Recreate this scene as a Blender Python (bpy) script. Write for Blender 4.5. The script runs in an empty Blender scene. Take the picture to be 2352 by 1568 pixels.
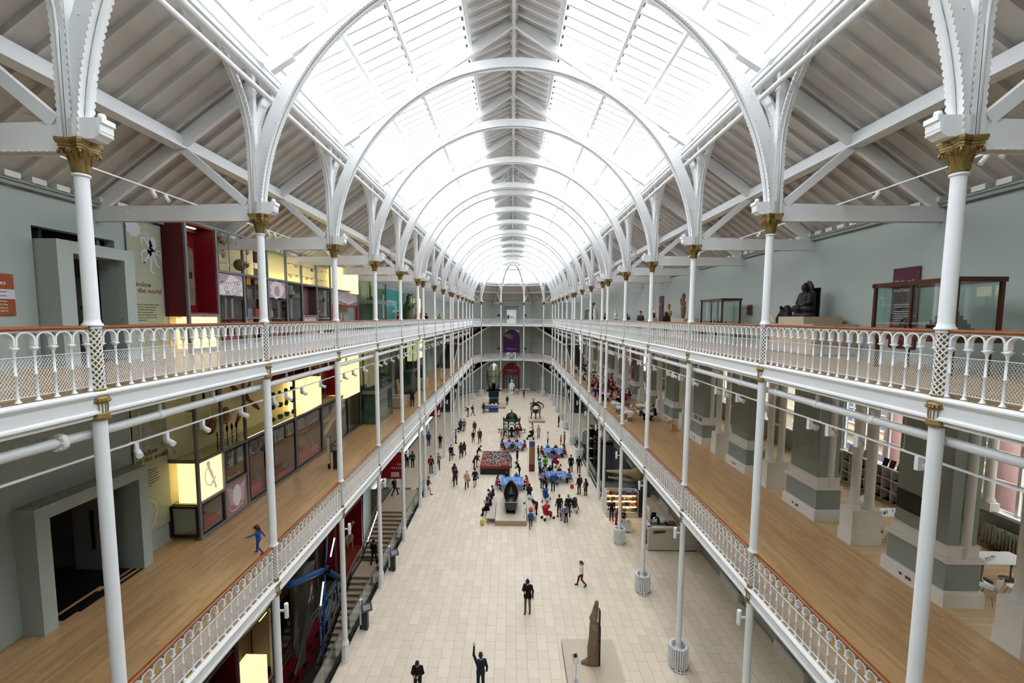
import bpy, math, random
import numpy as np
from mathutils import Matrix, Vector
R = random.Random(7)
PI = math.pi
sc = bpy.context.scene
COL = sc.collection

# ---------------------------------------------------------------- camera
def make_camera():
    f, p, yw, r = 1000.0, .0836143, -.0161592, .0041669
    cd = bpy.data.cameras.new('camera')
    cd.sensor_fit = 'HORIZONTAL'; cd.sensor_width = 36.0
    cd.lens = f / 2352 * 36.0
    cd.shift_x = 15.542 / 2352; cd.shift_y = 28.235 / 2352
    cd.clip_start = .05; cd.clip_end = 500
    cam = bpy.data.objects.new('camera', cd); COL.objects.link(cam)
    Ry = Matrix(((math.cos(yw), -math.sin(yw), 0), (math.sin(yw), math.cos(yw), 0), (0, 0, 1)))
    Rp = Matrix(((1, 0, 0), (0, math.cos(p), -math.sin(p)), (0, math.sin(p), math.cos(p))))
    M = Rp @ Ry
    right, fwd, up = M[0].copy(), M[1].copy(), M[2].copy()
    c, s = math.cos(r), math.sin(r)
    right2 = right * c + up * s
    up2 = up * c - right * s
    mw = Matrix((( right2.x, up2.x, -fwd.x, .0015), (right2.y, up2.y, -fwd.y, 0), (right2.z, up2.z, -fwd.z, 15.3689), (0, 0, 0, 1)))
    cam.matrix_world = mw
    sc.camera = cam
make_camera()

# ---------------------------------------------------------------- world and exposure
SKY = 4.2
w = bpy.data.worlds.new('overcast_sky'); sc.world = w; w.use_nodes = True
bg = w.node_tree.nodes['Background']
bg.inputs[0].default_value = (.93, .965, 1.0, 1); bg.inputs[1].default_value = SKY
vs = sc.view_settings
vs.view_transform = 'Standard'; vs.look = 'None'; vs.gamma = 1.0; vs.use_curve_mapping = False
vs.exposure = 0.56
cy = sc.cycles
cy.max_bounces = 5; cy.diffuse_bounces = 3; cy.glossy_bounces = 2; cy.transmission_bounces = 2; cy.transparent_max_bounces = 10
cy.use_adaptive_sampling = True; cy.adaptive_threshold = .09; cy.adaptive_min_samples = 12
cy.caustics_reflective = False; cy.caustics_refractive = False
cy.sample_clamp_indirect = 6.0
try:
    cy.use_denoising = True; cy.denoiser = 'OPENIMAGEDENOISE'
except Exception:
    pass
def portal(name, corners):
    a, b, c = [Vector(v) for v in corners]   # rectangle a->b, a->c, light goes along -normal (local -Z)
    ux, uy = (b - a), (c - a)
    l = bpy.data.lights.new(name, 'AREA'); l.shape = 'RECTANGLE'; l.size = ux.length; l.size_y = uy.length
    l.cycles.is_portal = True
    o = bpy.data.objects.new(name, l); COL.objects.link(o)
    X, Yv = ux.normalized(), uy.normalized(); Z = X.cross(Yv)
    ctr = a + ux / 2 + uy / 2
    o.matrix_world = Matrix(((X.x, Yv.x, Z.x, ctr.x), (X.y, Yv.y, Z.y, ctr.y), (X.z, Yv.z, Z.z, ctr.z), (0, 0, 0, 1)))
    o['kind'] = 'helper'
    return o

# ---------------------------------------------------------------- materials
MATS = {}
def mat(name, col, rough=.5, metal=0.0, noise=0.0, nscale=6.0, emit=0.0, spec=.5, bump=0.0, bscale=40.0, coat=0.0, vary=0.0):
    if name in MATS: return MATS[name]
    m = bpy.data.materials.new(name); m.use_nodes = True; nt = m.node_tree
    b = nt.nodes['Principled BSDF']
    c = tuple(((x / 12.92) if x <= .04045 else ((x + .055) / 1.055) ** 2.4) for x in col[:3]) + (1,)
    b.inputs['Base Color'].default_value = c
    b.inputs['Roughness'].default_value = rough; b.inputs['Metallic'].default_value = metal
    b.inputs['Specular IOR Level'].default_value = spec
    if coat: b.inputs['Coat Weight'].default_value = coat; b.inputs['Coat Roughness'].default_value = .12
    if emit:
        b.inputs['Emission Color'].default_value = c; b.inputs['Emission Strength'].default_value = emit
    src = None
    if noise or bump:
        tc = nt.nodes.new('ShaderNodeTexCoord')
    if noise:
        n = nt.nodes.new('ShaderNodeTexNoise'); n.inputs['Scale'].default_value = nscale; n.inputs['Detail'].default_value = 5
        nt.links.new(tc.outputs['Object'], n.inputs['Vector'])
        mx = nt.nodes.new('ShaderNodeMix'); mx.data_type = 'RGBA'
        mx.inputs[6].default_value = tuple(max(0, v * (1 - noise)) for v in c[:3]) + (1,)
        mx.inputs[7].default_value = tuple(min(1, v * (1 + noise)) for v in c[:3]) + (1,)
        nt.links.new(n.outputs['Fac'], mx.inputs[0]); src = mx.outputs[2]
    if vary:
        oi = nt.nodes.new('ShaderNodeObjectInfo'); ge = nt.nodes.new('ShaderNodeNewGeometry')
        ad = nt.nodes.new('ShaderNodeMath'); ad.operation = 'ADD'
        fr = nt.nodes.new('ShaderNodeMath'); fr.operation = 'FRACT'
        nt.links.new(oi.outputs['Random'], ad.inputs[0]); nt.links.new(ge.outputs['Random Per Island'], ad.inputs[1]); nt.links.new(ad.outputs[0], fr.inputs[0])
        mr = nt.nodes.new('ShaderNodeMapRange'); mr.inputs[3].default_value = 1 - vary; mr.inputs[4].default_value = 1 + vary * .6
        nt.links.new(fr.outputs[0], mr.inputs[0])
        hs = nt.nodes.new('ShaderNodeHueSaturation')
        if src: nt.links.new(src, hs.inputs['Color'])
        else: hs.inputs['Color'].default_value = c
        nt.links.new(mr.outputs[0], hs.inputs['Value']); src = hs.outputs[0]
    if src: nt.links.new(src, b.inputs['Base Color'])
    if emit and src: nt.links.new(src, b.inputs['Emission Color'])
    if bump:
        n2 = nt.nodes.new('ShaderNodeTexNoise'); n2.inputs['Scale'].default_value = bscale; n2.inputs['Detail'].default_value = 4
        nt.links.new(tc.outputs['Object'], n2.inputs['Vector'])
        bp = nt.nodes.new('ShaderNodeBump'); bp.inputs['Strength'].default_value = bump; bp.inputs['Distance'].default_value = .02
        nt.links.new(n2.outputs['Fac'], bp.inputs['Height']); nt.links.new(bp.outputs['Normal'], b.inputs['Normal'])
    MATS[name] = m
    return m
def glass(name, tint=(1, 1, 1), refl=.06, rough=.02):
    if name in MATS: return MATS[name]
    m = bpy.data.materials.new(name); m.use_nodes = True; nt = m.node_tree
    nt.nodes.remove(nt.nodes['Principled BSDF']); out = nt.nodes['Material Output']
    tr = nt.nodes.new('ShaderNodeBsdfTransparent'); tr.inputs[0].default_value = tint + (1,)
    gl = nt.nodes.new('ShaderNodeBsdfGlossy'); gl.inputs['Roughness'].default_value = rough
    fr = nt.nodes.new('ShaderNodeLayerWeight'); fr.inputs[0].default_value = .35
    mr = nt.nodes.new('ShaderNodeMapRange'); mr.inputs[3].default_value = refl; mr.inputs[4].default_value = min(.6, refl * 6)
    mx = nt.nodes.new('ShaderNodeMixShader')
    nt.links.new(fr.outputs['Facing'], mr.inputs[0]); nt.links.new(mr.outputs[0], mx.inputs[0])
    nt.links.new(tr.outputs[0], mx.inputs[1]); nt.links.new(gl.outputs[0], mx.inputs[2]); nt.links.new(mx.outputs[0], out.inputs[0])
    MATS[name] = m
    return m
def wood(name, c1, c2, scale=(14, 1.2, 14), rough=.35, vary=.14):
    if name in MATS: return MATS[name]
    m = mat(name, c1, rough, vary=vary); nt = m.node_tree; b = nt.nodes['Principled BSDF']
    hs = [n for n in nt.nodes if n.type == 'HUE_SAT'][0]
    tc = nt.nodes.new('ShaderNodeTexCoord'); mp = nt.nodes.new('ShaderNodeMapping'); mp.inputs['Scale'].default_value = scale
    n = nt.nodes.new('ShaderNodeTexNoise'); n.inputs['Scale'].default_value = 2.0; n.inputs['Detail'].default_value = 6
    nt.links.new(tc.outputs['Object'], mp.inputs[0]); nt.links.new(mp.outputs[0], n.inputs['Vector'])
    mx = nt.nodes.new('ShaderNodeMix'); mx.data_type = 'RGBA'
    for i, cc in ((6, c1), (7, c2)):
        mx.inputs[i].default_value = tuple(((x + .055) / 1.055) ** 2.4 for x in cc) + (1,)
    nt.links.new(n.outputs['Fac'], mx.inputs[0]); nt.links.new(mx.outputs[2], hs.inputs['Color'])
    return m
WHITE = mat('white_paint', (.93, .935, .94), .38, noise=.03, nscale=3)
WHITE2 = mat('off_white_paint', (.88, .87, .845), .5, noise=.03, nscale=2)
BOARD = mat('pale_roof_board', (.80, .785, .765), .6, noise=.04, nscale=2)
SAGE = mat('sage_wall_paint', (.665, .71, .695), .55, noise=.025, nscale=.6)
SAGED = mat('sage_grey_paint', (.56, .60, .575), .55, noise=.03, nscale=1.0)
GOLD = mat('dull_gold_paint', (.57, .47, .27), .38, .55, noise=.25, nscale=18)
OAK = wood('polished_oak_rail', (.62, .36, .17), (.45, .22, .10), (30, 1, 30), .22, .1)
PLANK = wood('oak_floor_plank', (.80, .66, .48), (.70, .54, .36), (16, 1.4, 16), .30, .17)
STONE = mat('cream_stone_tile', (.90, .84, .755), .42, noise=.10, nscale=2.2, vary=.07)
DARK = mat('near_black', (.03, .03, .033), .5)
STEEL = mat('brushed_steel', (.55, .56, .57), .35, .7)
STEELG = mat('grey_steel_frame', (.50, .51, .52), .45, .3)
GLASS = glass('clear_glass', (.97, .985, .98), .03)
ROOFG = glass('roof_glass', (.97, .985, 1.0), .02)
GREENG = glass('green_glass', (.80, .90, .87), .07)
FLOORJ = mat('dark_joint', (.40, .36, .31), .8)

# ---------------------------------------------------------------- mesh builder
class MB:
    def __init__(s): s.v = []; s.f = []; s.sm = []; s.mi = []; s.cur = 0
    def add(s, vs, fs, smooth=False):
        n = len(s.v); s.v += [tuple(x) for x in vs]
        for f in fs: s.f.append(tuple(i + n for i in f)); s.sm.append(smooth); s.mi.append(s.cur)
        return s
    def box(s, x0, x1, y0, y1, z0, z1):
        return s.add([(x0,y0,z0),(x1,y0,z0),(x1,y1,z0),(x0,y1,z0),(x0,y0,z1),(x1,y0,z1),(x1,y1,z1),(x0,y1,z1)],
                     [(3,2,1,0),(4,5,6,7),(0,1,5,4),(1,2,6,5),(2,3,7,6),(3,0,4,7)])
    def bar(s, a, b, w, h, up=(0,0,1)):
        a, b = Vector(a), Vector(b); d = (b - a)
        if d.length < 1e-6: return s
        d.normalize(); u = Vector(up)
        sx = d.cross(u)
        if sx.length < 1e-4: sx = d.cross(Vector((1,0,0)))
        sx.normalize(); uz = sx.cross(d)
        vs = []
        for p in (a, b):
            for i, j in ((-1,-1),(1,-1),(1,1),(-1,1)): vs.append(p + sx*(i*w/2) + uz*(j*h/2))
        return s.add(vs, [(3,2,1,0),(4,5,6,7),(0,1,5,4),(1,2,6,5),(2,3,7,6),(3,0,4,7)])
    def tube(s, pts, r, n=8, caps=True, smooth=True):
        pts = [Vector(p) for p in pts]; k = len(pts)
        rr = r if isinstance(r, (list, tuple)) else [r]*k
        vs = []; ref = None
        for i, p in enumerate(pts):
            d = (pts[min(i+1,k-1)] - pts[max(i-1,0)]).normalized()
            if ref is None:
                ref = d.cross(Vector((0,0,1)))
                if ref.length < 1e-3: ref = Vector((1,0,0))
            ref = (ref - d*ref.dot(d))
            if ref.length < 1e-5: ref = d.orthogonal()
            ref.normalize(); bi = d.cross(ref)
            for j in range(n):
                a = 2*PI*j/n; vs.append(p + (ref*math.cos(a) + bi*math.sin(a))*rr[i])
        fs = [(i*n+j, i*n+(j+1)%n, (i+1)*n+(j+1)%n, (i+1)*n+j) for i in range(k-1) for j in range(n)]
        s.add(vs, fs, smooth)
        if caps and n > 2:
            m = len(s.v) - k*n
            s.f.append(tuple(m+j for j in range(n-1,-1,-1))); s.sm.append(False); s.mi.append(s.cur)
            s.f.append(tuple(m+(k-1)*n+j for j in range(n))); s.sm.append(False); s.mi.append(s.cur)
        return s
    def lathe(s, prof, n=16, c=(0,0,0), smooth=True, caps=True, a0=0.0, sx=1.0, sy=1.0):
        vs = []; k = len(prof)
        for r, z in prof:
            for j in range(n):
                a = a0 + 2*PI*j/n; vs.append((c[0]+r*sx*math.cos(a), c[1]+r*sy*math.sin(a), c[2]+z))
        fs = [(i*n+j, i*n+(j+1)%n, (i+1)*n+(j+1)%n, (i+1)*n+j) for i in range(k-1) for j in range(n)]
        s.add(vs, fs, smooth)
        if caps:
            m = len(s.v) - k*n
            if prof[0][0] > 1e-4: s.f.append(tuple(m+j for j in range(n-1,-1,-1))); s.sm.append(False); s.mi.append(s.cur)
            if prof[-1][0] > 1e-4: s.f.append(tuple(m+(k-1)*n+j for j in range(n))); s.sm.append(False); s.mi.append(s.cur)
        return s
    def prism(s, poly, h0, h1, axis='z'):
        f = {'z': lambda a,b,h:(a,b,h), 'y': lambda a,b,h:(a,h,b), 'x': lambda a,b,h:(h,a,b)}[axis]
        n = len(poly); vs = [f(a,b,h0) for a,b in poly] + [f(a,b,h1) for a,b in poly]
        return s.add(vs, [tuple(range(n-1,-1,-1)), tuple(range(n,2*n))] + [(i,(i+1)%n,n+(i+1)%n,n+i) for i in range(n)])
    def sweep(s, prof, path, frame):   # closed profile (a,b) along path points; frame(i)->(A,B) vectors
        k = len(path); n = len(prof); vs = []
        for i, p in enumerate(path):
            A, B = frame(i); p = Vector(p); A = Vector(A); B = Vector(B)
            for a, b in prof: vs.append(p + A*a + B*b)
        fs = [(i*n+j, i*n+(j+1)%n, (i+1)*n+(j+1)%n, (i+1)*n+j) for i in range(k-1) for j in range(n)]
        return s.add(vs, fs + [tuple(range(n-1,-1,-1)), tuple((k-1)*n+j for j in range(n))])
    def sphere(s, c, r, n=10, m=6, sc_=(1,1,1)):
        prof = [(math.sin(PI*i/m), -math.cos(PI*i/m)) for i in range(m+1)]
        vs = []
        for a, z in prof:
            for j in range(n): vs.append((c[0]+r*sc_[0]*a*math.cos(2*PI*j/n), c[1]+r*sc_[1]*a*math.sin(2*PI*j/n), c[2]+r*sc_[2]*z))
        return s.add(vs, [(i*n+j, i*n+(j+1)%n, (i+1)*n+(j+1)%n, (i+1)*n+j) for i in range(m) for j in range(n)], True)
    def quad(s, a, b, c, d): return s.add([a,b,c,d], [(0,1,2,3)])
    def xform(s, M, start=0):
        for i in range(start, len(s.v)): s.v[i] = tuple(M @ Vector(s.v[i]))
        return s
    def mesh(s, name, *mats):
        me = bpy.data.meshes.new(name); me.from_pydata(s.v, [], s.f)
        me.polygons.foreach_set('use_smooth', s.sm)
        for m in mats: me.materials.append(m)
        if len(mats) > 1: me.polygons.foreach_set('material_index', s.mi)
        me.update(); return me
    def build(s, name, m, parent=None, loc=(0,0,0), rz=0.0):
        ms = m if isinstance(m, (list, tuple)) else [m]
        return put(name, s.mesh(name, *ms), parent, loc, rz)
def put(name, me, parent=None, loc=(0,0,0), rz=0.0, rot=None, scale=None):
    o = bpy.data.objects.new(name, me); COL.objects.link(o)
    o.location = loc
    if rot: o.rotation_euler = rot
    elif rz: o.rotation_euler = (0,0,rz)
    if scale: o.scale = scale if hasattr(scale, '__len__') else (scale,)*3
    if parent: o.parent = parent
    return o
def tag(o, label, cat, group=None, kind=None):
    o['label'] = label; o['category'] = cat
    if group: o['group'] = group
    if kind: o['kind'] = kind
    return o
def thing(name, label, cat, loc=(0,0,0), rz=0.0, group=None, kind=None):
    o = bpy.data.objects.new(name, None); COL.objects.link(o); o.empty_display_size = .1
    o.location = loc; o.rotation_euler = (0,0,rz)
    return tag(o, label, cat, group, kind)
def struct(name, label, cat): return thing(name, label, cat, kind='structure')
def bx(*a): return MB().box(*a)
ORD = ['nearest','second','third','fourth','fifth','sixth','seventh','eighth','ninth','tenth','eleventh','twelfth','thirteenth','fourteenth','fifteenth','sixteenth','seventeenth','eighteenth','nineteenth','twentieth']

# text as flat mesh lettering (built from the built-in vector font)
def text(name, s, size, m, parent, loc, rot, align='LEFT', spacing=1.0, ext=.002, sx=1.0):
    cu = bpy.data.curves.new(name, 'FONT'); cu.body = s; cu.size = size; cu.align_x = align; cu.extrude = ext; cu.resolution_u = 2
    cu.space_line = spacing
    o = bpy.data.objects.new(name, cu)
    tm = o.to_mesh(); me = tm.copy(); o.to_mesh_clear()
    bpy.data.objects.remove(o); me.name = name
    me.materials.clear(); me.materials.append(m)
    o = put(name, me, parent, loc, rot=rot)
    if sx != 1.0: o.scale = (sx, 1, 1)
    return o
FL = (PI/2, 0, PI/2)     # lettering on a left wall, read from the hall (+x side)
FR = (PI/2, 0, -PI/2)    # lettering on a right wall
FF = (PI/2, 0, 0)        # lettering facing the camera
# hall constants
W = 7.4; B = 5.312; G = 2.013
YC = []
y_ = 7.571 - B
for i in range(17):
    YC.append(y_)
    y_ += G if i in (6, 10) else B
# YC[0] is the column pair beside the camera, YC[1] the first in view ... YC[16] the last before the apse
ZG1, ZG2 = 7.14, 14.05
XW = 12.2
APSE = [(-7.4, 80.65), (-6.05, 84.75), (-2.3, 87.4), (2.3, 87.4), (6.05, 84.75), (7.4, 80.65)]
AWALL = [(-12.2, 80.65), (-9.9, 87.4), (-3.9, 92.6), (3.9, 92.6), (9.9, 87.4), (12.2, 80.65)]
# ================================================================= columns
def col_meshes():
    D = {}
    m = MB(); m.lathe([(.185,0),(.185,.10),(.165,.14),(.165,.72),(.15,.78)], 8, a0=PI/8, smooth=False)
    m.lathe([(.15,.78),(.172,.80),(.172,.85),(.15,.88),(.135,1.0),(.125,1.03)], 16, caps=False)
    D['base'] = m.mesh('column_base', WHITE)
    def shaft(z0, z1, r0, r1):
        return MB().lathe([(r0,z0),(r1,z1-.05),(r1,z1-.045),(r1+.022,z1-.03),(r1+.022,z1-.008),(r1,z1)], 20, caps=False).mesh('column_shaft', WHITE)
    D['s0'] = shaft(1.0, 6.67, .118, .108)
    D['s1'] = MB().lathe([(.15,8.28),(.15,8.31),(.125,8.33),(.113,8.40),(.108,13.52)], 20, caps=False).mesh('column_shaft', WHITE)
    D['s2'] = MB().lathe([(.15,15.19),(.15,15.22),(.125,15.24),(.112,15.31),(.104,17.72),(.104,17.725),(.13,17.735),(.13,17.765),(.11,17.775)], 20, caps=False).mesh('column_shaft', WHITE)
    def lattice(z0, z1):
        core = MB().lathe([(.098,z0),(.098,z1)], 16, caps=False).mesh('collar_core', GOLD)
        m = MB(); h = z1 - z0; tw = 1.3
        for d in (-1, 1):
            for k in range(8):
                pts = [(.106*math.cos(2*PI*(k/8 + d*tw*t/16)), .106*math.sin(2*PI*(k/8 + d*tw*t/16)), z0 + h*t/16) for t in range(17)]
                m.tube(pts, .0125, 4, caps=False)
        m.lathe([(.112,z1-.03),(.125,z1-.02),(.125,z1+.02),(.112,z1+.03)], 16, caps=False)
        # gold florets in the diamonds
        g = MB()
        for r_ in range(10):
            for k in range(8):
                a = 2*PI*(k + .5*(r_ % 2))/8; zz = z0 + h*(r_+.7)/10.4
                c = Vector((.10*math.cos(a), .10*math.sin(a), zz)); t = Vector((-math.sin(a), math.cos(a), 0)); o = Vector((math.cos(a), math.sin(a), 0))
                g.add([c+t*.016, c+Vector((0,0,.02)), c-t*.016, c-Vector((0,0,.02)), c+o*.016], [(0,1,4),(1,2,4),(2,3,4),(3,0,4)])
        return core, m.mesh('collar_lattice', WHITE), g.mesh('collar_florets', GOLD)
    def drum(zb):      # zb = bottom of the gold ring
        g = MB().lathe([(.115,zb-.01),(.15,zb),(.165,zb+.03),(.165,zb+.05),(.148,zb+.075),(.152,zb+.10),(.13,zb+.13)], 20, caps=False)
        g.lathe([(.13,zb+.29),(.15,zb+.31),(.165,zb+.36),(.158,zb+.39),(.128,zb+.43),(.122,zb+.53),(.13,zb+.54),(.11,zb+.56)], 20, caps=False)
        for k in range(16):
            a = 2*PI*k/16; g.bar((.128*math.cos(a), .128*math.sin(a), zb+.12), (.128*math.cos(a), .128*math.sin(a), zb+.30), .012, .012)
        for k in range(18):
            a = 2*PI*k/18; g.sphere((.158*math.cos(a), .158*math.sin(a), zb+.34), .026, 6, 4)
        f = MB().lathe([(.122,zb+.11),(.122,zb+.31)], 16, caps=False)
        return g.mesh('drum_moulding', GOLD), f.mesh('drum_flutes', WHITE)
    D['l1'] = lattice(7.14, 8.25); D['l2'] = lattice(14.05, 15.16)
    D['d1'] = drum(6.665); D['d2'] = drum(13.515)
    # capital with leaves, volutes and concave abacus
    m = MB(); n = 32
    prof = [(.108,17.775),(.112,17.82),(.112,17.90),(.122,17.98),(.15,18.07),(.20,18.15)]
    vs = []
    for r, z in prof:
        for j in range(n):
            a = 2*PI*j/n; rr = r*(1 + .10*abs(math.sin(4*a))*(1 if z > 17.8 else 0)); vs.append((rr*math.cos(a), rr*math.sin(a), z))
    m.add(vs, [(i*n+j, i*n+(j+1)%n, (i+1)*n+(j+1)%n, (i+1)*n+j) for i in range(len(prof)-1) for j in range(n)], True)
    for k in range(8):       # acanthus leaves
        a = 2*PI*k/8; o = Vector((math.cos(a), math.sin(a), 0)); t = Vector((-math.sin(a), math.cos(a), 0))
        pts = [(.112,17.80,.03),(.125,17.90,.042),(.145,17.99,.036),(.178,18.03,.012)]
        vs = []
        for r, z, wd in pts: vs += [o*r - t*wd + Vector((0,0,z)), o*(r+.018) + Vector((0,0,z+.012)), o*r + t*wd + Vector((0,0,z))]
        m.add(vs, [(3*i+q, 3*i+q+1, 3*i+q+4, 3*i+q+3) for i in range(3) for q in range(2)], True)
    for k in range(4):       # corner volutes and side rosettes
        a = PI/4 + k*PI/2; o = Vector((math.cos(a), math.sin(a), 0)); t = Vector((-math.sin(a), math.cos(a), 0))
        pts = []
        for q in range(15):
            th = -.6 + q*.62; rr = .062*(1 - q/17); pts.append(o*(.205 + rr*math.cos(th)) + Vector((0,0,18.10 + rr*math.sin(th))))
        m.tube([p for p in pts], .020, 6)
        m.tube([o*.12 + Vector((0,0,17.93)), o*.16 + Vector((0,0,18.05)), o*.20 + Vector((0,0,18.15))], .018, 6)
        a = k*PI/2; o = Vector((math.cos(a), math.sin(a), 0)); t = Vector((-math.sin(a), math.cos(a), 0))
        for q in range(6):
            b = q*PI/3; p = o*.19 + t*(.03*math.cos(b)) + Vector((0,0,18.12 + .03*math.sin(b))); m.sphere(p, .019, 6, 4)
        m.sphere(o*.20 + Vector((0,0,18.12)), .017, 6, 4)
    def abac(sz, z0, z1):
        poly = []
        for k in range(4):
            a = PI/4 + k*PI/2; b = a + PI/2
            c0 = Vector((math.cos(a), math.sin(a)))*sz; c1 = Vector((math.cos(b), math.sin(b)))*sz
            d = (c1-c0).normalized(); nrm = Vector((d.y, -d.x)); cut = .045
            poly += [tuple(c0 + d*cut)]
            for tt in (.3, .5, .7): poly.append(tuple(c0.lerp(c1, tt) - nrm*(.055*(1-abs(tt-.5)*2.2))))
            poly += [tuple(c1 - d*cut)]
        m.prism(poly, z0, z1)
    abac(.285, 18.15, 18.19); abac(.30, 18.19, 18.24); abac(.325, 18.24, 18.27); abac(.34, 18.27, 18.32)
    D['cap'] = m.mesh('column_capital', GOLD)
    return D
CM = col_meshes()
def column(x, y, label, ang=0.0, base=True):
    t = thing('iron_column', label, 'column', (x, y, 0), ang, 'white cast iron columns round the hall')
    if base: put('base', CM['base'], t)
    put('shaft', CM['s0'], t); put('shaft', CM['s1'], t); put('shaft', CM['s2'], t)
    for k in ('1', '2'):
        c = put('lattice_collar', CM['l'+k][0], t); put('lattice', CM['l'+k][1], c); put('floret_band', CM['l'+k][2], c)
        d = put('moulding_drum', CM['d'+k][0], t); put('fluting', CM['d'+k][1], d)
    put('capital', CM['cap'], t)
    return t
for s, sn in ((-1, 'left'), (1, 'right')):
    for i in range(0, 17):
        lab = ('slender white iron column beside the viewer on the %s' % sn) if i == 0 else \
              'white iron column with gold capital, %s along the %s gallery row' % (ORD[i-1], sn)
        column(s*W, YC[i], lab)
for k, (x, y) in enumerate(APSE[1:5]):
    column(x, y, 'white iron column of the curved far end, %s from the left there' % ['first','second','third','fourth'][k], math.atan2(y-80.65, x))

# ================================================================= nave arches and trusses
RI, RO, ZA = 7.28, 7.68, 17.94
def arc_pts(r, a0, a1, n, zc=ZA): return [(r*math.cos(a0+(a1-a0)*t/n), zc + r*math.sin(a0+(a1-a0)*t/n)) for t in range(n+1)]
def rib_web(pin, pout, th):        # web between two 2d polylines in the xz plane, thickness in y
    m = MB(); n = len(pin); vs = []
    for h in (-th/2, th/2):
        for (a, b) in pin: vs.append((a, h, b))
        for (a, b) in pout: vs.append((a, h, b))
    fs = []
    for i in range(n-1):
        fs += [(i, i+1, n+i+1, n+i), (2*n+i+1, 2*n+i, 3*n+i, 3*n+i+1), (i+1, i, 2*n+i, 2*n+i+1), (n+i, n+i+1, 3*n+i+1, 3*n+i)]
    fs += [(0, n, 3*n, 2*n), (n-1, 3*n-1, 4*n-1, 2*n-1)]
    return m.add(vs, fs)
def scallop(m, pts, nrm, w0=.125, dw=.035, pitch=.115, th=.014):   # flange plate with scalloped edges along a 2d polyline (xz plane)
    P = [Vector((a, 0, b)) for a, b in pts]; L = [0.0]
    for a, b in zip(P, P[1:]): L.append(L[-1] + (b-a).length)
    tot = L[-1]; k = int(tot/pitch)*4; vs = []; j = 0
    for q in range(k+1):
        s_ = tot*q/k
        while j < len(L)-2 and L[j+1] < s_: j += 1
        p = P[j].lerp(P[j+1], (s_-L[j])/max(1e-6, L[j+1]-L[j])); nv = nrm(p)
        wd = w0 + dw*abs(math.sin(PI*q/4)) if q % 4 else w0
        for sy in (-1, 1):
            vs.append(p + Vector((0, sy*wd, 0))); vs.append(p + nv*th + Vector((0, sy*wd, 0)))
    fs = []
    for q in range(k):
        a = q*4; b = a+4
        fs += [(a, a+2, b+2, b), (a+1, b+1, b+3, a+3), (a, b, b+1, a+1), (a+2, a+3, b+3, b+2)]
    m.add(vs, fs)
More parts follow.
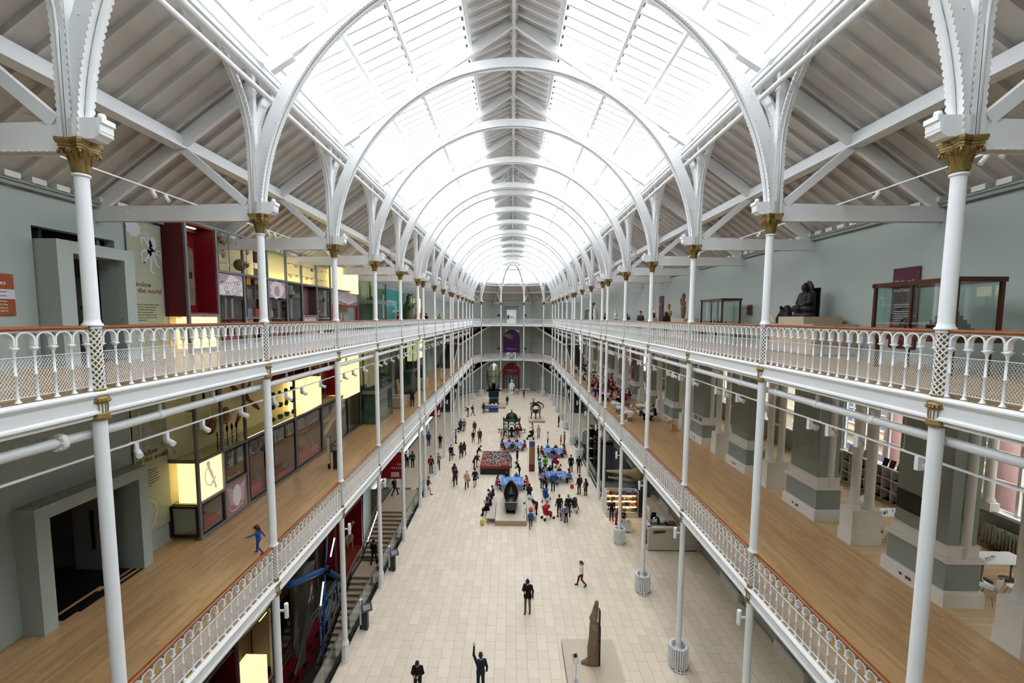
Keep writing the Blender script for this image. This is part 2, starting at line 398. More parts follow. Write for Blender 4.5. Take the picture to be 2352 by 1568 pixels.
def truss_meshes():
    D = {}
    a0 = math.asin((18.33-ZA)/RI); n = 72
    pin = arc_pts(RI, a0, PI-a0, n)
    pout = []
    for k in range(n+1):
        a = a0 + (PI-2*a0)*k/n; ro = RO + .06*max(0, 1 - 4*min(a, PI-a)/PI*1.2)
        pout.append((ro*math.cos(a), ZA + ro*math.sin(a)))
    pout[0] = (pout[0][0], 18.33); pout[-1] = (pout[-1][0], 18.33)
    D['arch_rib'] = rib_web(pin, pout, .09).mesh('arch_rib', WHITE)
    m = MB(); cen = Vector((0,0,ZA)); scallop(m, pin, lambda p: (p-cen).normalized())
    m.tube([(a*.9955, 0, ZA+(b-ZA)*.9955) for a, b in arc_pts(RI, a0, PI-a0, 60)], .045, 8)
    D['arch_flange'] = m.mesh('arch_flange', WHITE)
    m = MB()
    for k in range(1, 34):
        a = a0 + (PI-2*a0)*k/34
        for rr in ((7.42, 7.58)[k % 2],):
            for sy in (-1, 1): m.sphere((rr*math.cos(a), sy*.05, ZA+rr*math.sin(a)), .018, 6, 4)
    D['bolt_heads'] = m.mesh('bolt_heads', WHITE)
    def raft(s):
        return MB().bar((s*6.98, 0, 22.42), (s*.02, 0, 26.98), .16, .33).bar((s*6.95, 0, 22.40), (s*6.3, 0, 22.80), .21, .36)
    D['rafter'] = [raft(-1).mesh('rafter', WHITE), raft(1).mesh('rafter', WHITE)]
    def post(s):
        m = MB().box(s*7.5-.1, s*7.5+.1, -.08, .08, 18.5, 22.6); m.bar((s*7.42, 0, 22.3), (s*7.25, 0, 22.6), .16, .3); return m.mesh('post', WHITE)
    D['post'] = [post(-1), post(1)]
    def tie(s):
        m = MB().box(min(s*7.5, s*XW), max(s*7.5, s*XW), -.07, .07, 18.12, 18.56)
        m.bar((s*7.55, 0, 18.60), (s*11.9, 0, 18.46), .07, .10)
        f = [(s*(7.6+.12*k), 18.12) for k in range(38)]
        scallop(m, f, lambda p: Vector((0,0,1)), .10, .03, .12)
        for k in range(7):
            for sy in (-1, 1): m.sphere((s*(11.9-.22*k), sy*.075, 18.28 + .1*(k % 2)), .016, 6, 4)
        return m.mesh('tie_beam', WHITE)
    D['tie_beam'] = [tie(-1), tie(1)]
    def arf(s): return MB().bar((s*12.15, 0, 18.55), (s*7.45, 0, 21.88), .13, .36).mesh('aisle_rafter', WHITE)
    D['aisle_rafter'] = [arf(-1), arf(1)]
    def stt(s): return MB().bar((s*7.75, 0, 18.62), (s*9.62, 0, 20.22), .13, .22).mesh('strut', WHITE)
    D['strut'] = [stt(-1), stt(1)]
    def cons(s):
        p = [(s*7.45,18.32),(s*7.02,18.32),(s*6.94,18.38),(s*6.90,18.46),(s*6.90,18.56),(s*6.86,18.58),(s*6.86,18.66),(s*7.45,18.66)]
        if s > 0: p = p[::-1]
        m = MB().prism(p, -.13, .13, 'y')
        for k in range(4):
            m.tube([(s*(6.93+.012*k), -.135, 18.41+.05*k), (s*(6.93+.012*k), .135, 18.41+.05*k)], .028, 6)
        m.lathe([(.05,0),(.06,.05),(.05,.1)], 8, (s*6.97, 0, 18.66)); return m.mesh('console', WHITE)
    D['console'] = [cons(-1), cons(1)]
    def pposts(s, which):
        m = MB()
        for x, zt in (((5.54, 24.55), (3.98, 25.26))[which],):
            zb = 26.98 - x*.655 + .1
            m.box(s*x-.05, s*x+.05, -.05, .05, zb-.25, zt); m.prism([(s*x-.22*s, zb-.12),(s*x, zb+.25),(s*x+.22*s, zb-.38)][::s], -.04, .04, 'y')
        return m.mesh('purlin_post', WHITE)
    D['purlin_post'] = [pposts(-1, 0), pposts(1, 0)]; D['inner_purlin_post'] = [pposts(-1, 1), pposts(1, 1)]
    return D
TM = truss_meshes()
for i in range(0, 17):
    lab = 'white arched roof truss above the viewer' if i == 0 else 'white arched iron roof truss, %s of the receding row' % ORD[i-1]
    t = thing('roof_truss', lab, 'truss', (0, YC[i], 0), group='arched roof trusses of the nave')
    a = put('arch_rib', TM['arch_rib'], t); put('arch_flange', TM['arch_flange'], a); put('bolt_heads', TM['bolt_heads'], a)['kind'] = 'stuff'
    for k in (0, 1):
        for nm in ('rafter', 'post', 'tie_beam', 'aisle_rafter', 'strut', 'console', 'purlin_post', 'inner_purlin_post'): put(nm, TM[nm][k], t)
# braced girders between the doubled trusses
for a, b in ((6, 7), (10, 11)):
    y0, y1 = YC[a]+.1, YC[b]-.1
    t = thing('cross_braced_girder', 'white criss-cross braced girder under the roof, %s doubled truss pair' % ('nearer' if a == 6 else 'farther'), 'girder', (0, y0, 0))
    L = y1 - y0
    for s in (-1, 1):
        m = MB()
        xs = [6.4, 5.2, 4.0, 2.8, 1.6, .4]
        zz = lambda x: 26.75 - x*.655
        for x0, x1 in zip(xs, xs[1:]):
            m.tube([(s*x0, 0, zz(x0)), (s*x1, L, zz(x1))], .028, 6); m.tube([(s*x0, L, zz(x0)), (s*x1, 0, zz(x1))], .028, 6)
            m.tube([(s*x1, 0, zz(x1)), (s*x1, L, zz(x1))], .035, 6)
        m.build('lattice_brace', WHITE, t)

# ================================================================= nave roof (glazed) and aisle roofs
YB0, YB1 = -6.0, 80.65
def ZR(x): return 27.08 - .45*abs(x)
ceil = struct('ceiling', 'glazed pitched nave roof of white bars and bright panes', 'roof')
for s in (-1, 1):
    for x, wd, hh in ((1.72, .14, .22), (3.98, .12, .20), (5.54, .12, .20)):
        MB().box(s*x-wd/2, s*x+wd/2, YB0, YB1, ZR(x)-.02-hh, ZR(x)-.02).build('purlin', WHITE, ceil)
    MB().box(min(s*7.1, s*7.42), max(s*7.1, s*7.42), YB0, YB1, 23.72, 23.86).build('eaves_beam', WHITE, ceil)
MB().box(-.07, .07, YB0, YB1, 26.78, 27.02).box(-.15, .15, YB0, YB1, 27.0, 27.06).build('ridge_beam', WHITE, ceil)
# opaque boarded strip along the ridge, board by board, with little rafters
for s in (-1, 1):
    m = MB(); k = 0
    xs = [0, .43, .86, 1.29, 1.75]
    for x0, x1 in zip(xs, xs[1:]):
        vs = [(s*x0, YB0, ZR(x0)+.05), (s*x1, YB0, ZR(x1)+.05), (s*x1, YB1, ZR(x1)+.05), (s*x0, YB1, ZR(x0)+.05)]
        b = MB().add([(v[0], v[1], v[2]+h) for h in (0, .04) for v in vs], [(0,1,2,3),(7,6,5,4),(0,4,5,1),(1,5,6,2),(2,6,7,3),(3,7,4,0)])
        b.build('roof_board', BOARD, ceil)
    r = MB().bar((s*.06, 0, ZR(.06)-.02), (s*1.70, 0, ZR(1.70)-.02), .07, .14).mesh('common_rafter', WHITE)
    y = YB0 + .3
    while y < YB1 - .2:
        put('common_rafter', r, ceil, (0, y, 0)); y += .5312
# glazing bars and panes
NB = 10; PW = B/NB
GBAR = [MB().bar((s*1.75, 0, ZR(1.75)+.01), (s*7.35, 0, ZR(7.35)+.01), .085, .15).mesh('glazing_bar', WHITE) for s in (-1, 1)]
bars_y = []
y = YC[0] - B
while y < YB1 - .1: bars_y.append(y); y += PW
for k in (0, 1):
    for y in bars_y: put('glazing_bar', GBAR[k], ceil, (0, y, 0))
PB = [(1.80, 3.92), (4.04, 5.48), (5.60, 7.32)]
PANE = {}
for k, s in enumerate((-1, 1)):
    for q, (x0, x1) in enumerate(PB):
        y1 = PW - .055
        PANE[k, q] = MB().quad((s*x0, 0, ZR(x0)+.05), (s*x1, 0, ZR(x1)+.05), (s*x1, y1, ZR(x1)+.05), (s*x0, y1, ZR(x0)+.05)).mesh('roof_pane', ROOFG)
rest = MB(); npane = 0
for bi, y in enumerate(bars_y[:-1]):
    for (k, q), me in PANE.items():
        if 12.0 <= y < 38 and npane < 294: put('roof_pane', me, ceil, (0, y+.0275, 0)); npane += 1
        else:
            rest.add([(v.co.x, v.co.y + y + .0275, v.co.z) for v in me.vertices], [(0,1,2,3)])
o = rest.build('far_roof_panes', ROOFG, ceil); o['kind'] = 'stuff'
# dark vent gaps under the purlins (small louvre openings seen beside the purlins)
m = MB()
for s in (-1, 1):
    for x in (1.9, 4.12):
        for y in bars_y[:-1]: m.box(s*x-.05, s*x+.05, y+.12, y+PW-.12, ZR(x)+.035, ZR(x)+.045)
o = m.build('vent_slots', mat('vent_grey', (.25,.30,.32), .6), ceil); o['kind'] = 'stuff'
# clerestory strips
for s, sn, n_ in ((-1, 'left', 1), (1, 'right', 2)):
    cl = struct('window_%d' % n_, 'strip of clerestory panes above the %s colonnade' % sn, 'window')
    x = s*7.2
    m = MB().box(min(x, x+s*.1), max(x, x+s*.1), YB0, YB1, 23.0, 23.08).box(min(x-.03*s, x+s*.12), max(x-.03*s, x+s*.12), YB0, YB1, 22.97, 23.01)
    m.build('sill', WHITE, cl)
    PWc = B/12
    mul = MB().box(min(x, x+s*.06), max(x, x+s*.06), -.028, .028, 23.05, 23.74).mesh('mullion', WHITE)
    mulb = MB().box(min(x-s*.03, x+s*.1), max(x-s*.03, x+s*.1), -.06, .06, 23.0, 23.76).mesh('mullion_post', WHITE)
    pn = MB().quad((x+s*.03, .02, 23.08), (x+s*.03, PWc-.02, 23.08), (x+s*.03, PWc-.02, 23.72), (x+s*.03, .02, 23.72)).mesh('pane', ROOFG)
    rest = MB(); k = 0; y = YC[0]-B
    while y < YB1 - .2:
        put('mullion_post' if k % 6 == 0 else 'mullion', mulb if k % 6 == 0 else mul, cl, (0, y, 0))
        if 8 < y < 50: put('pane', pn, cl, (0, y, 0))
        else: rest.add([(v.co.x, v.co.y+y, v.co.z) for v in pn.vertices], [(0,1,2,3)])
        y += PWc; k += 1
    rest.build('far_panes', ROOFG, cl)['kind'] = 'stuff'
    # boarded fascia below the windows with its mouldings, and the two pipes
    tr = struct('trim_%d' % n_, 'white boarded fascia and arcade arches along the %s side' % sn, 'arcade')
    for z0, z1, dx in ((22.50, 22.62, .06), (22.62, 22.78, 0), (22.785, 22.95, 0), (22.95, 23.0, .05), (22.36, 22.50, .02), (22.30, 22.36, .07)):
        MB().box(min(x-s*dx, x+s*.25), max(x-s*dx, x+s*.25), YB0, YB1, z0, z1).build('fascia_board', WHITE, tr)
    for (px, pz) in ((7.04, 22.02), (7.10, 21.66)):
        m = MB().tube([(s*px, YB0, pz), (s*px, YB1, pz)], .075, 12); 
        m.build('pipe', WHITE, tr)
    m = MB()
    for i in range(17):
        yy = YC[i] + .9
        m.tube([(s*7.04, yy, 21.55), (s*7.04, yy, 22.4)], .012, 5); m.tube([(s*7.04, yy-.03, 22.02), (s*7.04, yy+.03, 22.02)], .084, 12)
        m.tube([(s*7.10, yy-.03, 21.66), (s*7.10, yy+.03, 21.66)], .084, 12)
    m.build('pipe_hangers', WHITE, tr)
    # arcade arches along the colonnade
    def arcade(L):
        r = L/2 - .13; zc = 20.05 if L > 3 else 21.3
        pin = [(-L/2+.13, 18.33)] + [(-r*math.cos(PI*k/28), zc + r*math.sin(PI*k/28)) for k in range(29)] + [(L/2-.13, 18.33)]
        ro = r + .22
        pout = [(-L/2+.02, 18.33)] + [(max(-L/2, min(L/2, -ro*math.cos(PI*k/28))), zc + ro*math.sin(PI*k/28)) for k in range(29)] + [(L/2-.02, 18.33)]
        m = rib_web(pin, pout, .07); c = Vector((0,0,zc))
        scallop(m, pin, lambda p: ((p-c) if p.z > zc else Vector((1 if p.x > 0 else -1, 0, 0))).normalized(), .10, .03)
        m.tube([(a, 0, b) for a, b in pin], .03, 6)
        m.xform(Matrix.Rotation(PI/2, 4, 'Z'))
        return m.mesh('arcade_arch', WHITE)
    if s < 0: ARC = {0: arcade(B), 1: arcade(G)}
    for i in range(16):
        L = YC[i+1]-YC[i]; put('arcade_arch', ARC[0 if L > 3 else 1], tr, (s*7.5, (YC[i]+YC[i+1])/2, 0))
    # aisle roof
    ar = struct('ceiling_%s' % sn, 'sloping boarded aisle roof above the %s gallery' % sn, 'roof')
    zt = lambda xx: 18.78 + (12.2-xx)*.705
    nb = 8
    for k in range(nb):
        xa, xb = 12.3-(12.3-7.3)*k/nb, 12.3-(12.3-7.3)*(k+1)/nb - .006
        vs = [(s*xa, YB0, zt(xa)+.06), (s*xb, YB0, zt(xb)+.06), (s*xb, YB1, zt(xb)+.06), (s*xa, YB1, zt(xa)+.06)]
        MB().add([(v[0], v[1], v[2]+h) for h in (0, .05) for v in vs], [(0,1,2,3),(7,6,5,4),(0,4,5,1),(1,5,6,2),(2,6,7,3),(3,7,4,0)]).build('roof_board', BOARD, ar)
    cr = MB().bar((s*12.25, 0, zt(12.25)-.01), (s*7.4, 0, zt(7.4)-.01), .075, .14).mesh('common_rafter', BOARD)
    y = YC[0]-B+.3
    while y < YB1: put('common_rafter', cr, ar, (0, y, 0)); y += B/9
    m = MB().box(min(s*9.5, s*9.68), max(s*9.5, s*9.68), YB0, YB1, zt(9.6)-.40, zt(9.6)-.08)
    m.box(min(s*9.4, s*9.78), max(s*9.4, s*9.78), YB0, YB1, zt(9.6)-.46, zt(9.6)-.40); m.build('purlin', WHITE, ar)
    MB().box(min(s*12.2, s*12.05), max(s*12.2, s*12.05), YB0, YB1, 18.50, 18.60).box(min(s*12.2, s*12.0), max(s*12.2, s*12.0), YB0, YB1, 18.60, 18.66).build('wall_plate', SAGED, ar)
    if s < 0:
        blk = {}
    bm = MB().box(min(s*11.95, s*12.2), max(s*11.95, s*12.2), -.17, .17, 18.66, 18.80).mesh('eaves_block', WHITE2)
    y = YC[0]-B+.3+B/18
    while y < YB1: put('eaves_block', bm, ar, (0, y, 0)); y += B/9
portal('portal_roof_left', ((-7.4, YB0, ZR(7.4)+.2), (-7.4, YB1, ZR(7.4)+.2), (-1.7, YB0, ZR(1.7)+.2)))
portal('portal_roof_right', ((1.7, YB0, ZR(1.7)+.2), (1.7, YB1, ZR(1.7)+.2), (7.4, YB0, ZR(7.4)+.2)))

# ================================================================= apse: dome ribs, glazing, lean-to roof
ap = struct('ceiling_far', 'glazed half dome of white ribs over the curved far end', 'roof')
C0 = Vector((0, 80.65, 0))
def radial(x, y, r0, r1, z0, z1): pass
for k, (x, y) in enumerate(APSE):
    ang = math.atan2(y-80.65, x)
    if k in (0, 5): continue
    m = MB(); n = 24; a0 = math.asin((18.33-ZA)/RI)
    pin = arc_pts(RI, a0, PI/2, n); pout = arc_pts(RO, a0, PI/2, n)
    rib_ = rib_web(pin, pout, .09); scallop(rib_, pin, lambda p: (p-Vector((0,0,ZA))).normalized())
    rib_.xform(Matrix.Translation(C0) @ Matrix.Rotation(ang, 4, 'Z')).build('dome_rib', WHITE, ap)
    # struts of the lean-to behind
    m = MB().box(7.5, 12.3, -.07, .07, 18.12, 18.50); m.bar((12.15,0,18.55),(7.45,0,21.88),.12,.3); m.bar((7.75,0,18.62),(9.62,0,20.22),.12,.2)
    m.box(7.35, 7.55, -.08, .08, 18.4, 22.6); m.box(6.88, 7.45, -.12, .12, 18.33, 18.6)
    m.xform(Matrix.Translation(C0) @ Matrix.Rotation(ang, 4, 'Z')).build('aisle_truss', WHITE, ap)
def ring(rad, z): # polygon ring at scale rad/7.4 of apse
    return [Vector((x*rad/7.4, 80.65+(y-80.65)*rad/7.3, z)) for x, y in APSE]
LV = [(7.4, 23.76), (5.54, ZR(5.54)), (3.98, ZR(3.98)), (1.72, ZR(1.72)), (.02, ZR(0))]
for (r0, z0), (r1, z1) in zip(LV, LV[1:]):
    A, Bq = ring(r0, z0), ring(r1, z1)
    for k in range(5):
        n = 8
        for q in range(n):
            a, b = A[k].lerp(A[k+1], q/n), A[k].lerp(A[k+1], (q+1)/n); c, d = Bq[k].lerp(Bq[k+1], (q+1)/n), Bq[k].lerp(Bq[k+1], q/n)
            if r1 > 1: MB().quad(a, b, c, d).build('dome_pane', ROOFG, ap)
        if r1 < 1: MB().quad(A[k], A[k+1], Bq[k+1], Bq[k]).build('dome_board', BOARD, ap)
m = MB()
for (r0, z0), (r1, z1) in zip(LV[:3], LV[1:4]):
    A, Bq = ring(r0, z0), ring(r1, z1)
    for k in range(5):
        for q in range(9): m.bar(A[k].lerp(A[k+1], q/8), Bq[k].lerp(Bq[k+1], q/8), .05 if q % 8 else .14, .08 if q % 8 else .16)
        m.bar(A[k], A[k+1], .12, .16)
    for k in range(5): m.bar(Bq[k], Bq[k+1], .12, .18)
m.build('dome_glazing_bars', WHITE, ap)
A0, A1 = ring(7.25, 22.3), ring(7.25, 23.1)
for k in range(5):
    m = MB().bar((A0[k]+A1[k])/2, (A0[k+1]+A1[k+1])/2, .16, .8); m.build('fascia_board', WHITE, ap)
    MB().quad(A1[k], A1[k+1], A1[k+1]+Vector((0,0,.65)), A1[k]+Vector((0,0,.65))).build('clerestory_pane', ROOFG, ap)
    for z in (21.95, 21.6):
        a, b = ring(7.1, z)[k], ring(7.1, z)[k+1]; MB().tube([a, b], .07, 8).build('pipe', WHITE, ap)
    # arcade arch
    a, b = Vector(APSE[k]), Vector(APSE[k+1]); L = (b-a).length; ang = math.atan2(b.y-a.y, b.x-a.x)
    r = L/2-.13; zc = 22.55-r
    pin = [(-L/2+.13, 18.33)] + [(-r*math.cos(PI*q/24), zc+r*math.sin(PI*q/24)) for q in range(25)] + [(L/2-.13, 18.33)]
    pout = [(-L/2+.02, 18.33)] + [(max(-L/2, min(L/2, -(r+.2)*math.cos(PI*q/24))), zc+(r+.2)*math.sin(PI*q/24)) for q in range(25)] + [(L/2-.02, 18.33)]
    o = rib_web(pin, pout, .1).build('arcade_arch', WHITE, ap); o.location = ((a.x+b.x)/2, (a.y+b.y)/2, 0); o.rotation_euler = (0,0,ang)
    # lean-to roof facet
    w0, w1 = Vector(AWALL[k]), Vector(AWALL[k+1])
    q0, q1 = Vector((a.x*1.0, a.y)), Vector((b.x*1.0, b.y))
    MB().add([(w0.x,w0.y,18.85),(w1.x,w1.y,18.85),(q1.x,q1.y,22.2),(q0.x,q0.y,22.2)], [(0,1,2,3)]).build('roof_board', BOARD, ap)
    m = MB()
    for q in range(1, 9):
        p0, p1 = w0.lerp(w1, q/9), q0.lerp(q1, q/9); m.bar((p0.x,p0.y,18.78),(p1.x,p1.y,22.12),.07,.12)
    p0, p1 = w0.lerp(q0,.53), w1.lerp(q1,.53); m.bar((p0.x,p0.y,20.4),(p1.x,p1.y,20.4),.2,.3)
    m.build('common_rafters', BOARD, ap)
    MB().tube([(w0.lerp(q0,.35).x, w0.lerp(q0,.35).y, 19.2),(w1.lerp(q1,.35).x, w1.lerp(q1,.35).y, 19.2)], .02, 5).build('light_track', WHITE, ap)
    for q in range(3):
        p = w0.lerp(w1, (q+.5)/3).lerp(q0.lerp(q1, (q+.5)/3), .35); MB().tube([(p.x,p.y,19.15),(p.x+.1,p.y+.12,18.98)], .055, 8).build('track_spot', WHITE, ap)

# ================================================================= walls
wl = struct('wall_left', 'sage painted wall behind the left galleries', 'wall')
wr = struct('wall_right', 'sage painted wall of the right upper gallery', 'wall')
DOORL = (8.35, 10.75)      # recessed doorways on the left, near the viewer
for z0, z1, xw, d0, d1, zd in ((ZG1-.5, ZG2-.5, -12.55, 10.7, 13.4, ZG1+3.2), (ZG2-.5, 18.85, -12.2, 11.05, 13.36, ZG2+3.6)):
    MB().box(xw-.3, xw, YB0, d0, z0, z1).build('wall_panel', SAGE, wl); MB().box(xw-.3, xw, d1, 81, z0, z1).build('wall_panel', SAGE, wl); MB().box(xw-.3, xw, d0, d1, zd, z1).build('wall_panel', SAGE, wl)
MB().box(-12.85, -12.2, YB0, 81, ZG2-.5, ZG2-.02).build('wall_panel', SAGE, wl)
MB().box(-12.85, -12.55, YB0, 81, -5.2, ZG1-.5).build('wall_panel', SAGE, wl)
MB().box(12.2, 12.5, YB0, 81, ZG2-.5, 18.85).build('wall_panel', SAGE, wr)
wb = struct('wall_back', 'plain end wall behind the viewer', 'wall')
MB().box(-12.5, 20, YB0-.3, YB0, -4.5, 28).build('wall_panel', SAGE, wb)
wf = struct('wall_far', 'sage painted wall of the curved far end', 'wall')
for k in range(5):
    a, b = Vector(AWALL[k]), Vector(AWALL[k+1]); d = (b-a).normalized(); n = Vector((-d.y, d.x))
    if k == 2:
        segs = [(0, .305, 0, 18.9), (.695, 1, 0, 18.9)] + [(.305, .695, z, zz) for z, zz in ((5.3, ZG1), (12.6, ZG2), (17.35, 18.9))]
    else: segs = [(0, 1, 0, 18.9)]
    for t0, t1, z0, z1 in segs:
        p, q = a.lerp(b, t0), a.lerp(b, t1); m = MB().bar((p.x, p.y, 0), (q.x, q.y, 0), .3, .02)
        m = MB().prism([tuple(p), tuple(q), tuple(q+n*.3), tuple(p+n*.3)][::-1], z0, z1); m.build('wall_panel', SAGE, wf)
    MB().prism([tuple(a-n*.03), tuple(b-n*.03), tuple(b), tuple(a)][::-1], 0, .25).build('skirting', WHITE2, wf)
# ================================================================= floors
fl = struct('floor', 'cream stone paving of the hall', 'floor')
TW, TL = .49, 1.06
STAIR = (-11.2, -7.62, 14.0, 37.6)    # stairwell opening at the left
MB().box(-7.62, 7.78, YB0, 92.6, -.3, -.012).box(7.78, 12.6, YB0, 37.0, -.3, -.012).box(7.78, 12.6, 53.0, 92.6, -.3, -.012).box(-12.2, -7.62, STAIR[3], 92.6, -.3, -.012).box(-12.2, -7.62, YB0, STAIR[2]-6, -.3, -.012).box(12.6, 18, YB0, 81, -.3, -.012).build('floor_bed', FLOORJ, fl)
tile = MB().box(-TW/2+.004, TW/2-.004, -TL/2+.004, TL/2-.004, -.012, 0).mesh('tile', STONE)
rest = MB(); cand = []
nx0 = int((-12.2)/TW)-1
for ix in range(-25, 26):
    x = ix*TW + .02
    if x < -12.2+TW/2 or x > 12.4: continue
    y = YB0 + 8 + (ix % 2)*TL/2
    while y < 92.2:
        skip = (x < -7.5 and STAIR[2]-6 < y < STAIR[3]+.4)
        if x > 7.6 and 36.5 < y < 53.5: skip = True
        if abs(x) > 7.5 and y > 80:
            if abs(x) > 12.2 - (y-80.65)*.45: skip = True
        if y > 86 and abs(x) > 10.2-(y-86)*1.05: skip = True
        if not skip: cand.append((x, y))
        y += TL
near = sorted(cand, key=lambda c: abs(c[1]-19) + .5*abs(c[0]) + (30 if abs(c[0]) > 7.2 else 0) + (50 if c[1] < 14 else 0))[:298]
ns = set(near)
for x, y in near: put('tile', tile, fl, (x, y, R.uniform(-.001, .001)))
for x, y in cand:
    if (x, y) in ns: continue
    e = R.uniform(0, .0015); rest.add([(x-TW/2+.004, y-TL/2+.004, -e), (x+TW/2-.004, y-TL/2+.004, -e), (x+TW/2-.004, y+TL/2-.004, -e), (x-TW/2+.004, y+TL/2-.004, -e)], [(0,1,2,3)])
o = rest.build('far_tiles', STONE, fl); o['kind'] = 'stuff'
def plank_floor(name, lab, x0, x1, z, near_fn, n_ind=298, y0=YB0, y1=80.65, pw=.112, across=False, bed=True, thick=.5):
    f = struct(name, lab, 'floor')
    if bed: MB().box(x0, x1, y0, y1, z-thick, z-.012).build('floor_slab', WHITE2, f)
    P = []
    k = int((x1-x0)/pw); r = random.Random(hash(name) % 1000 + 3)
    for i in range(k):
        xx = x0 + (i+.5)*(x1-x0)/k; yy = y0 + r.uniform(-1.2, 0)
        while yy < y1:
            L = r.uniform(1.1, 2.3); a, b = max(y0, yy), min(y1, yy+L)
            if b-a > .15: P.append((xx, a, b))
            yy += L
    P.sort(key=near_fn); hw = (x1-x0)/k/2 - .0015
    for xx, a, b in P[:n_ind]:
        MB().box(xx-hw, xx+hw, a+.0015, b-.0015, z-.012, z + r.uniform(-.001, .001)).build('plank', PLANK, f)
    m = MB()
    for xx, a, b in P[n_ind:]:
        zz = z - r.uniform(0, .0015)
        m.add([(xx-hw, a+.0015, zz), (xx+hw, a+.0015, zz), (xx+hw, b-.0015, zz), (xx-hw, b-.0015, zz)], [(0,1,2,3)])
    o = m.build('far_planks', PLANK, f); o['kind'] = 'stuff'
    return f
f1l = plank_floor('floor_gallery_left', 'oak plank floor of the left middle gallery', -12.55, -7.36, ZG1, lambda p: abs((p[1]+p[2])/2-14.5) + abs(p[0]+9.6)*.8)
f1r = plank_floor('floor_gallery_right', 'oak plank floor of the right middle gallery', 7.36, 12.32, ZG1, lambda p: abs((p[1]+p[2])/2-15.0) + abs(p[0]-10)*.8)
f2l = plank_floor('floor_upper_left', 'oak plank floor of the left top gallery', -12.2, -7.36, ZG2, lambda p: p[0]*1.0 + abs((p[1]+p[2])/2-12)*.3, 40)
f2r = plank_floor('floor_upper_right', 'oak plank floor of the right top gallery', 7.36, 12.2, ZG2, lambda p: -p[0]*1.0 + abs((p[1]+p[2])/2-12)*.3, 40)
# cafe floor behind the piers, planks across
fc = struct('floor_cafe', 'pale plank floor of the cafe behind the piers', 'floor')
MB().box(12.32, 18.0, YB0, 81, ZG1-.5, ZG1-.012).build('floor_slab', WHITE2, fc)
m = MB(); k = 0; y = YB0
PALE = wood('pale_oak_plank', (.84, .74, .59), (.76, .64, .47), (1.2, 16, 16), .30, .13)
while y < 81:
    x = 12.32
    while x < 18:
        L = R.uniform(1.0, 2.0); x1 = min(18, x+L)
        mm = MB().box(x+.0015, x1-.0015, y+.0015, y+.1185, ZG1-.012, ZG1)
        if 10 < y < 17 and k < 290: mm.build('plank', PALE, fc); k += 1
        else: m.add([(x+.0015, y+.0015, ZG1), (x1-.0015, y+.0015, ZG1), (x1-.0015, y+.1185, ZG1), (x+.0015, y+.1185, ZG1)], [(0,1,2,3)])
        x = x1
    y += .12
o = m.build('far_planks', PALE, fc); o['kind'] = 'stuff'
# apse gallery slabs
for z, nm in ((ZG1, 'floor_far_middle'), (ZG2, 'floor_far_upper')):
    f = struct(nm, 'oak floor of the curved far gallery, %s level' % ('middle' if z < 10 else 'top'), 'floor')
    for k in range(5):
        poly = [APSE[k], APSE[k+1], AWALL[k+1], AWALL[k]]
        MB().prism(poly[::-1], z-.5, z-.005).build('floor_slab', WHITE2, f)
        MB().prism(poly[::-1], z-.005, z).build('floor_boards', PLANK, f)

# ================================================================= balustrades and fascias
def fascia_mesh(L, z):      # along +y from 0 to L, nave side at -x (built for a left... mirrored by rotation)
    prof = [(-.02,-.02),(-.13,-.02),(-.15,-.045),(-.15,-.075),(-.11,-.10),(-.085,-.135),(-.07,-.14),(-.07,-.345),(-.085,-.355),(-.10,-.38),(-.10,-.415),(-.02,-.44),(.06,-.44),(.06,-.02)]
    m = MB().sweep(prof, [(0,0,z),(0,L,z)], lambda i: ((1,0,0),(0,0,1)))
    return m
def bal_meshes():
    D = {}
    z = 0
    m = MB().lathe([(.046,.0),(.046,.014),(.03,.03),(.021,.07),(.0195,.10)], 8, caps=False)
    m.lathe([(.0195,.10),(.019,.40),(.026,.405),(.026,.425),(.019,.43),(.0175,.74),(.024,.75),(.022,.77)], 8, caps=False)
    m.lathe([(.022,.765),(.04,.79),(.052,.80),(.052,.835),(.036,.85)], 6, caps=False)
    m.box(-.045, .045, -.052, .052, .812, .83)
    D['baluster'] = m.mesh('baluster', WHITE)
    D['baluster_v'] = m
    return D
BM = bal_meshes()
def arch_mb(p):        # arch of one baluster pitch, centred, along y
    m = MB(); r = p/2 - .028; pin = []; n = 10
    P = [(-r, .85)] + [(-r*math.cos(PI*k/n), .945 + r*.92*math.sin(PI*k/n)) for k in range(n+1)] + [(r, .85)]
    Q = [(-r-.026, .85)] + [(-(r+.026)*math.cos(PI*k/n), .945 + (r*.92+.024)*math.sin(PI*k/n)) for k in range(n+1)] + [(r+.026, .85)]
    vs = []
    for h in (-.045, .045):
        vs += [(h, a, b) for a, b in P] + [(h, a, b) for a, b in Q]
    k = len(P); fs = []
    for i in range(k-1):
        fs += [(i, i+1, k+i+1, k+i), (2*k+i+1, 2*k+i, 3*k+i, 3*k+i+1), (i+1, i, 2*k+i, 2*k+i+1), (k+i, k+i+1, 3*k+i+1, 3*k+i)]
    m.add(vs, fs); return m
BAYM = {}
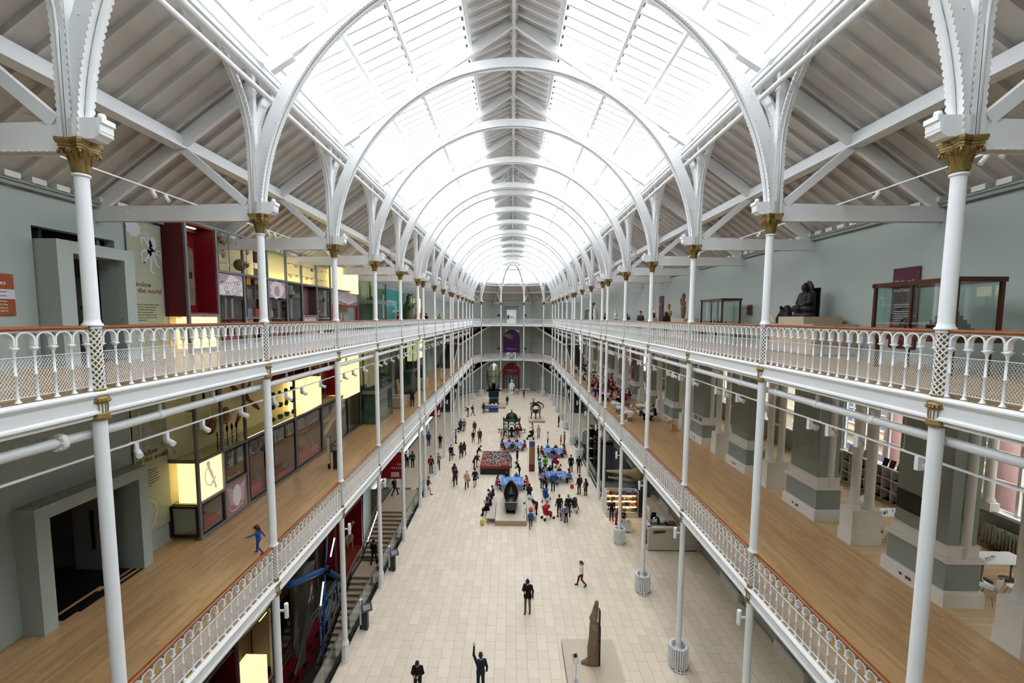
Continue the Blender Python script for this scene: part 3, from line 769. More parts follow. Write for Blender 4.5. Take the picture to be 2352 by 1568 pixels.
def bay_parts(L):
    key = round(L, 2)
    if key in BAYM: return BAYM[key]
    n = max(4, round((L-.26)/.281)); p = (L-.26)/n; y0 = .13
    am = arch_mb(p).mesh('balustrade_arch', WHITE)
    # joined versions for far bays
    bj = MB(); aj = MB(); a0 = arch_mb(p)
    for i in range(n+1): bj.add([(v[0], v[1]+y0+i*p, v[2]) for v in BM['baluster_v'].v], BM['baluster_v'].f, True)
    for i in range(n): aj.add([(v[0], v[1]+y0+(i+.5)*p, v[2]) for v in a0.v], a0.f)
    rail = MB().sweep([(-.05,1.085),(-.062,1.095),(-.066,1.115),(-.055,1.135),(-.03,1.148),(.03,1.148),(.055,1.135),(.066,1.115),(.062,1.095),(.05,1.085)], [(0,.115,0),(0,L-.115,0)], lambda i: ((1,0,0),(0,0,1)))
    sub = MB().box(-.03, .03, .11, L-.11, 1.06, 1.086)
    gold = MB()
    for i in range(n+1):
        for sx in (-1, 1):
            c = (sx*.035, y0+i*p, 1.035)
            if 0 < i < n: gold.sphere(c, .026, 8, 4, (.6,1,1)); gold.sphere((c[0]+sx*.012, c[1], c[2]), .012, 6, 4)
    frame = MB().box(-.02, .02, .11, L-.11, .68, .688).box(-.02, .02, .11, L-.11, .075, .083)
    for yy in (.115, L-.115): frame.box(-.022, .022, yy-.012, yy+.012, 0, 1.06)
    wire = MB(); sp = .047; h0, h1 = .083, .68; sl = .44; hh = (h1-h0)*sl*1.5
    yy = -hh
    while yy < L:
        for d in (0, 1):
            a, b = (yy, yy+hh) if d == 0 else (yy+hh, yy)
            za, zb = h0, h1
            lo, hi = .12, L-.12
            def clip(a, b, za, zb):
                if (a < lo and b < lo) or (a > hi and b > hi): return None
                for bound, sg in ((lo, 1), (hi, -1)):
                    if sg*(a-bound) < 0: t = (bound-a)/(b-a); a, za = bound, za+(zb-za)*t
                    if sg*(b-bound) < 0: t = (bound-a)/(b-a); zb = za+(zb-za)*t; b = bound
                return a, b, za, zb
            c = clip(a, b, za, zb)
            if c and abs(c[0]-c[1]) > 1e-3: wire.tube([(.004*(1-2*d), c[0], c[2]), (.004*(1-2*d), c[1], c[3])], .0033, 3, caps=False, smooth=False)
        yy += sp
    BAYM[key] = dict(n=n, p=p, y0=y0, arch=am, bj=bj.mesh('baluster_row', WHITE), aj=aj.mesh('arch_row', WHITE), rail=rail.mesh('handrail', OAK), sub=sub.mesh('top_rail', WHITE),
        gold=gold.mesh('rosette_row', GOLD), frame=frame.mesh('mesh_frame', WHITE), wire=wire.mesh('wire_mesh', WHITE))
    for z in (0,):
        BAYM[key]['fascia'] = fascia_mesh(L, 0).mesh('fascia', WHITE)
    return BAYM[key]
def bal_bay(t, fs, a, b, z, single, skip=None):
    a, b = Vector(a), Vector(b); L = (b-a).length; ang = math.atan2(b.y-a.y, b.x-a.x) - PI/2
    D = bay_parts(L); M = Matrix.Translation((a.x, a.y, z)) @ Matrix.Rotation(ang, 4, 'Z')
    def pp(nm, me, y=0.0, par=None):
        o = put(nm, me, par or t); p = M @ Vector((0, y, 0)); o.location = p; o.rotation_euler = (0,0,ang); return o
    pp('handrail', D['rail']); pp('top_rail', D['sub']); pp('mesh_frame', D['frame']); pp('wire_mesh', D['wire'])
    g = pp('rosette_row', D['gold']); g['kind'] = 'stuff'
    if single:
        for i in range(D['n']+1): pp('baluster', BM['baluster'], D['y0']+i*D['p'])
        for i in range(D['n']): pp('arch', D['arch'], D['y0']+(i+.5)*D['p'])
    else:
        o = pp('baluster_row', D['bj']); o['kind'] = 'stuff'; o = pp('arch_row', D['aj']); o['kind'] = 'stuff'
    o = put('fascia', D['fascia'], fs); o.location = M @ Vector((0,0,0)); o.rotation_euler = (0,0,ang)
for z, zn, f in ((ZG1, 'middle', (f1l, f1r)), (ZG2, 'top', (f2l, f2r))):
    for s, sn in ((-1, 'left'), (1, 'right')):
        t = thing('balustrade', 'white cast iron balustrade with oak handrail along the %s %s gallery' % (sn, zn), 'balustrade', (0, 0, 0), group='iron balustrades of the galleries')
        fs = f[0 if s < 0 else 1]
        for i in range(0, 16):
            # nave side is -x in the bay mesh: run far-to-near on the left, near-to-far on the right
            a, b = ((s*W, YC[i]), (s*W, YC[i+1]))
            if s < 0: a, b = b, a
            near_ok = (0 <= i <= 3) if z > 10 else (1 <= i <= 4)
            bal_bay(t, fs, a, b, z, near_ok)
    t = thing('balustrade', 'white iron balustrade round the curved far end, %s gallery' % zn, 'balustrade', (0, 0, 0), group='iron balustrades of the galleries')
    fs = [o for o in COL.objects if o.name.startswith('floor_far_middle' if z < 10 else 'floor_far_upper')][0]
    for k in range(5): bal_bay(t, fs, APSE[5-k], APSE[4-k], z, False)

# ================================================================= pipes and lighting tracks under the galleries
SPOT = {}
def spot_mesh(kind):
    m = MB()
    if kind == 0:      # can on a box
        m.box(-.035, .035, -.05, .05, -.26, -.01); m.tube([(0, -.02, -.18), (0, .20, -.27)], [.065, .065], 10)
        m.tube([(0, .195, -.268), (0, .205, -.272)], .05, 10)
    elif kind == 1:    # cone lamp
        m.box(-.04, .04, -.06, .06, -.28, -.01); m.tube([(0, -.02, -.16), (0, -.22, -.26)], [.05, .085], 12)
    else: m.tube([(0, 0, -.02), (0, 0, -.08), (.02, .09, -.20)], .05, 10)
    return m.mesh('track_spot', WHITE)
SPOTS = [spot_mesh(k) for k in range(3)]
for z, zn in ((ZG1, 'middle'), (ZG2, 'top')):
    for s, sn in ((-1, 'left'), (1, 'right')):
        if z > 10:
            t = thing('heating_pipe', 'long white pipe hung below the %s top gallery' % sn, 'pipe', (s*7.62, 0, z-.81))
            MB().tube([(0, YB0, 0), (0, 80, 0)], .085, 14).build('pipe_run', WHITE, t)
            cm = MB().tube([(0,-.09,0),(0,.09,0)], .096, 14).tube([(0,0,0),(0,0,.38)], .025, 8).tube([(0,0,.12),(0,0,.22)], .04, 8).mesh('hanger', WHITE)
            k = 0
            for i in range(1, 16):
                for q in ((.3, .62, .93) if i < 6 else (.5,)): put('hanger', cm, t, (0, YC[i]+q*(YC[i+1]-YC[i]), 0))
            if s < 0:
                m = MB().tube([(0,-.05,0),(0,.05,0)], .15, 14)
                for q in range(8): m.tube([(.125*math.cos(q*PI/4), -.08, .125*math.sin(q*PI/4)), (.125*math.cos(q*PI/4), .08, .125*math.sin(q*PI/4))], .018, 6)
                m.build('flange', WHITE, t, (0, 7.05, 0))
        t = thing('lighting_track', 'white lighting track with spotlights under the %s %s gallery' % (sn, zn), 'lighting', (s*7.95, 0, z-1.34 if z > 10 else z-.62))
        MB().box(-.018, .018, YB0, 80, -.018, .018).build('track', WHITE, t)
        hm = MB().tube([(0,0,0),(0,0,.85 if z > 10 else .15)], .006, 4).box(-.012,.012,-.05,.05,.018,.03).mesh('hanger', WHITE)
        for i in range(1, 16):
            n = 3 if i < 8 else 2
            put('hanger', hm, t, (0, YC[i]+1.2, 0)); put('hanger', hm, t, (0, YC[i]+3.6, 0))
            offs = {(-1, 2): (.25, .40, .62, .92), (1, 2): (.16,.45,.62,.75)}.get((s, 2 if z > 10 else 1), (.3, .6, .9))
            for q in offs:
                y = YC[i]+q*(YC[i+1]-YC[i])
                o = put('spotlight', SPOTS[(0 if s < 0 else 1) if z > 10 else 0], t, (0, y, 0), s*(PI/2) + R.uniform(-.6, .6))
            if i > 3 and z < 10:
                put('spotlight', SPOTS[0], t, (0, YC[i]+2.0, 0), R.uniform(0, 6))
# speakers / uplighters on the columns below the middle gallery
up = MB().lathe([(.06,0),(.065,.02),(.065,.46),(.055,.48),(.05,.47)], 12).mesh('uplighter_body', WHITE)
upa = MB().box(0, .2, -.02, .02, .2, .26).mesh('bracket', WHITE)
for s, sn in ((-1, 'left'), (1, 'right')):
    for i in range(2, 17):
        t = thing('column_uplighter', 'white tube uplighter clipped to the %s %s column' % (ORD[i-1], sn), 'lamp', (s*(W-.33), YC[i], 5.15 + .75), group='tube uplighters on the columns')
        put('lamp_tube', up, t); put('bracket', upa, t, (0,0,0), 0 if s > 0 else PI)
# tracks in the top gallery aisles
for s, sn in ((-1, 'left'), (1, 'right')):
    t = thing('lighting_track', 'thin white lighting track below the %s aisle roof' % sn, 'lighting', (s*9.3, 0, 18.62))
    MB().box(-.015, .015, YB0, 80, -.015, .015).build('track', WHITE, t)
    for i in range(1, 14):
        for q in ((.72,.8) if s < 0 else (.2,.27,.75)): put('spotlight', SPOTS[2], t, (0, YC[i]+q*(YC[i+1]-YC[i]), 0), s*PI/2)

# ring radiators round the right and far columns
def radiator_mesh():
    m = MB(); n = 26
    for k in range(n):
        a = 2*PI*k/n
        for r in (.40, .30):
            m.tube([(r*math.cos(a), r*math.sin(a), .14), (r*math.cos(a), r*math.sin(a), .98)], .030, 6, caps=False)
        o = Vector((math.cos(a), math.sin(a), 0))
        m.tube([o*.30+Vector((0,0,.98)), o*.31+Vector((0,0,1.015)), o*.35+Vector((0,0,1.03)), o*.39+Vector((0,0,1.015)), o*.40+Vector((0,0,.98))], .034, 6)
        m.tube([o*.30+Vector((0,0,.15)), o*.35+Vector((0,0,.11)), o*.40+Vector((0,0,.15))], .032, 6)
    return m.mesh('fin_ring', WHITE)
RADM = radiator_mesh()
RADF = MB()
for a in (0, 2.1, 4.2): RADF.tube([(.38*math.cos(a), .38*math.sin(a), 0), (.37*math.cos(a), .37*math.sin(a), .14)], .03, 6)
RADF = RADF.mesh('foot', WHITE)
RADP = MB().tube([(-.30,-.30,.06),(-.05,-.46,.06),(.12,-.46,.06)], .022, 6).tube([(.12,-.46,.0),(.12,-.46,.14),(.12,-.40,.16)], .02, 6).tube([(-.02,-.46,0),(-.02,-.44,.2)], .02, 6).mesh('valve_pipe', WHITE)
def radiator(x, y, label):
    t = thing('ring_radiator', label, 'radiator', (x, y, 0), group='ring radiators round column feet')
    put('fin_ring', RADM, t); put('feet', RADF, t); put('valve_pipe', RADP, t)
for i in (3, 4, 5, 9, 10, 12, 13, 14, 15, 16):
    radiator(W, YC[i], 'white ring radiator round the foot of the %s right column' % ORD[i-1])
radiator(-W, YC[16], 'white ring radiator round the last left column')
for k in (1, 4): radiator(APSE[k][0], APSE[k][1], 'white ring radiator at the far end, %s of centre' % ('left' if k == 1 else 'right'))

# ================================================================= right side: piers, paired columns, window wall
pr = struct('wall_right_piers', 'row of sage and white square piers behind the right galleries', 'wall')
def pier_mb(z0, h, part):
    m = MB()
    def blk(x0, x1, hy, za, zb): m.box(x0, x1, -hy, hy, z0+za, z0+zb)
    if part == 'skirting': blk(12.32, 13.5, 1.06, 0, .40); blk(12.345, 13.475, 1.035, .40, .46)
    if part == 'dado': blk(12.42, 13.40, .96, .46, 1.30)
    if part == 'ledge': blk(12.34, 13.48, 1.04, 1.30, 1.36); blk(12.38, 13.44, 1.0, 1.36, 1.42); blk(12.46, 13.36, .92, 1.42, 1.74); blk(12.44, 13.38, .94, 1.70, 1.78)
    if part == 'shaft': blk(12.50, 12.98, .86, 1.78, h-.9); blk(12.98, 13.32, .86, 1.78, h-.9)
    if part == 'cap': blk(12.46, 13.36, .9, h-.9, h-.78); blk(12.40, 13.42, .97, h-.78, h-.66); blk(12.34, 13.48, 1.03, h-.66, h-.58); blk(12.5, 13.3, .86, h-.58, h)
    if part == 'half_column': m.lathe([(.13, z0+1.42), (.13, z0+h-.8)], 12, (13.0, -.86, 0), caps=False); 
    return m
PIER1 = {p: pier_mb(ZG1, 6.4, p).mesh(p, SAGED if p in ('dado',) else (SAGED if p == 'shaft' else WHITE2)) for p in ('skirting','dado','ledge','shaft','cap','half_column')}
PIER0 = {p: pier_mb(0, 6.6, p).mesh(p, SAGED if p in ('dado','shaft') else WHITE2) for p in ('skirting','dado','ledge','shaft','cap')}
SOCK = MB().box(12.315, 12.325, -.06, .14, 7.30, 7.40).box(12.315, 12.325, .26, .36, 7.31, 7.40).mesh('wall_socket', mat('socket_brown', (.35,.31,.28), .5))
PY0 = 13.05
npier = 0
for k in range(-2, 13):
    y = PY0 + k*B
    for p, me in PIER1.items(): put('pier_'+p, me, pr, (0, y, 0))
    for p, me in PIER0.items(): put('pier_'+p, me, pr, (0, y, 0))
    if k < 6: put('wall_socket', SOCK, pr, (0, y, 0))
pcap = None
def pair_meshes():
    pl = MB().box(12.36, 13.46, -.32, .32, ZG1, ZG1+.46).box(12.38, 13.44, -.30, .30, ZG1+.46, ZG1+1.28).mesh('pedestal', WHITE2)
    sh = MB()
    for x in (12.64, 13.18): sh.lathe([(.21,ZG1+1.28),(.21,ZG1+1.33),(.19,ZG1+1.36),(.165,ZG1+1.44),(.15,ZG1+1.5),(.145,12.75)], 18, (x,0,0), caps=False)
    sh = sh.mesh('column_pair', WHITE2)
    c = MB()
    for x in (12.64, 13.18):
        n = 24; prof = [(.15,12.75),(.16,12.85),(.19,12.98),(.27,13.10)]
        vs = [((x + r*(1+.12*abs(math.sin(4*2*PI*j/n)))*math.cos(2*PI*j/n)), r*(1+.12*abs(math.sin(4*2*PI*j/n)))*math.sin(2*PI*j/n), z) for r, z in prof for j in range(n)]
        c.add(vs, [(i*n+j, i*n+(j+1)%n, (i+1)*n+(j+1)%n, (i+1)*n+j) for i in range(3) for j in range(n)], True)
        for k in range(4):
            a = PI/4+k*PI/2; o = Vector((math.cos(a), math.sin(a), 0))
            c.tube([Vector((x,0,0)) + o*(.25+.06*(1-q/10)*math.cos(q*.7)) + Vector((0,0,13.03+.06*(1-q/10)*math.sin(q*.7))) for q in range(9)], .024, 6)
        c.box(x-.22, x+.22, -.22, .22, 13.10, 13.16)
    c = c.mesh('capital_pair', GOLD)
    e = MB().box(12.4, 13.45, -.3, .3, 13.16, 13.56).mesh('entablature', WHITE2)
    return pl, sh, c, e
PAIR = pair_meshes()
for k in range(-2, 13):
    y = PY0 + (k+.5)*B + .05
    for nm, me in zip(('pedestal','column_pair','capital_pair','entablature'), PAIR): put(nm, me, pr, (0, y, 0))
# ceiling slab over the cafe and window wall
XO = 17.6
MB().box(12.2, XO+.3, YB0, 81, ZG2-.5, ZG2-.3).build('cafe_ceiling', WHITE2, pr)
ww = struct('wall_right_outer', 'outer cafe wall with tall street windows on the right', 'wall')
MB().box(XO, XO+.3, YB0, 81, 6.6, 8.35).build('wall_panel', SAGED, ww)
MB().box(XO, XO+.3, YB0, 81, 12.75, 13.6).build('wall_panel', SAGED, ww)
MB().box(12.55, 12.8, YB0, 81, -.3, 6.6).build('wall_panel', SAGE, ww)
MB().box(XO-.12, XO+.2, YB0, 81, 8.35, 8.45).build('window_sill', WHITE, ww)
wpan = MB().box(XO-.02, XO+.28, -.62, .62, 8.45, 12.75).mesh('window_pier', SAGED)
wfr = MB()
for yy in (-2.0, -.68, .68, 2.0): wfr.box(XO+.08, XO+.16, yy-.05, yy+.05, 8.45, 12.75)
for zz in (8.5, 9.55, 10.6, 11.65, 12.7): wfr.box(XO+.1, XO+.14, -2.03, 2.03, zz-.03, zz+.03)
wfr = wfr.mesh('window_frame', WHITE)
wgl = MB().quad((XO+.12, -2, 8.45), (XO+.12, 2, 8.45), (XO+.12, 2, 12.75), (XO+.12, -2, 12.75)).mesh('window_pane', GLASS)
wcol = MB().box(XO-.35, XO+.0, -.24, .24, 8.45, 8.75).lathe([(.2,8.75),(.2,8.82),(.17,8.88),(.15,8.95),(.14,12.6)], 16, (XO-.18,0,0), caps=False).mesh('window_column', WHITE2)
for k in range(-3, 13):
    y = PY0 + k*B
    put('window_pier', wpan, ww, (0, y, 0)); 
    put('window_frame', wfr, ww, (0, y+B/2, 0)); put('window_pane', wgl, ww, (0, y+B/2, 0)); put('window_column', wcol, ww, (0, y+B/2, 0))
portal('portal_window', ((XO+.3, YB0, 8.45), (XO+.3, YB0, 12.75), (XO+.3, 81, 8.45)))
# street fronts outside
st = struct('outside_street', 'pale sandstone house fronts across the street', 'building')
SAND = mat('pale_sandstone', (.80, .74, .62), .8, noise=.08, nscale=1.5)
PINK = mat('pink_granite', (.62, .47, .45), .5, noise=.15, nscale=8)
MB().box(30, 31, -10, 90, 0, 24).build('house_wall', SAND, st)
MB().box(17.95, 30, -10, 90, -.4, -.3).build('street', mat('asphalt', (.45,.45,.46), .8), st)
win = MB().box(29.9, 30, -.8, .8, 0, 2.4).mesh('house_window', mat('house_glass', (.45,.52,.60), .15))
wfr2 = MB().box(29.85, 29.95, -.95, .95, -.15, 0).box(29.85, 29.95, -.95, .95, 2.4, 2.6).box(29.86, 29.92, -.04, .04, 0, 2.4).box(29.86, 29.92, -.8, .8, 1.15, 1.25).mesh('house_window_frame', WHITE2)
cor = MB().box(29.6, 30, -10, 90, 0, .35).mesh('string_course', SAND)
for z in (2, 6.4, 10.8, 15.2):
    put('string_course', cor, st, (0,0,z-.9))
    for k in range(22):
        put('house_window', win, st, (0, 2+k*3.6, z)); put('house_window_frame', wfr2, st, (0, 2+k*3.6, z))
for k in range(10): MB().lathe([(.42,-.3),(.42,14)], 14, (20.2, 7+k*5.3, 0)).build('granite_column', PINK, st)
# ================================================================= people: smooth continuous bodies from blended round cones
def surface_nets(F, org, h):
    S = F < 0
    nx, ny, nz = F.shape
    c = [S[i:nx-1+i, j:ny-1+j, k:nz-1+k] for i in (0,1) for j in (0,1) for k in (0,1)]
    sm = sum(x.astype(np.int8) for x in c); act = (sm > 0) & (sm < 8)
    idx = -np.ones(act.shape, np.int64); cells = np.argwhere(act); idx[act] = np.arange(len(cells))
    acc = np.zeros((len(cells), 3)); cnt = np.zeros(len(cells))
    i, j, k = cells.T
    corners = [(a,b,d) for a in (0,1) for b in (0,1) for d in (0,1)]
    for a in corners:
        for ax in range(3):
            if a[ax] == 1: continue
            b = list(a); b[ax] = 1
            fa = F[i+a[0], j+a[1], k+a[2]]; fb = F[i+b[0], j+b[1], k+b[2]]
            m = (fa < 0) != (fb < 0); t = np.where(m, fa/(fa-fb+1e-12), 0)
            p = np.tile(np.array(a, float), (len(cells), 1)); p[:, ax] += t
            acc[m] += p[m]; cnt[m] += 1
    V = (cells + acc/cnt[:, None])*h + org
    Q = []
    for ax in range(3):
        o1, o2 = [(1,2),(2,0),(0,1)][ax]
        sl0 = [slice(None)]*3; sl1 = [slice(None)]*3; sl0[ax] = slice(0, -1); sl1[ax] = slice(1, None)
        A, Bb = S[tuple(sl0)], S[tuple(sl1)]
        e = np.argwhere(A != Bb); 
        if len(e) == 0: continue
        ok = (e[:, o1] > 0) & (e[:, o2] > 0) & (e[:, o1] < F.shape[o1]-1) & (e[:, o2] < F.shape[o2]-1); e = e[ok]
        def cell(d1, d2):
            q = e.copy(); q[:, o1] -= d1; q[:, o2] -= d2; return idx[q[:,0], q[:,1], q[:,2]]
        q = np.stack([cell(1,1), cell(0,1), cell(0,0), cell(1,0)], 1)
        fl_ = ~A[e[:,0], e[:,1], e[:,2]]; q[fl_] = q[fl_][:, ::-1]
        Q.append(q)
    return V, np.concatenate(Q)
def sdf_mesh(name, prims, h, k=.03, nmat=4, paint=None):
    P = []
    for p in prims:
        a, b, ra, rb, tg = np.array(p[0], float), np.array(p[1], float), p[2], p[3], p[4]; s_ = np.array(p[5] if len(p) > 5 else (1,1,1), float); P.append((a, b, ra, rb, tg, s_))
    lo = np.min([np.minimum(a-ra/ s_*1.0, b-rb/s_) if False else np.minimum(a-ra*np.maximum(1, s_), b-rb*np.maximum(1, s_)) for a, b, ra, rb, tg, s_ in P], 0) - 3*h
    hi = np.max([np.maximum(a+ra*np.maximum(1, s_), b+rb*np.maximum(1, s_)) for a, b, ra, rb, tg, s_ in P], 0) + 3*h
    n = np.ceil((hi-lo)/h).astype(int)+1
    F = np.full(n, .2, np.float32); D = np.full(n, .3, np.float32); T = np.zeros(n, np.int8)
    ax = [lo[q]+np.arange(n[q])*h for q in range(3)]
    for a, b, ra, rb, tg, s_ in P:
        mg = k + 2.5*h; r_ = max(ra, rb)
        l = np.minimum(a, b) - r_*np.maximum(1, s_) - mg; u = np.maximum(a, b) + r_*np.maximum(1, s_) + mg
        i0 = np.maximum(0, ((l-lo)/h).astype(int)); i1 = np.minimum(n, ((u-lo)/h).astype(int)+2)
        X, Yg, Z = np.meshgrid(*[ax[q][i0[q]:i1[q]] for q in range(3)], indexing='ij')
        c_ = (a+b)/2
        X = ((X-c_[0])/s_[0]); Yg = ((Yg-c_[1])/s_[1]); Z = ((Z-c_[2])/s_[2])
        A, Bb = (a-c_)/s_, (b-c_)/s_; d = Bb-A; L2 = max(1e-9, d@d)
        t = np.clip(((X-A[0])*d[0]+(Yg-A[1])*d[1]+(Z-A[2])*d[2])/L2, 0, 1)
        dist = (np.sqrt((X-A[0]-t*d[0])**2+(Yg-A[1]-t*d[1])**2+(Z-A[2]-t*d[2])**2) - (ra+(rb-ra)*t))*min(s_)
        sl = tuple(slice(i0[q], i1[q]) for q in range(3))
        f0 = F[sl]; hh = np.clip(.5+.5*(f0-dist)/k, 0, 1); F[sl] = f0*(1-hh)+dist*hh - k*hh*(1-hh)
        better = dist < D[sl]; D[sl] = np.where(better, dist, D[sl]); T[sl] = np.where(better, tg, T[sl])
    V, Q = surface_nets(F, lo, h)
    me = bpy.data.meshes.new(name)
    me.vertices.add(len(V)); me.vertices.foreach_set('co', V.astype(np.float32).ravel())
    me.loops.add(len(Q)*4); me.loops.foreach_set('vertex_index', Q.astype(np.int32).ravel())
    me.polygons.add(len(Q)); me.polygons.foreach_set('loop_start', np.arange(0, len(Q)*4, 4, dtype=np.int32))
    try: me.polygons.foreach_set('loop_total', np.full(len(Q), 4, np.int32))
    except Exception: pass
    cen = V[Q].mean(1); ii = np.clip(np.round((cen-lo)/h).astype(int), 0, n-1); tg = T[ii[:,0], ii[:,1], ii[:,2]].astype(np.int32)
    if paint is not None: tg = paint(cen, tg)
    for q in range(nmat): me.materials.append(SKIN0)
    me.polygons.foreach_set('material_index', tg); me.polygons.foreach_set('use_smooth', np.ones(len(Q), bool))
    me.update(calc_edges=True); me.validate()
    return me
SKIN0 = mat('skin_light', (.86, .68, .57), .55)
def V3(*a): return np.array(a, float)
def rotx(p, o, ang):     # lean forward (towards +y) by ang about point o
    d = p-o; c, s = math.cos(ang), math.sin(ang)
    return o + V3(d[0], d[1]*c + d[2]*s, d[2]*c - d[1]*s)
def body(name, pose='stand', h=.016, coat=0.0, fat=1.0, head=1.0, skirt=False, bare_arms=False, bare_legs=False, fingers=True):
    J = {}
    up = V3(0,0,.93); lean = 0.0; dz = 0.0; hl = 0.0   # hl: head nod
    legs = {1: [V3(.10,.02,.50), V3(.105,-.02,.085), V3(.125,.14,.035)], -1: [V3(-.10,.02,.50), V3(-.105,-.02,.085), V3(-.125,.14,.035)]}
    el = {1: V3(.25,-.03,1.13), -1: V3(-.25,-.03,1.13)}; wr = {1: V3(.265,.07,.90), -1: V3(-.265,.07,.90)}; grip = {1: 0, -1: 0}
    if pose == 'walk':
        legs[1] = [V3(.10,.17,.53), V3(.105,.25,.09), V3(.115,.41,.07)]; legs[-1] = [V3(-.10,.0,.50), V3(-.105,-.28,.15), V3(-.11,-.16,.035)]
        el[1] = V3(.245,-.13,1.14); wr[1] = V3(.26,-.12,.90); el[-1] = V3(-.245,.05,1.13); wr[-1] = V3(-.25,.22,.96); lean = .05
    if pose in ('phone', 'text'):
        el[1] = V3(.25,-.0,1.13); wr[1] = V3(.10,.24,1.19); hl = .35
        legs[1][0] = V3(.10,.07,.51); legs[1][1] = V3(.10,.07,.09); legs[1][2] = V3(.115,.22,.05)
        if pose == 'text': el[-1] = V3(-.25,.0,1.13); wr[-1] = V3(-.08,.24,1.17)
    if pose == 'armup':
        el[-1] = V3(-.27,.10,1.60); wr[-1] = V3(-.24,.22,1.85); el[1] = V3(.25,-.04,1.13); wr[1] = V3(.26,.05,.9); hl = -.2
    if pose == 'camera':
        for s in (1,-1): el[s] = V3(s*.27,.14,1.27); wr[s] = V3(s*.09,.24,1.53)
    if pose == 'crossed':
        for s in (1,-1): el[s] = V3(s*.25,.06,1.16); wr[s] = V3(-s*.10,.22,1.20+s*.03)
    if pose == 'push':
        lean = .15
        for s in (1,-1): el[s] = V3(s*.24,.10,1.14); wr[s] = V3(s*.17,.42,1.06)
        legs[1][1] = V3(.105,.12,.085); legs[1][2] = V3(.12,.28,.04)
    if pose == 'reach':   # leaning over a table
        lean = .45; hl = .3
        for s in (1,-1): el[s] = V3(s*.26,.22,1.12); wr[s] = V3(s*.18,.44,.99)
    if pose == 'bend':
        lean = .95; hl = .1
        for s in (1,-1): el[s] = V3(s*.24,.12,1.12); wr[s] = V3(s*.16,.22,.88)
    if pose == 'out':     # child striding with an arm flung out
        legs[1] = [V3(.10,.16,.55), V3(.11,.20,.13), V3(.12,.34,.07)]; legs[-1] = [V3(-.10,.03,.50), V3(-.11,-.27,.17), V3(-.12,-.16,.06)]
        el[-1] = V3(-.42,.20,1.33); wr[-1] = V3(-.58,.34,1.38); el[1] = V3(.30,-.12,1.15); wr[1] = V3(.33,-.20,.93); lean = .12
    sit = pose.startswith('sit')
    if sit:
        dz = -.43; lean = .12
        for s in (1,-1): legs[s] = [V3(s*.13,.42,.53), V3(s*.13,.40,.085), V3(s*.14,.55,.035)]
        for s in (1,-1): el[s] = V3(s*.25,.02,1.15); wr[s] = V3(s*.13,.26,1.06)
        if pose == 'sit_table':
            lean = .22; hl = .25
            for s in (1,-1): el[s] = V3(s*.27,.10,1.16); wr[s] = V3(s*.14,.34,1.16)
        if pose == 'sit_read':
            lean = .25; hl = .45
            for s in (1,-1): el[s] = V3(s*.25,.06,1.14); wr[s] = V3(s*.09,.30,1.10)
    hipc = up.copy()
    def T_(p): return rotx(p, hipc, lean) + V3(0,0,dz)
    ch = T_(V3(0,-.005,1.27)); nk = T_(V3(0,-.01,1.46)); hc0 = V3(0,.025,1.615)
    hc = T_(rotx(hc0, V3(0,-.01,1.47), hl)); wa = T_(V3(0,0,1.08)); pv = V3(0,0,.95+dz)
    pr = []
    f = fat
    nrm = lambda v: v/np.linalg.norm(v)
    # torso
    pr += [(T_(V3(-.105,-.01,1.33)), T_(V3(.105,-.01,1.33)), .112*f, .112*f, 1), (T_(V3(-.06,0,1.12)), T_(V3(.06,0,1.12)), .108*f, .108*f, 1), (T_(V3(-.075,-.01,1.22)), T_(V3(.075,-.01,1.22)), .112*f, .112*f, 1)]
    pr += [(T_(V3(-.15,-.015,1.395)), T_(V3(.15,-.015,1.395)), .072*f, .072*f, 1)]
    pr += [(V3(-.065,-.005,.97+dz), V3(.065,-.005,.97+dz), .112*f, .112*f, 1), (V3(-.07,-.02,.90+dz), V3(.07,-.02,.90+dz), .105*f, .105*f, 2)]
    pr += [(T_(V3(0,-.01,1.42)), T_(V3(0,.005,1.53)), .056, .052, 0)]
    if coat:
        for s in (1,-1):
            if sit: pr.append((V3(s*.08,-.02,.93+dz), V3(s*.12,.25,.55), .125*f, .10*f, 1))
            else: pr.append((V3(s*.07,-.01,.95), (V3(s*.085,0,.95)*(1-coat)+legs[s][0]*coat), .125*f, .118*f, 1))
    if skirt and not sit:
        pr.append((V3(0,0,.93), V3(0,.0,.60), .13*f, .19*f, 2))
    # head: cranium, jaw, nose, ears
    hs = head
    hr = lambda p: T_(rotx(hc0 + V3(*p)*hs, V3(0,-.01,1.47), hl))
    pr += [(hr((0,-.015,.03)), hr((0,-.005,.03)), .092*hs, .092*hs, 0, (.86,1.04,1.04)), (hr((0,.02,-.04)), hr((0,.035,-.075)), .062*hs, .045*hs, 0), (hr((0,.095,.0)), hr((0,.112,-.028)), .010*hs, .016*hs, 0)]
    for s in (1,-1): pr.append((hr((s*.08,-.005,.01)), hr((s*.083,-.008,-.025)), .016*hs, .012*hs, 0))
    # arms and hands
    for s in (1,-1):
        sh = T_(V3(s*.178,-.012,1.395))
        e, w_ = (T_(el[s]), T_(wr[s])) if pose not in ('reach','bend','push') else (el[s].copy(), wr[s].copy())
        if pose in ('reach','bend','push'):
            e = (sh+w_)/2 + V3(s*.06, -.06, -.05)
        at = 0 if bare_arms else 1
        pr += [(sh, e, .062*f, .050*f, 1 if not bare_arms else 1), (e, w_, .049*f if at else .042, .038*f if at else .030, at)]
        if bare_arms: pr[-2] = (sh, sh+(e-sh)*.55, .062*f, .056*f, 1); pr.append((sh+(e-sh)*.5, e, .050, .044, 0))
        d = nrm(w_-e); side = nrm(np.cross(d, V3(0,1,0.3))) if abs(d[1]) < .9 else V3(s,0,0)
        bend_ = nrm(np.cross(side, d)); bend_ = bend_ if bend_[1] >= -.2 else -bend_
        pc = w_ + d*.045
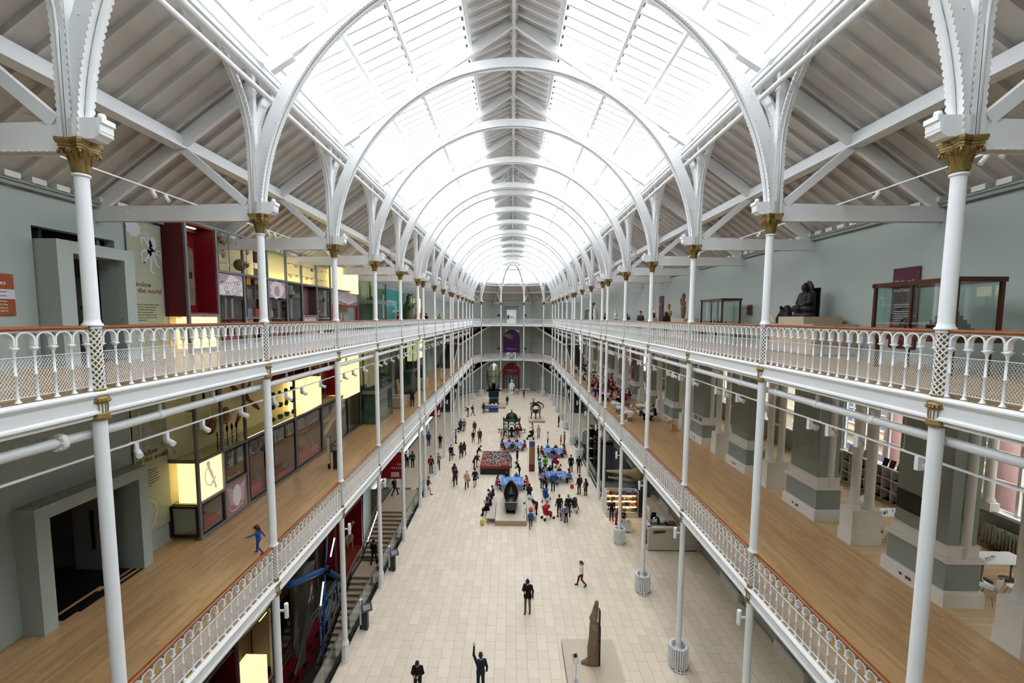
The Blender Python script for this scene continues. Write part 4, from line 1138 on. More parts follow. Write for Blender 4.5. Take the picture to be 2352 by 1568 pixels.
        pr += [(w_ - d*.01, w_ + d*.02, .027, .027, 0), (w_+d*.03-side*.018, w_+d*.03+side*.018, .021, .021, 0), (w_+d*.065-side*.022, w_+d*.065+side*.022, .018, .018, 0)]
        if fingers:
            curl = .6
            for q in range(4):
                b0 = w_ + d*.08 + side*(-.030+.020*q); L = (.030,.036,.034,.026)[q]
                k1 = b0 + nrm(d+bend_*curl*.6)*L; k2 = k1 + nrm(d*.6+bend_*curl)*L*.9
                pr += [(b0, k1, .0095, .0090, 0), (k1, k2, .0090, .0078, 0)]
            tb = w_ + d*.035 - side*.026*(1); t1 = tb + nrm(d*.7 - side*.8 + bend_*.4)*.035; pr += [(tb, t1, .0125, .011, 0), (t1, t1 + nrm(d+bend_*.5)*.028, .0105, .009, 0)]
    # legs and shoes
    for s in (1,-1):
        hp = V3(s*.088,-.01,.89+dz); kn, an, to = legs[s]
        lt = 0 if bare_legs else 2
        pr += [(hp, kn, .088*f, .062*f if lt else .056, 2), (kn, an + V3(0,0,.03), .060*f if lt else .05, .046*f if lt else .036, lt)]
        pr += [(kn*.75+an*.25 + V3(0,-.018,0), kn*.45+an*.55 + V3(0,-.012,0), .054*f if lt else .05, .046, lt)]
        pr += [(an+V3(0,-.02,-.035), to, .044, .038, 3), (an+V3(0,-.01,.0), an+V3(0,0,.04), .044, .042, 3)]
    hcw = hr((0,0,0))
    eyes = [hr((s*.034,.092,.012)) for s in (1,-1)]; mouth = hr((0,.085,-.060)); R0 = .010 if h < .011 else .013
    def paint(cen, tg):
        for e in eyes: tg[(np.linalg.norm(cen-e, axis=1) < R0*hs*1.3) & (tg == 0)] = 4
        dm = np.abs(cen-mouth); tg[(dm[:,0] < .024*hs) & (dm[:,1] < .035) & (dm[:,2] < .006*hs+.003) & (tg == 0)] = 5
        return tg
    me = sdf_mesh(name, pr, h, .028, 6, paint)
    top = hc + V3(0,0,.13*hs)
    return dict(me=me, head=hcw, nod=lean+hl, hs=hs, hands={s: (T_(wr[s]) if pose not in ('reach','bend','push') else wr[s]) for s in (1,-1)}, back=T_(V3(0,-.13*f,1.28)), lean=lean, top=float(top[2]))
# hair in head space (origin = head centre, face towards +y)
def hair_mesh(kind, h=.012):
    pr = []
    if kind == 'short': pr = [(V3(0,-.028,.045), V3(0,-.018,.05), .096, .096, 0, (.90,1.0,1.0)), (V3(0,-.05,-.01), V3(0,-.055,-.04), .07, .055, 0), (V3(-.04,.06,.085), V3(.04,.06,.085), .026, .026, 0)]
    if kind == 'curly':
        pr = [(V3(0,-.03,.045), V3(0,-.02,.05), .105, .105, 0)] + [(V3(.085*math.cos(a)*.9,-.03+.075*math.sin(a),.06+.04*math.sin(3*a)), V3(.085*math.cos(a)*.9,-.03+.075*math.sin(a),.07), .035, .035, 0) for a in np.linspace(0, 6.2, 11)]
    if kind in ('long', 'tail', 'bun'):
        pr = [(V3(0,-.026,.045), V3(0,-.02,.05), .099, .099, 0, (.92,1.0,1.0)), (V3(-.045,.055,.088), V3(.045,.055,.088), .028, .028, 0)]
        if kind == 'long': pr += [(V3(0,-.055,.0), V3(0,-.075,-.24), .085, .085, 0, (1.15,.75,1)), (V3(.075,-.01,.02), V3(.085,.0,-.17), .035, .03, 0), (V3(-.075,-.01,.02), V3(-.085,.0,-.17), .035, .03, 0)]
        if kind == 'tail': pr += [(V3(0,-.105,.03), V3(0,-.125,.02), .03, .03, 0), (V3(0,-.125,.02), V3(0,-.15,-.16), .034, .018, 0), (V3(0,-.06,-.03), V3(0,-.06,-.05), .055, .05, 0)]
        if kind == 'bun': pr += [(V3(0,-.10,.09), V3(0,-.11,.095), .045, .045, 0), (V3(0,-.06,-.03), V3(0,-.06,-.05), .055, .05, 0)]
    if kind == 'beanie': pr = [(V3(0,-.02,.06), V3(0,-.03,.085), .102, .085, 0), (V3(0,-.012,.035), V3(0,-.012,.05), .101, .101, 0, (.95,1.05,.35)), (V3(0,-.05,.19), V3(0,-.055,.205), .022, .022, 0)]
    if kind == 'cap': pr = [(V3(0,-.015,.055), V3(0,-.015,.065), .10, .098, 0, (.92,1.02,.9)), (V3(-.03,.10,.055), V3(.03,.10,.05), .04, .04, 0, (1,1.4,.28))]
    if kind == 'hood': pr = [(V3(0,-.035,.03), V3(0,-.03,.05), .125, .12, 0), (V3(0,-.06,-.06), V3(0,-.06,-.16), .10, .10, 0)]
    if kind == 'fringe': pr = [(V3(0,-.09,-.02), V3(0,-.06,.0), .035, .05, 0, (1.5,1,1)), (V3(.07,-.02,.0), V3(.06,-.06,.0), .025, .03, 0), (V3(-.07,-.02,.0), V3(-.06,-.06,.0), .025, .03, 0)]
    return sdf_mesh('hair_'+kind, pr, h, .02, 1)
HAIR = {k: hair_mesh(k) for k in ('short','curly','long','tail','bun','beanie','cap','hood','fringe')}
BODY = {}
def get_body(pose, **kw):
    key = (pose,) + tuple(sorted(kw.items()))
    if key not in BODY: BODY[key] = body('person_body', pose, **kw)
    return BODY[key]
PAL = dict(black=(.06,.06,.07), charcoal=(.17,.17,.18), grey=(.45,.45,.46), lgrey=(.68,.68,.68), white=(.86,.86,.85), navy=(.09,.11,.22), blue=(.13,.30,.62), sky=(.15,.52,.80), teal=(.05,.40,.36), green=(.35,.62,.22),
    olive=(.22,.23,.16), dgreen=(.14,.19,.14), red=(.72,.09,.11), maroon=(.34,.07,.12), crimson=(.62,.08,.20), orange=(.85,.32,.08), pink=(.86,.50,.55), lilac=(.62,.56,.74), purple=(.30,.14,.36), beige=(.76,.66,.56), tan=(.60,.48,.34), khaki=(.42,.38,.30), brown=(.30,.20,.14), jeans=(.20,.25,.36), djeans=(.13,.16,.24), cream=(.86,.80,.70), plum=(.22,.14,.18), mauve=(.55,.45,.62))
HAIRC = dict(black=(.05,.04,.04), dark=(.12,.08,.06), brown=(.27,.17,.11), fair=(.62,.48,.30), grey=(.55,.54,.52), ginger=(.50,.25,.12), white=(.8,.8,.79))
SKINS = [mat('skin_light', (.86,.68,.57), .55), mat('skin_rosy', (.83,.62,.53), .55), mat('skin_tan', (.70,.51,.40), .55), mat('skin_brown', (.42,.28,.21), .55)]
EYEM = mat('eye_dark', (.10,.07,.06), .3); LIPM = mat('lip_rose', (.66,.36,.34), .5)
def cloth(c): return mat('cloth_'+c, PAL[c], .85, noise=.10, nscale=9)
def hairm(c): return mat('hair_'+c, HAIRC[c], .6, noise=.2, nscale=30)
BAG = {}
def bag_mesh():
    m = MB(); m.box(-.14,.14,-.17,0,-.22,.2); m.box(-.11,.11,-.21,-.17,-.18,.02)
    me = m.mesh('backpack', DARK); return me
BAGM = sdf_mesh('backpack', [(V3(-.07,-.07,-.12), V3(.07,-.07,-.12), .095, .095, 0), (V3(-.06,-.07,.08), V3(.06,-.07,.08), .085, .085, 0), (V3(-.05,-.14,-.10), V3(.05,-.14,-.10), .06, .06, 0), (V3(-.07,-.07,-.03), V3(.07,-.07,-.03), .095, .095, 0)], .018, .05, 1)
TOTE = sdf_mesh('shoulder_bag', [(V3(0,-.10,-.10), V3(0,.10,-.10), .07, .07, 0, (.7,1,1)), (V3(0,-.08,.02), V3(0,.08,.02), .05, .05, 0, (.7,1,1))], .018, .03, 1)
def person(label, pose, x, y, z, rz, ht=1.72, top='black', legs='djeans', shoes='black', hair='short', hc='brown', skin=0, pack=None, tote=None, group=None, hold=None, nodgroup=None, **kw):
    b = get_body(pose, **kw)
    s = ht/1.745
    o = put('person', b['me'], None, (x, y, z), rz, scale=s); tag(o, label, 'person', group)
    for i, m in enumerate((SKINS[skin], cloth(top), cloth(legs), cloth(shoes), EYEM, LIPM)):
        o.material_slots[i].link = 'OBJECT'; o.material_slots[i].material = m
    if hair and hair != 'bald':
        hat = hair in ('beanie','cap','hood')
        c = put('hat' if hat else 'hair', HAIR[hair], o, tuple(b['head']), rot=(-b['nod'], 0, 0), scale=b['hs']); c.material_slots[0].link = 'OBJECT'; c.material_slots[0].material = cloth(hc) if hat else hairm(hc)
    if pack:
        c = put('backpack', BAGM, o, tuple(b['back']), rot=(-b['lean'], 0, 0)); c.material_slots[0].link = 'OBJECT'; c.material_slots[0].material = cloth(pack)
    if tote:
        c = put('shoulder_bag', TOTE, o, (.30, -.02, .92), rz=0); c.material_slots[0].link = 'OBJECT'; c.material_slots[0].material = cloth(tote)
    return o, b, s
# ================================================================= left side: doorways, banners, display wall
RED = mat('deep_red_lacquer', (.50, .05, .14), .45, noise=.06, nscale=2)
REDD = mat('dark_red_panel', (.33, .035, .08), .5)
CRIM = mat('crimson_board', (.62, .07, .17), .5)
MAUVE = mat('mauve_board', (.70, .62, .66), .5)
MAUVED = mat('dusky_mauve_board', (.46, .38, .40), .5)
LINEW = mat('pale_print', (.90, .88, .90), .6)
CREAM = mat('cream_back_panel', (.88, .85, .66), .6)
OLIVE = mat('olive_banner_cloth', (.66, .68, .58), .7, noise=.03, nscale=3)
BANNERP = mat('pale_lilac_print', (.80, .79, .82), .7)
MAROON = mat('maroon_ink', (.40, .08, .14), .6)
LBOX = mat('lit_cream_box', (1.0, .90, .66), .5, emit=.85, noise=.06, nscale=1.2)
LSTRIP = mat('lit_strip', (1.0, .93, .72), .5, emit=3.0)
CASEF = mat('black_case_frame', (.05, .055, .075), .4)
CGLASS = glass('case_glass', (.93, .94, .93), .10)
BRONZE = mat('dark_bronze', (.20, .16, .11), .35, .6, noise=.3, nscale=12)
VERD = mat('verdigris_bronze', (.16, .36, .33), .55, .3, noise=.25, nscale=14)
BONE = mat('old_bone', (.80, .71, .56), .6, noise=.15, nscale=9)
STONEG = mat('grey_stone', (.46, .43, .40), .8, noise=.25, nscale=12)
WOODB = wood('old_brown_wood', (.42, .29, .18), (.30, .20, .12), (3, 3, 1.0), .55, .1)
def stroke(m, pts, w, x, th=.006):
    for a, b in zip(pts, pts[1:]): m.bar((x, a[0], a[1]), (x, b[0], b[1]), th, w, (0, -(b[1]-a[1]), b[0]-a[0]) if (abs(b[0]-a[0])+abs(b[1]-a[1])) > 1e-5 else (0,0,1))
def ribbon(m, pts, w, x, th=.006):       # tapering flat ribbon in the plane x
    n = len(pts); L = []; Rr = []
    for i, (a, b) in enumerate(pts):
        p0, p1 = pts[max(0, i-1)], pts[min(n-1, i+1)]; d = math.hypot(p1[0]-p0[0], p1[1]-p0[1]) or 1
        nx, nz = -(p1[1]-p0[1])/d, (p1[0]-p0[0])/d; ww = (w[i] if isinstance(w, (list, tuple)) else w)/2
        L.append((a+nx*ww, b+nz*ww)); Rr.append((a-nx*ww, b-nz*ww))
    vs = [(xx, a, b) for xx in (x, x+th) for a, b in L+Rr]; k = 2*n; fs = []
    for i in range(n-1):
        fs += [(i, i+1, n+i+1, n+i), (k+i+1, k+i, k+n+i, k+n+i+1), (i, k+i, k+i+1, i+1), (n+i+1, k+n+i+1, k+n+i, n+i)]
    m.add(vs, fs)
def blob(m, cy_, cz, ry, rz_, x, th=.006, n=20, wob=0.0, seed=1):
    r = random.Random(seed)
    m.prism([(cy_+ry*math.cos(2*PI*k/n)*(1+r.uniform(-wob, wob)), cz+rz_*math.sin(2*PI*k/n)*(1+r.uniform(-wob, wob))) for k in range(n)], x, x+th, 'x')

# --- portals
XL1 = -12.55
def portal_frame(name, lab, xw, xf, y0, y1, z, h, oy0, oy1, oh):
    t = thing(name, lab, 'doorway', (xf, (y0+y1)/2, z), kind='structure'); ym = (y0+y1)/2
    P = lambda *a: bx(a[0]-xf, a[1]-xf, a[2]-ym, a[3]-ym, a[4], a[5])
    P(xw-.5, xf, y0, oy0, 0, h).build('jamb', SAGE, t); P(xw-.5, xf, oy1, y1, 0, h).build('jamb', SAGE, t); P(xw-.5, xf, oy0, oy1, oh, h).build('lintel', SAGE, t)
    P(xw-3.0, xw-.32, y0-.5, y0-.4, 0, 4).build('passage_end', DARK, t); P(xw-3.0, xw-.32, y1+.4, y1+.5, 0, 4).build('passage_end', DARK, t); P(xw-3.0, xw-2.9, y0-.4, y1+.4, 0, 4).build('passage_back', DARK, t)  # near-black linings put the passage's darkness into their colour
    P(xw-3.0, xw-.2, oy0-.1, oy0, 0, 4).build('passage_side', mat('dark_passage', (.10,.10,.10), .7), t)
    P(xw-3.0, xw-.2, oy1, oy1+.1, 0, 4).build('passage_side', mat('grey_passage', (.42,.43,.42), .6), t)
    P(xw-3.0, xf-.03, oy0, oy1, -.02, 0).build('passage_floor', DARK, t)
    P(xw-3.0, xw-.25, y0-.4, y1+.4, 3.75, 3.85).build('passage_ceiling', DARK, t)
    d = P(xw-1.6, xw-.5, oy1-.10, oy1-.05, 0, 2.45).build('door', mat('grey_door', (.55,.545,.53), .45), t)
    P(xw-1.0, xw-.88, oy1-.115, oy1-.10, .7, 2.0).build('door_window', DARK, d)
    P(xw-.72, xw-.62, oy1-.115, oy1-.10, 1.5, 1.6).build('door_sign', mat('blue_disc', (.08,.13,.35), .5), d)
    return t
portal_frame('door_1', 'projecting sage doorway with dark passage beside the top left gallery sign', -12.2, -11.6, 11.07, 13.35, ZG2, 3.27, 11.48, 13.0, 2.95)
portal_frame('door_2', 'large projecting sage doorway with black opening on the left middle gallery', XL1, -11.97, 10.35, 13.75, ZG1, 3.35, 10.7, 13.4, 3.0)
# orange sign
ORANGE = mat('burnt_orange', (.60, .29, .11), .5)
t = thing('wall_sign', 'burnt orange directory sign with white band at the left edge', 'sign', (-12.19, 9.9, 15.36))
bx(0, .03, -.62, .62, 0, 1.0).build('board', ORANGE, t); bx(.03, .034, -.62, .62, .40, .63).build('white_band', mat('lilac_white', (.80,.82,.88), .5), t)
text('heading', 'Galleries', .15, WHITE, t, (.036, .45, .74), FL, 'RIGHT')
for k, (s, z) in enumerate((('Adventure', .555), ('Discoveries', .46), ('Design', .33), ('Art and Living', .25), ('World Cultures', .17), ('Artistic Legacies', .1))):
    text('lettering', s, .055, ORANGE if k < 2 else WHITE, t, (.037, .45, z), FL, 'RIGHT')
for yy in (-.56, .56):
    for zz in (.06, .94): bx(.03, .045, yy-.02, yy+.02, zz-.02, zz+.02).build('fixing', STEEL, t)
# --- long banner (top and middle levels)
def octopus(m, x, cy_, cz, s):
    blob(m, cy_, cz+.18*s, .13*s, .22*s, x); blob(m, cy_-.09*s, cz-.02*s, .12*s, .11*s, x)
    arms = [[(-.05,-.05),(-.3,-.02),(-.42,-.12),(-.40,-.38),(-.25,-.36)],[(-.1,-.1),(-.25,-.25),(-.34,-.40),(-.3,-.42)],[(-.08,-.1),(-.1,-.35),(-.12,-.58),(-.05,-.66),(-.02,-.6)],
            [(0,-.1),(.06,-.3),(.15,-.44),(.24,-.46)],[(.05,-.05),(.2,-.12),(.3,-.2)],[(-.1,.05),(-.22,.2),(-.3,.34),(-.40,.30),(-.38,.05)],[(-.05,.1),(-.12,.3),(-.2,.46),(-.28,.44)],[(.05,0),(.2,.02),(.3,-.04)]]
    for a in arms:
        pts = []
        for (p, q) in zip(a, a[1:]):
            for k in range(4): pts.append((cy_+s*(p[0]+(q[0]-p[0])*k/4), cz+s*(p[1]+(q[1]-p[1])*k/4)))
        pts.append((cy_+s*a[-1][0], cz+s*a[-1][1])); ribbon(m, pts, [.10*s*(1-.75*i/len(pts)) for i in range(len(pts))], x)
t = thing('hanging_banner', 'olive banner with pale octopus and maroon title at top left', 'banner', (-12.14, 14.35, 14.1))
bx(-.02, 0, -.62, .66, .0, 4.28).build('cloth', OLIVE, t)
m = MB(); octopus(m, .002, .38, 3.45, 1.15); m.build('octopus_print', BANNERP, t)
m = MB(); m.prism([(-.35+.30*math.cos(k*PI/8)*(1 if k % 2 else .78), 4.05+.30*math.sin(k*PI/8)*(1 if k % 2 else .78)) for k in range(16)], .002, .006, 'x'); m.build('star_print', BANNERP, t)
text('title', 'Window\non the world', .235, MAROON, t, (.004, -.62, 2.22), FL, spacing=.85)
for k in range(9): text('small_print', ['The museum\u2019s collections offer a window','on the world. It is a place where the','past of Scotland and the wild meet.','Long vistas and curious cabinets','of creations reflect human creativity,','and inspire us to wonder at diversity','in the natural world.','','There is more at the information station'][k], .062, MAROON, t, (.004, -.55, 1.62-k*.085), FL)
m = MB()
for q in range(4): stroke(m, [(-.05+q*.12, .1), (-.05+q*.12, .95-.03*abs(q-1.5))], .03, .003)
for q in range(6): stroke(m, [(-.07, .2+q*.14), (.33, .2+q*.14)], .025, .003)
stroke(m, [(.33,.9),(.62,.1)], .04, .003); stroke(m, [(-.07,.9),(-.3,.1)], .04, .003)
m.build('ship_print', BANNERP, t)
t = thing('hanging_banner', 'olive banner with pale mask, fern and shell prints on the middle level', 'banner', (-12.48, 14.9, ZG1+.75))
bx(-.02, 0, -1.05, .35, 0, 5.6).build('cloth', OLIVE, t)
m = MB()
for q in range(16):
    a = -1.2+q*.16; stroke(m, [(-.72+.1*math.cos(a), 4.05-q*.075), (-.55+.25*math.cos(a*.7), 4.0-q*.07)], .02, .003)
ribbon(m, [(-.75, 4.3-q*.12) for q in range(12)], [.1-.007*q for q in range(12)], .003)
for q in range(11):
    a = PI*.1+q*PI*.85/10; stroke(m, [(-.95,.35),(-.95+.62*math.cos(a-.9), .45+.62*math.sin(a-.6))], .02, .003)
ribbon(m, [(-.95+.66*math.cos(-.9+q*PI*.85/12), .5+.66*math.sin(-.6+q*PI*.85/12)) for q in range(13)], .035, .003)
for q in range(3): ribbon(m, [(-.15+(.35-.1*q)*math.cos(k*PI/10), 4.9+(.5-.12*q)*math.sin(k*PI/10)) for k in range(21)], .04, .003)
m.build('print', BANNERP, t)
text('title', 'Window\non the world', .26, MAROON, t, (.004, -1.02, 2.72), FL, spacing=.85)
for k in range(7): text('small_print', ['The collections here','offer a window on','the world. It is a place','where Scotland and','the wide world meet in','curious cabinets old','and new.'][k], .065, MAROON, t, (.004, -.68, 2.15-k*.09), FL)
# red and white safety notice at the far left
t = thing('safety_notice', 'small white notice with blue and red squares on the left wall', 'sign', (-12.53, 9.62, ZG1+.85))
bx(0, .015, -.16, .16, 0, .5).build('plate', WHITE, t); bx(.015, .018, -.12, .12, .27, .43).build('blue_square', mat('notice_blue', (.13,.22,.45), .5), t); bx(.015, .018, -.12, .12, .06, .22).build('red_square', mat('notice_red', (.6,.08,.09), .5), t)
# roller camera-like spot near the viewer under the top gallery
# --- display wall frame, three levels
XF, XB = -11.43, -12.18
def steel_frame(lab, z0, z1, ys, rails, zlo):
    t = thing('steel_display_rack', lab, 'display wall', (XF, 15.25, zlo), group='steel frames of the tall display wall')
    for y in ys: bx(-.05, .05, y-.05-15.25, y+.05-15.25, z0-zlo, z1-zlo).build('post', STEELG, t)
    for (ya, yb, z) in rails: bx(-.045, .045, ya-15.25+.05, yb-15.25-.05, z-.045-zlo, z+.045-zlo).build('rail', STEELG, t)
    return t
YS2 = [15.25, 16.82, 18.5, 20.3, 22.0, 23.6, 25.4, 27.35, 32.2]
YS1 = [15.25, 16.65, 18.15, 19.75, 22.4, 25.6, 29.75, 32.2]
fr2 = steel_frame('grey steel frame of the display wall on the top left gallery', ZG2, 18.72, YS2, [(15.25,32.2,18.7),(16.82,32.2,17.12),(15.25,16.82,15.4),(15.25,32.2,ZG2+.1),(18.5,20.3,15.3),(23.6,25.4,15.4)], ZG2)
bx(XB-XF, .0, -.06, .0, 1.32, 1.42).build('rail', STEELG, fr2); bx(XB-XF, 0, -.06, 0, 4.25, 4.35).build('rail', STEELG, fr2)
fr1 = steel_frame('grey steel frame of the display wall on the left middle gallery', ZG1, 13.5, YS1, [(15.25,32.2,10.05),(15.25,16.65,8.5),(16.65,18.15,8.62),(15.25,32.2,ZG1+.09)], ZG1)
for zz in (2.95, 4.85): bx(XL1-XF, 0, -.05, .05, zz-.05, zz+.05).build('rail', STEELG, fr1)
# back walls of the display wall
o = bx(XB-.02, XB, 15.3, 32.2, ZG2, 18.6).build('display_back_wall', CREAM, wl)
o = bx(XL1, XL1+.03, 15.3, 32.2, ZG1, 13.5).build('display_back_wall', CREAM, wl)
bx(XL1, XF, 15.3, 32.2, 10.0, 10.04).build('display_shelf', CREAM, wl)
bx(XB, XF, 16.9, 32.2, 17.08, 17.11).build('display_shelf', CREAM, wl)
bx(XF-.12, XF-.08, 18.2, 24.5, 10.05, 10.075).build('shelf_light', LSTRIP, wl)
bx(XF-.6, XF-.1, 20.4, 26.5, 17.12, 17.14).build('shelf_light', LSTRIP, wl)
def case(lab, y0, y1, z0, z1, back, xb=XB, plinth=None, xf=XF, fw=.075):
    t = thing('display_case', lab, 'display case', (xf, (y0+y1)/2, z0)); ym = (y0+y1)/2; h = z1-z0; w = (y1-y0)/2
    m = MB(); m.box(-.05, .02, -w, -w+fw, 0, h).box(-.05, .02, w-fw, w, 0, h).box(-.05, .02, -w+fw, w-fw, 0, fw).box(-.05, .02, -w+fw, w-fw, h-fw, h); m.build('frame', CASEF, t)
    MB().quad((0, -w+fw, fw), (0, w-fw, fw), (0, w-fw, h-fw), (0, -w+fw, h-fw)).build('glass_front', CGLASS, t)
    m = MB().box(xb-xf, xb-xf+.03, -w, w, 0, h).box(xb-xf, -.05, -w, -w+.02, 0, h).box(xb-xf, -.05, w-.02, w, 0, h).box(xb-xf, -.05, -w, w, 0, .03).box(xb-xf, -.05, -w, w, h-.03, h); m.build('case_lining', back, t)
    if plinth: bx(xb-xf+.1, -.15, -w+.12, w-.2, .03, plinth).build('plinth', CRIM, t)
    return t
def panel(lab, y0, y1, z0, z1, m_, xf=XF):
    t = thing('graphic_panel', lab, 'panel', (xf, (y0+y1)/2, z0)); bx(-.03, .0, -(y1-y0)/2, (y1-y0)/2, 0, z1-z0).build('board', m_, t); return t
def lightbox(lab, y0, y1, z0, z1, x0, x1):
    t = thing('light_box', lab, 'light box', (x1, (y0+y1)/2, z0)); bx(x0-x1, 0, -(y1-y0)/2, (y1-y0)/2, 0, z1-z0).build('lit_box', LBOX, t); return t
# top level bays
t = thing('display_case', 'tall deep red open case holding an old timber board', 'display case', (XF, 16.03, 15.45))
bx(XB-XF, XB-XF+.03, -.70, .70, 0, 3.2).build('back_panel', RED, t); bx(XB-XF, .02, -.72, -.69, 0, 3.2).build('side_panel', RED, t); bx(XB-XF, .02, .69, .72, 0, 3.2).build('side_panel', RED, t)
bx(XB-XF, .02, -.70, .70, 0, .05).build('base_panel', RED, t); bx(XB-XF, .02, -.70, .70, 3.15, 3.2).build('top_panel', RED, t); bx(-.45, -.35, -.55, .3, 3.13, 3.15).build('strip_lamp', LSTRIP, t)
bx(XB-XF-.02, -.03, -.86, -.80, -.1, 3.25).build('end_panel', REDD, t)
t = thing('timber_board', 'weathered grey brown timber board standing in the red case', 'board', (XB+.12, 15.98, 15.75))
m = MB(); r = random.Random(4); pts = [(-.40,0),(.38,.02),(.40,1.0),(.36,1.15),(.39,1.4),(.37,2.1),(.2,2.15),(-.38,2.12),(-.40,1.2)]
m.prism(pts, 0, .09, 'x').build('plank', mat('weathered_timber', (.47,.41,.33), .8, noise=.55, nscale=5, bump=.5, bscale=12), t); bx(.09, .10, .12, .26, 1.0, 1.25).build('knot_hole', DARK, t)
lightbox('small lit cream box under the red case, top left gallery', 15.32, 16.75, 14.2, 15.34, XF-.3, XF-.02)
lightbox('lit cream end box under the dark red panel, top left gallery', 15.30, 15.36, 14.2, 15.3, XB+.25, XF-.08)
t = panel('mauve panel with white coral drawing above a case, first of the top row', 16.9, 18.42, 16.2, 17.05, MAUVE)
m = MB(); m.prism([(-.74,.02),(.74,.02),(.74,.55),(.62,.66),(.3,.76),(.02,.84),(-.1,.80),(-.42,.45),(-.5,.5),(-.74,.35)][::-1], .001, .005, 'x'); m.build('coral_print', LINEW, t)
m = MB(); r = random.Random(3)
for k in range(26):
    cy_, cz = r.uniform(-.6,.66), r.uniform(.05,.55); rr = r.uniform(.05,.1)
    a0 = r.uniform(0,6); stroke(m, [(cy_+rr*math.cos(a0+q*PI/4), cz+rr*math.sin(a0+q*PI/4)) for q in range(6)], .014, .006)
m.build('line_print', MAUVED, t)
c = case('black framed glass case with dark red lining below the coral panel', 16.9, 18.42, 14.15, 16.15, REDD, plinth=.45)
t = panel('dusky mauve backing behind small hanging samples, top left gallery', 18.56, 20.24, 15.32, 17.06, MAUVED, XB+.2)
t = panel('mauve panel with white flower and moon drawing, top left gallery', 20.36, 21.94, 16.25, 17.05, MAUVE)
m = MB(); blob(m, .0, .4, .62, .42, .001, wob=.12, n=26, seed=5); m.build('flower_print', LINEW, t)
m = MB(); blob(m, .0, .34, .27, .25, .005, n=18); m.build('centre_print', MAUVE, t)
m = MB(); ribbon(m, [(.02+.2*math.cos(-1.2+q*.3), .34+.2*math.sin(-1.2+q*.3)) for q in range(9)], [.01,.05,.08,.1,.11,.1,.08,.05,.01], .011); m.build('moon_print', LINEW, t)
c = case('black framed case with small white figurines below the flower panel', 20.36, 21.94, 14.15, 16.2, REDD, plinth=.4)
for k in range(3):
    f = thing('figurine', 'little white porcelain figure on the glass shelf, %s of three' % ['first','second','third'][k], 'figurine', (XB+.35, 20.65+k*.33, 15.33), group='porcelain figurines in the red case')
    MB().lathe([(.07,0),(.075,.03),(.05,.1),(.06,.2),(.03,.27),(.045,.32),(.02,.37),(0,.38)], 10).build('body', WHITE2, f)
o = bx(XB+.1-XF, -.1, -.7, .7, 1.16, 1.175).build('shelf', CGLASS, c)
for k in range(2):
    f = thing('figurine', 'small reclining white animal figure, %s on the case floor' % ['left one','right one'][k], 'figurine', (XB+.4, 20.8+k*.55, 14.55), group='reclining animal figures in the red case')
    MB().sphere((0,0,.06), .09, 8, 5, (1,1.6,.7)).sphere((0,.13,.13), .05, 8, 5).build('body', WHITE2, f)
case('tall black framed empty glass case reflecting the hall, top left gallery', 22.06, 23.54, 14.15, 17.04, mat('case_grey', (.42,.42,.41), .6))
t = panel('dusky mauve board with dark metal instruments, top left gallery', 23.66, 25.34, 15.46, 17.04, mat('mauve_brown', (.50,.39,.39), .5), XB+.3)
for k, (yy, zz) in enumerate(((23.95, 16.75), (23.95, 16.1), (24.05, 15.75))):
    f = thing('instrument', 'dark metal instrument mounted on the mauve board, %s one' % ['top','middle','bottom'][k], 'instrument', (XB+.32, yy, zz))
    m = MB().box(0,.12,-.12,.12,-.03,.03).box(.02,.1,-.1,.1,.06,.09)
    if k == 0: m.box(.04,.06,-.1,-.08,-.25,.06).box(.04,.06,.08,.1,-.25,.06).box(.04,.06,-.1,.1,-.28,-.25)
    if k == 2: m.lathe([(.02,-.1),(.1,-.05),(.12,.1),(.06,.16),(.05,.25)], 10, (.1,.05,0))
    m.build('body', BRONZE, f)
t = panel('mauve panel with white letter shapes near the floor, top left gallery', 23.66, 25.34, 14.16, 15.34, MAUVE)
m = MB()
for k in range(3): ribbon(m, [(-.5+k*.45+.15*math.cos(q*PI/6), .85+.2*math.sin(q*PI/6)) for q in range(13)], .06, .002)
m.build('print', LINEW, t)
c = case('black framed case holding a silver ship model', 25.46, 27.28, 15.3, 17.0, mat('case_mauve', (.45,.34,.36), .5), plinth=.3)
case('low black framed case under the silver ship', 25.46, 27.28, 14.15, 15.22, REDD)
f = thing('ship_model', 'silver sailing ship model on red block in a case', 'model ship', (XB+.38, 26.2, 15.62))
m = MB().prism([(-.35,.12),(-.28,0),(.28,0),(.4,.16),(.3,.14)], -.07, .07, 'x')
for yy, h in ((-.15,.75),(.1,.95)): m.tube([(0,yy,.1),(0,yy,h)], .012, 6)
m.build('hull', STEEL, f); MB().prism([(-.3,.25),(-.05,.25),(-.12,.7)], -.005, .005, 'x').prism([(-.04,.3),(.28,.25),(.1,.88)], -.005, .005, 'x').build('sails', mat('silver_sail', (.75,.75,.76), .3, .8), f)
lightbox('large bright cream light box above the bicycle case', 28.6, 30.4, 17.15, 18.55, XB+.1, XF+.25)
lightbox('second bright cream light box beyond the ray panel', 30.7, 32.1, 17.0, 18.55, XB+.1, XF+.1)
t = panel('grey mauve panel with white ray pattern above the bicycle', 27.45, 32.1, 16.2, 17.05, mat('grey_mauve', (.56,.53,.58), .5))
m = MB()
for k in range(19):
    a = PI*.04+k*PI*.92/18; stroke(m, [(.5+.35*math.cos(a), .02), (.5+2.2*math.cos(a), .02+.80*math.sin(max(.3,a if a < PI/2 else PI-a)))], .035, .002)
m.build('ray_print', LINEW, t)
t = thing('display_case', 'low crimson framed open case with a red bicycle', 'display case', (XF, 29.8, ZG2+.1))
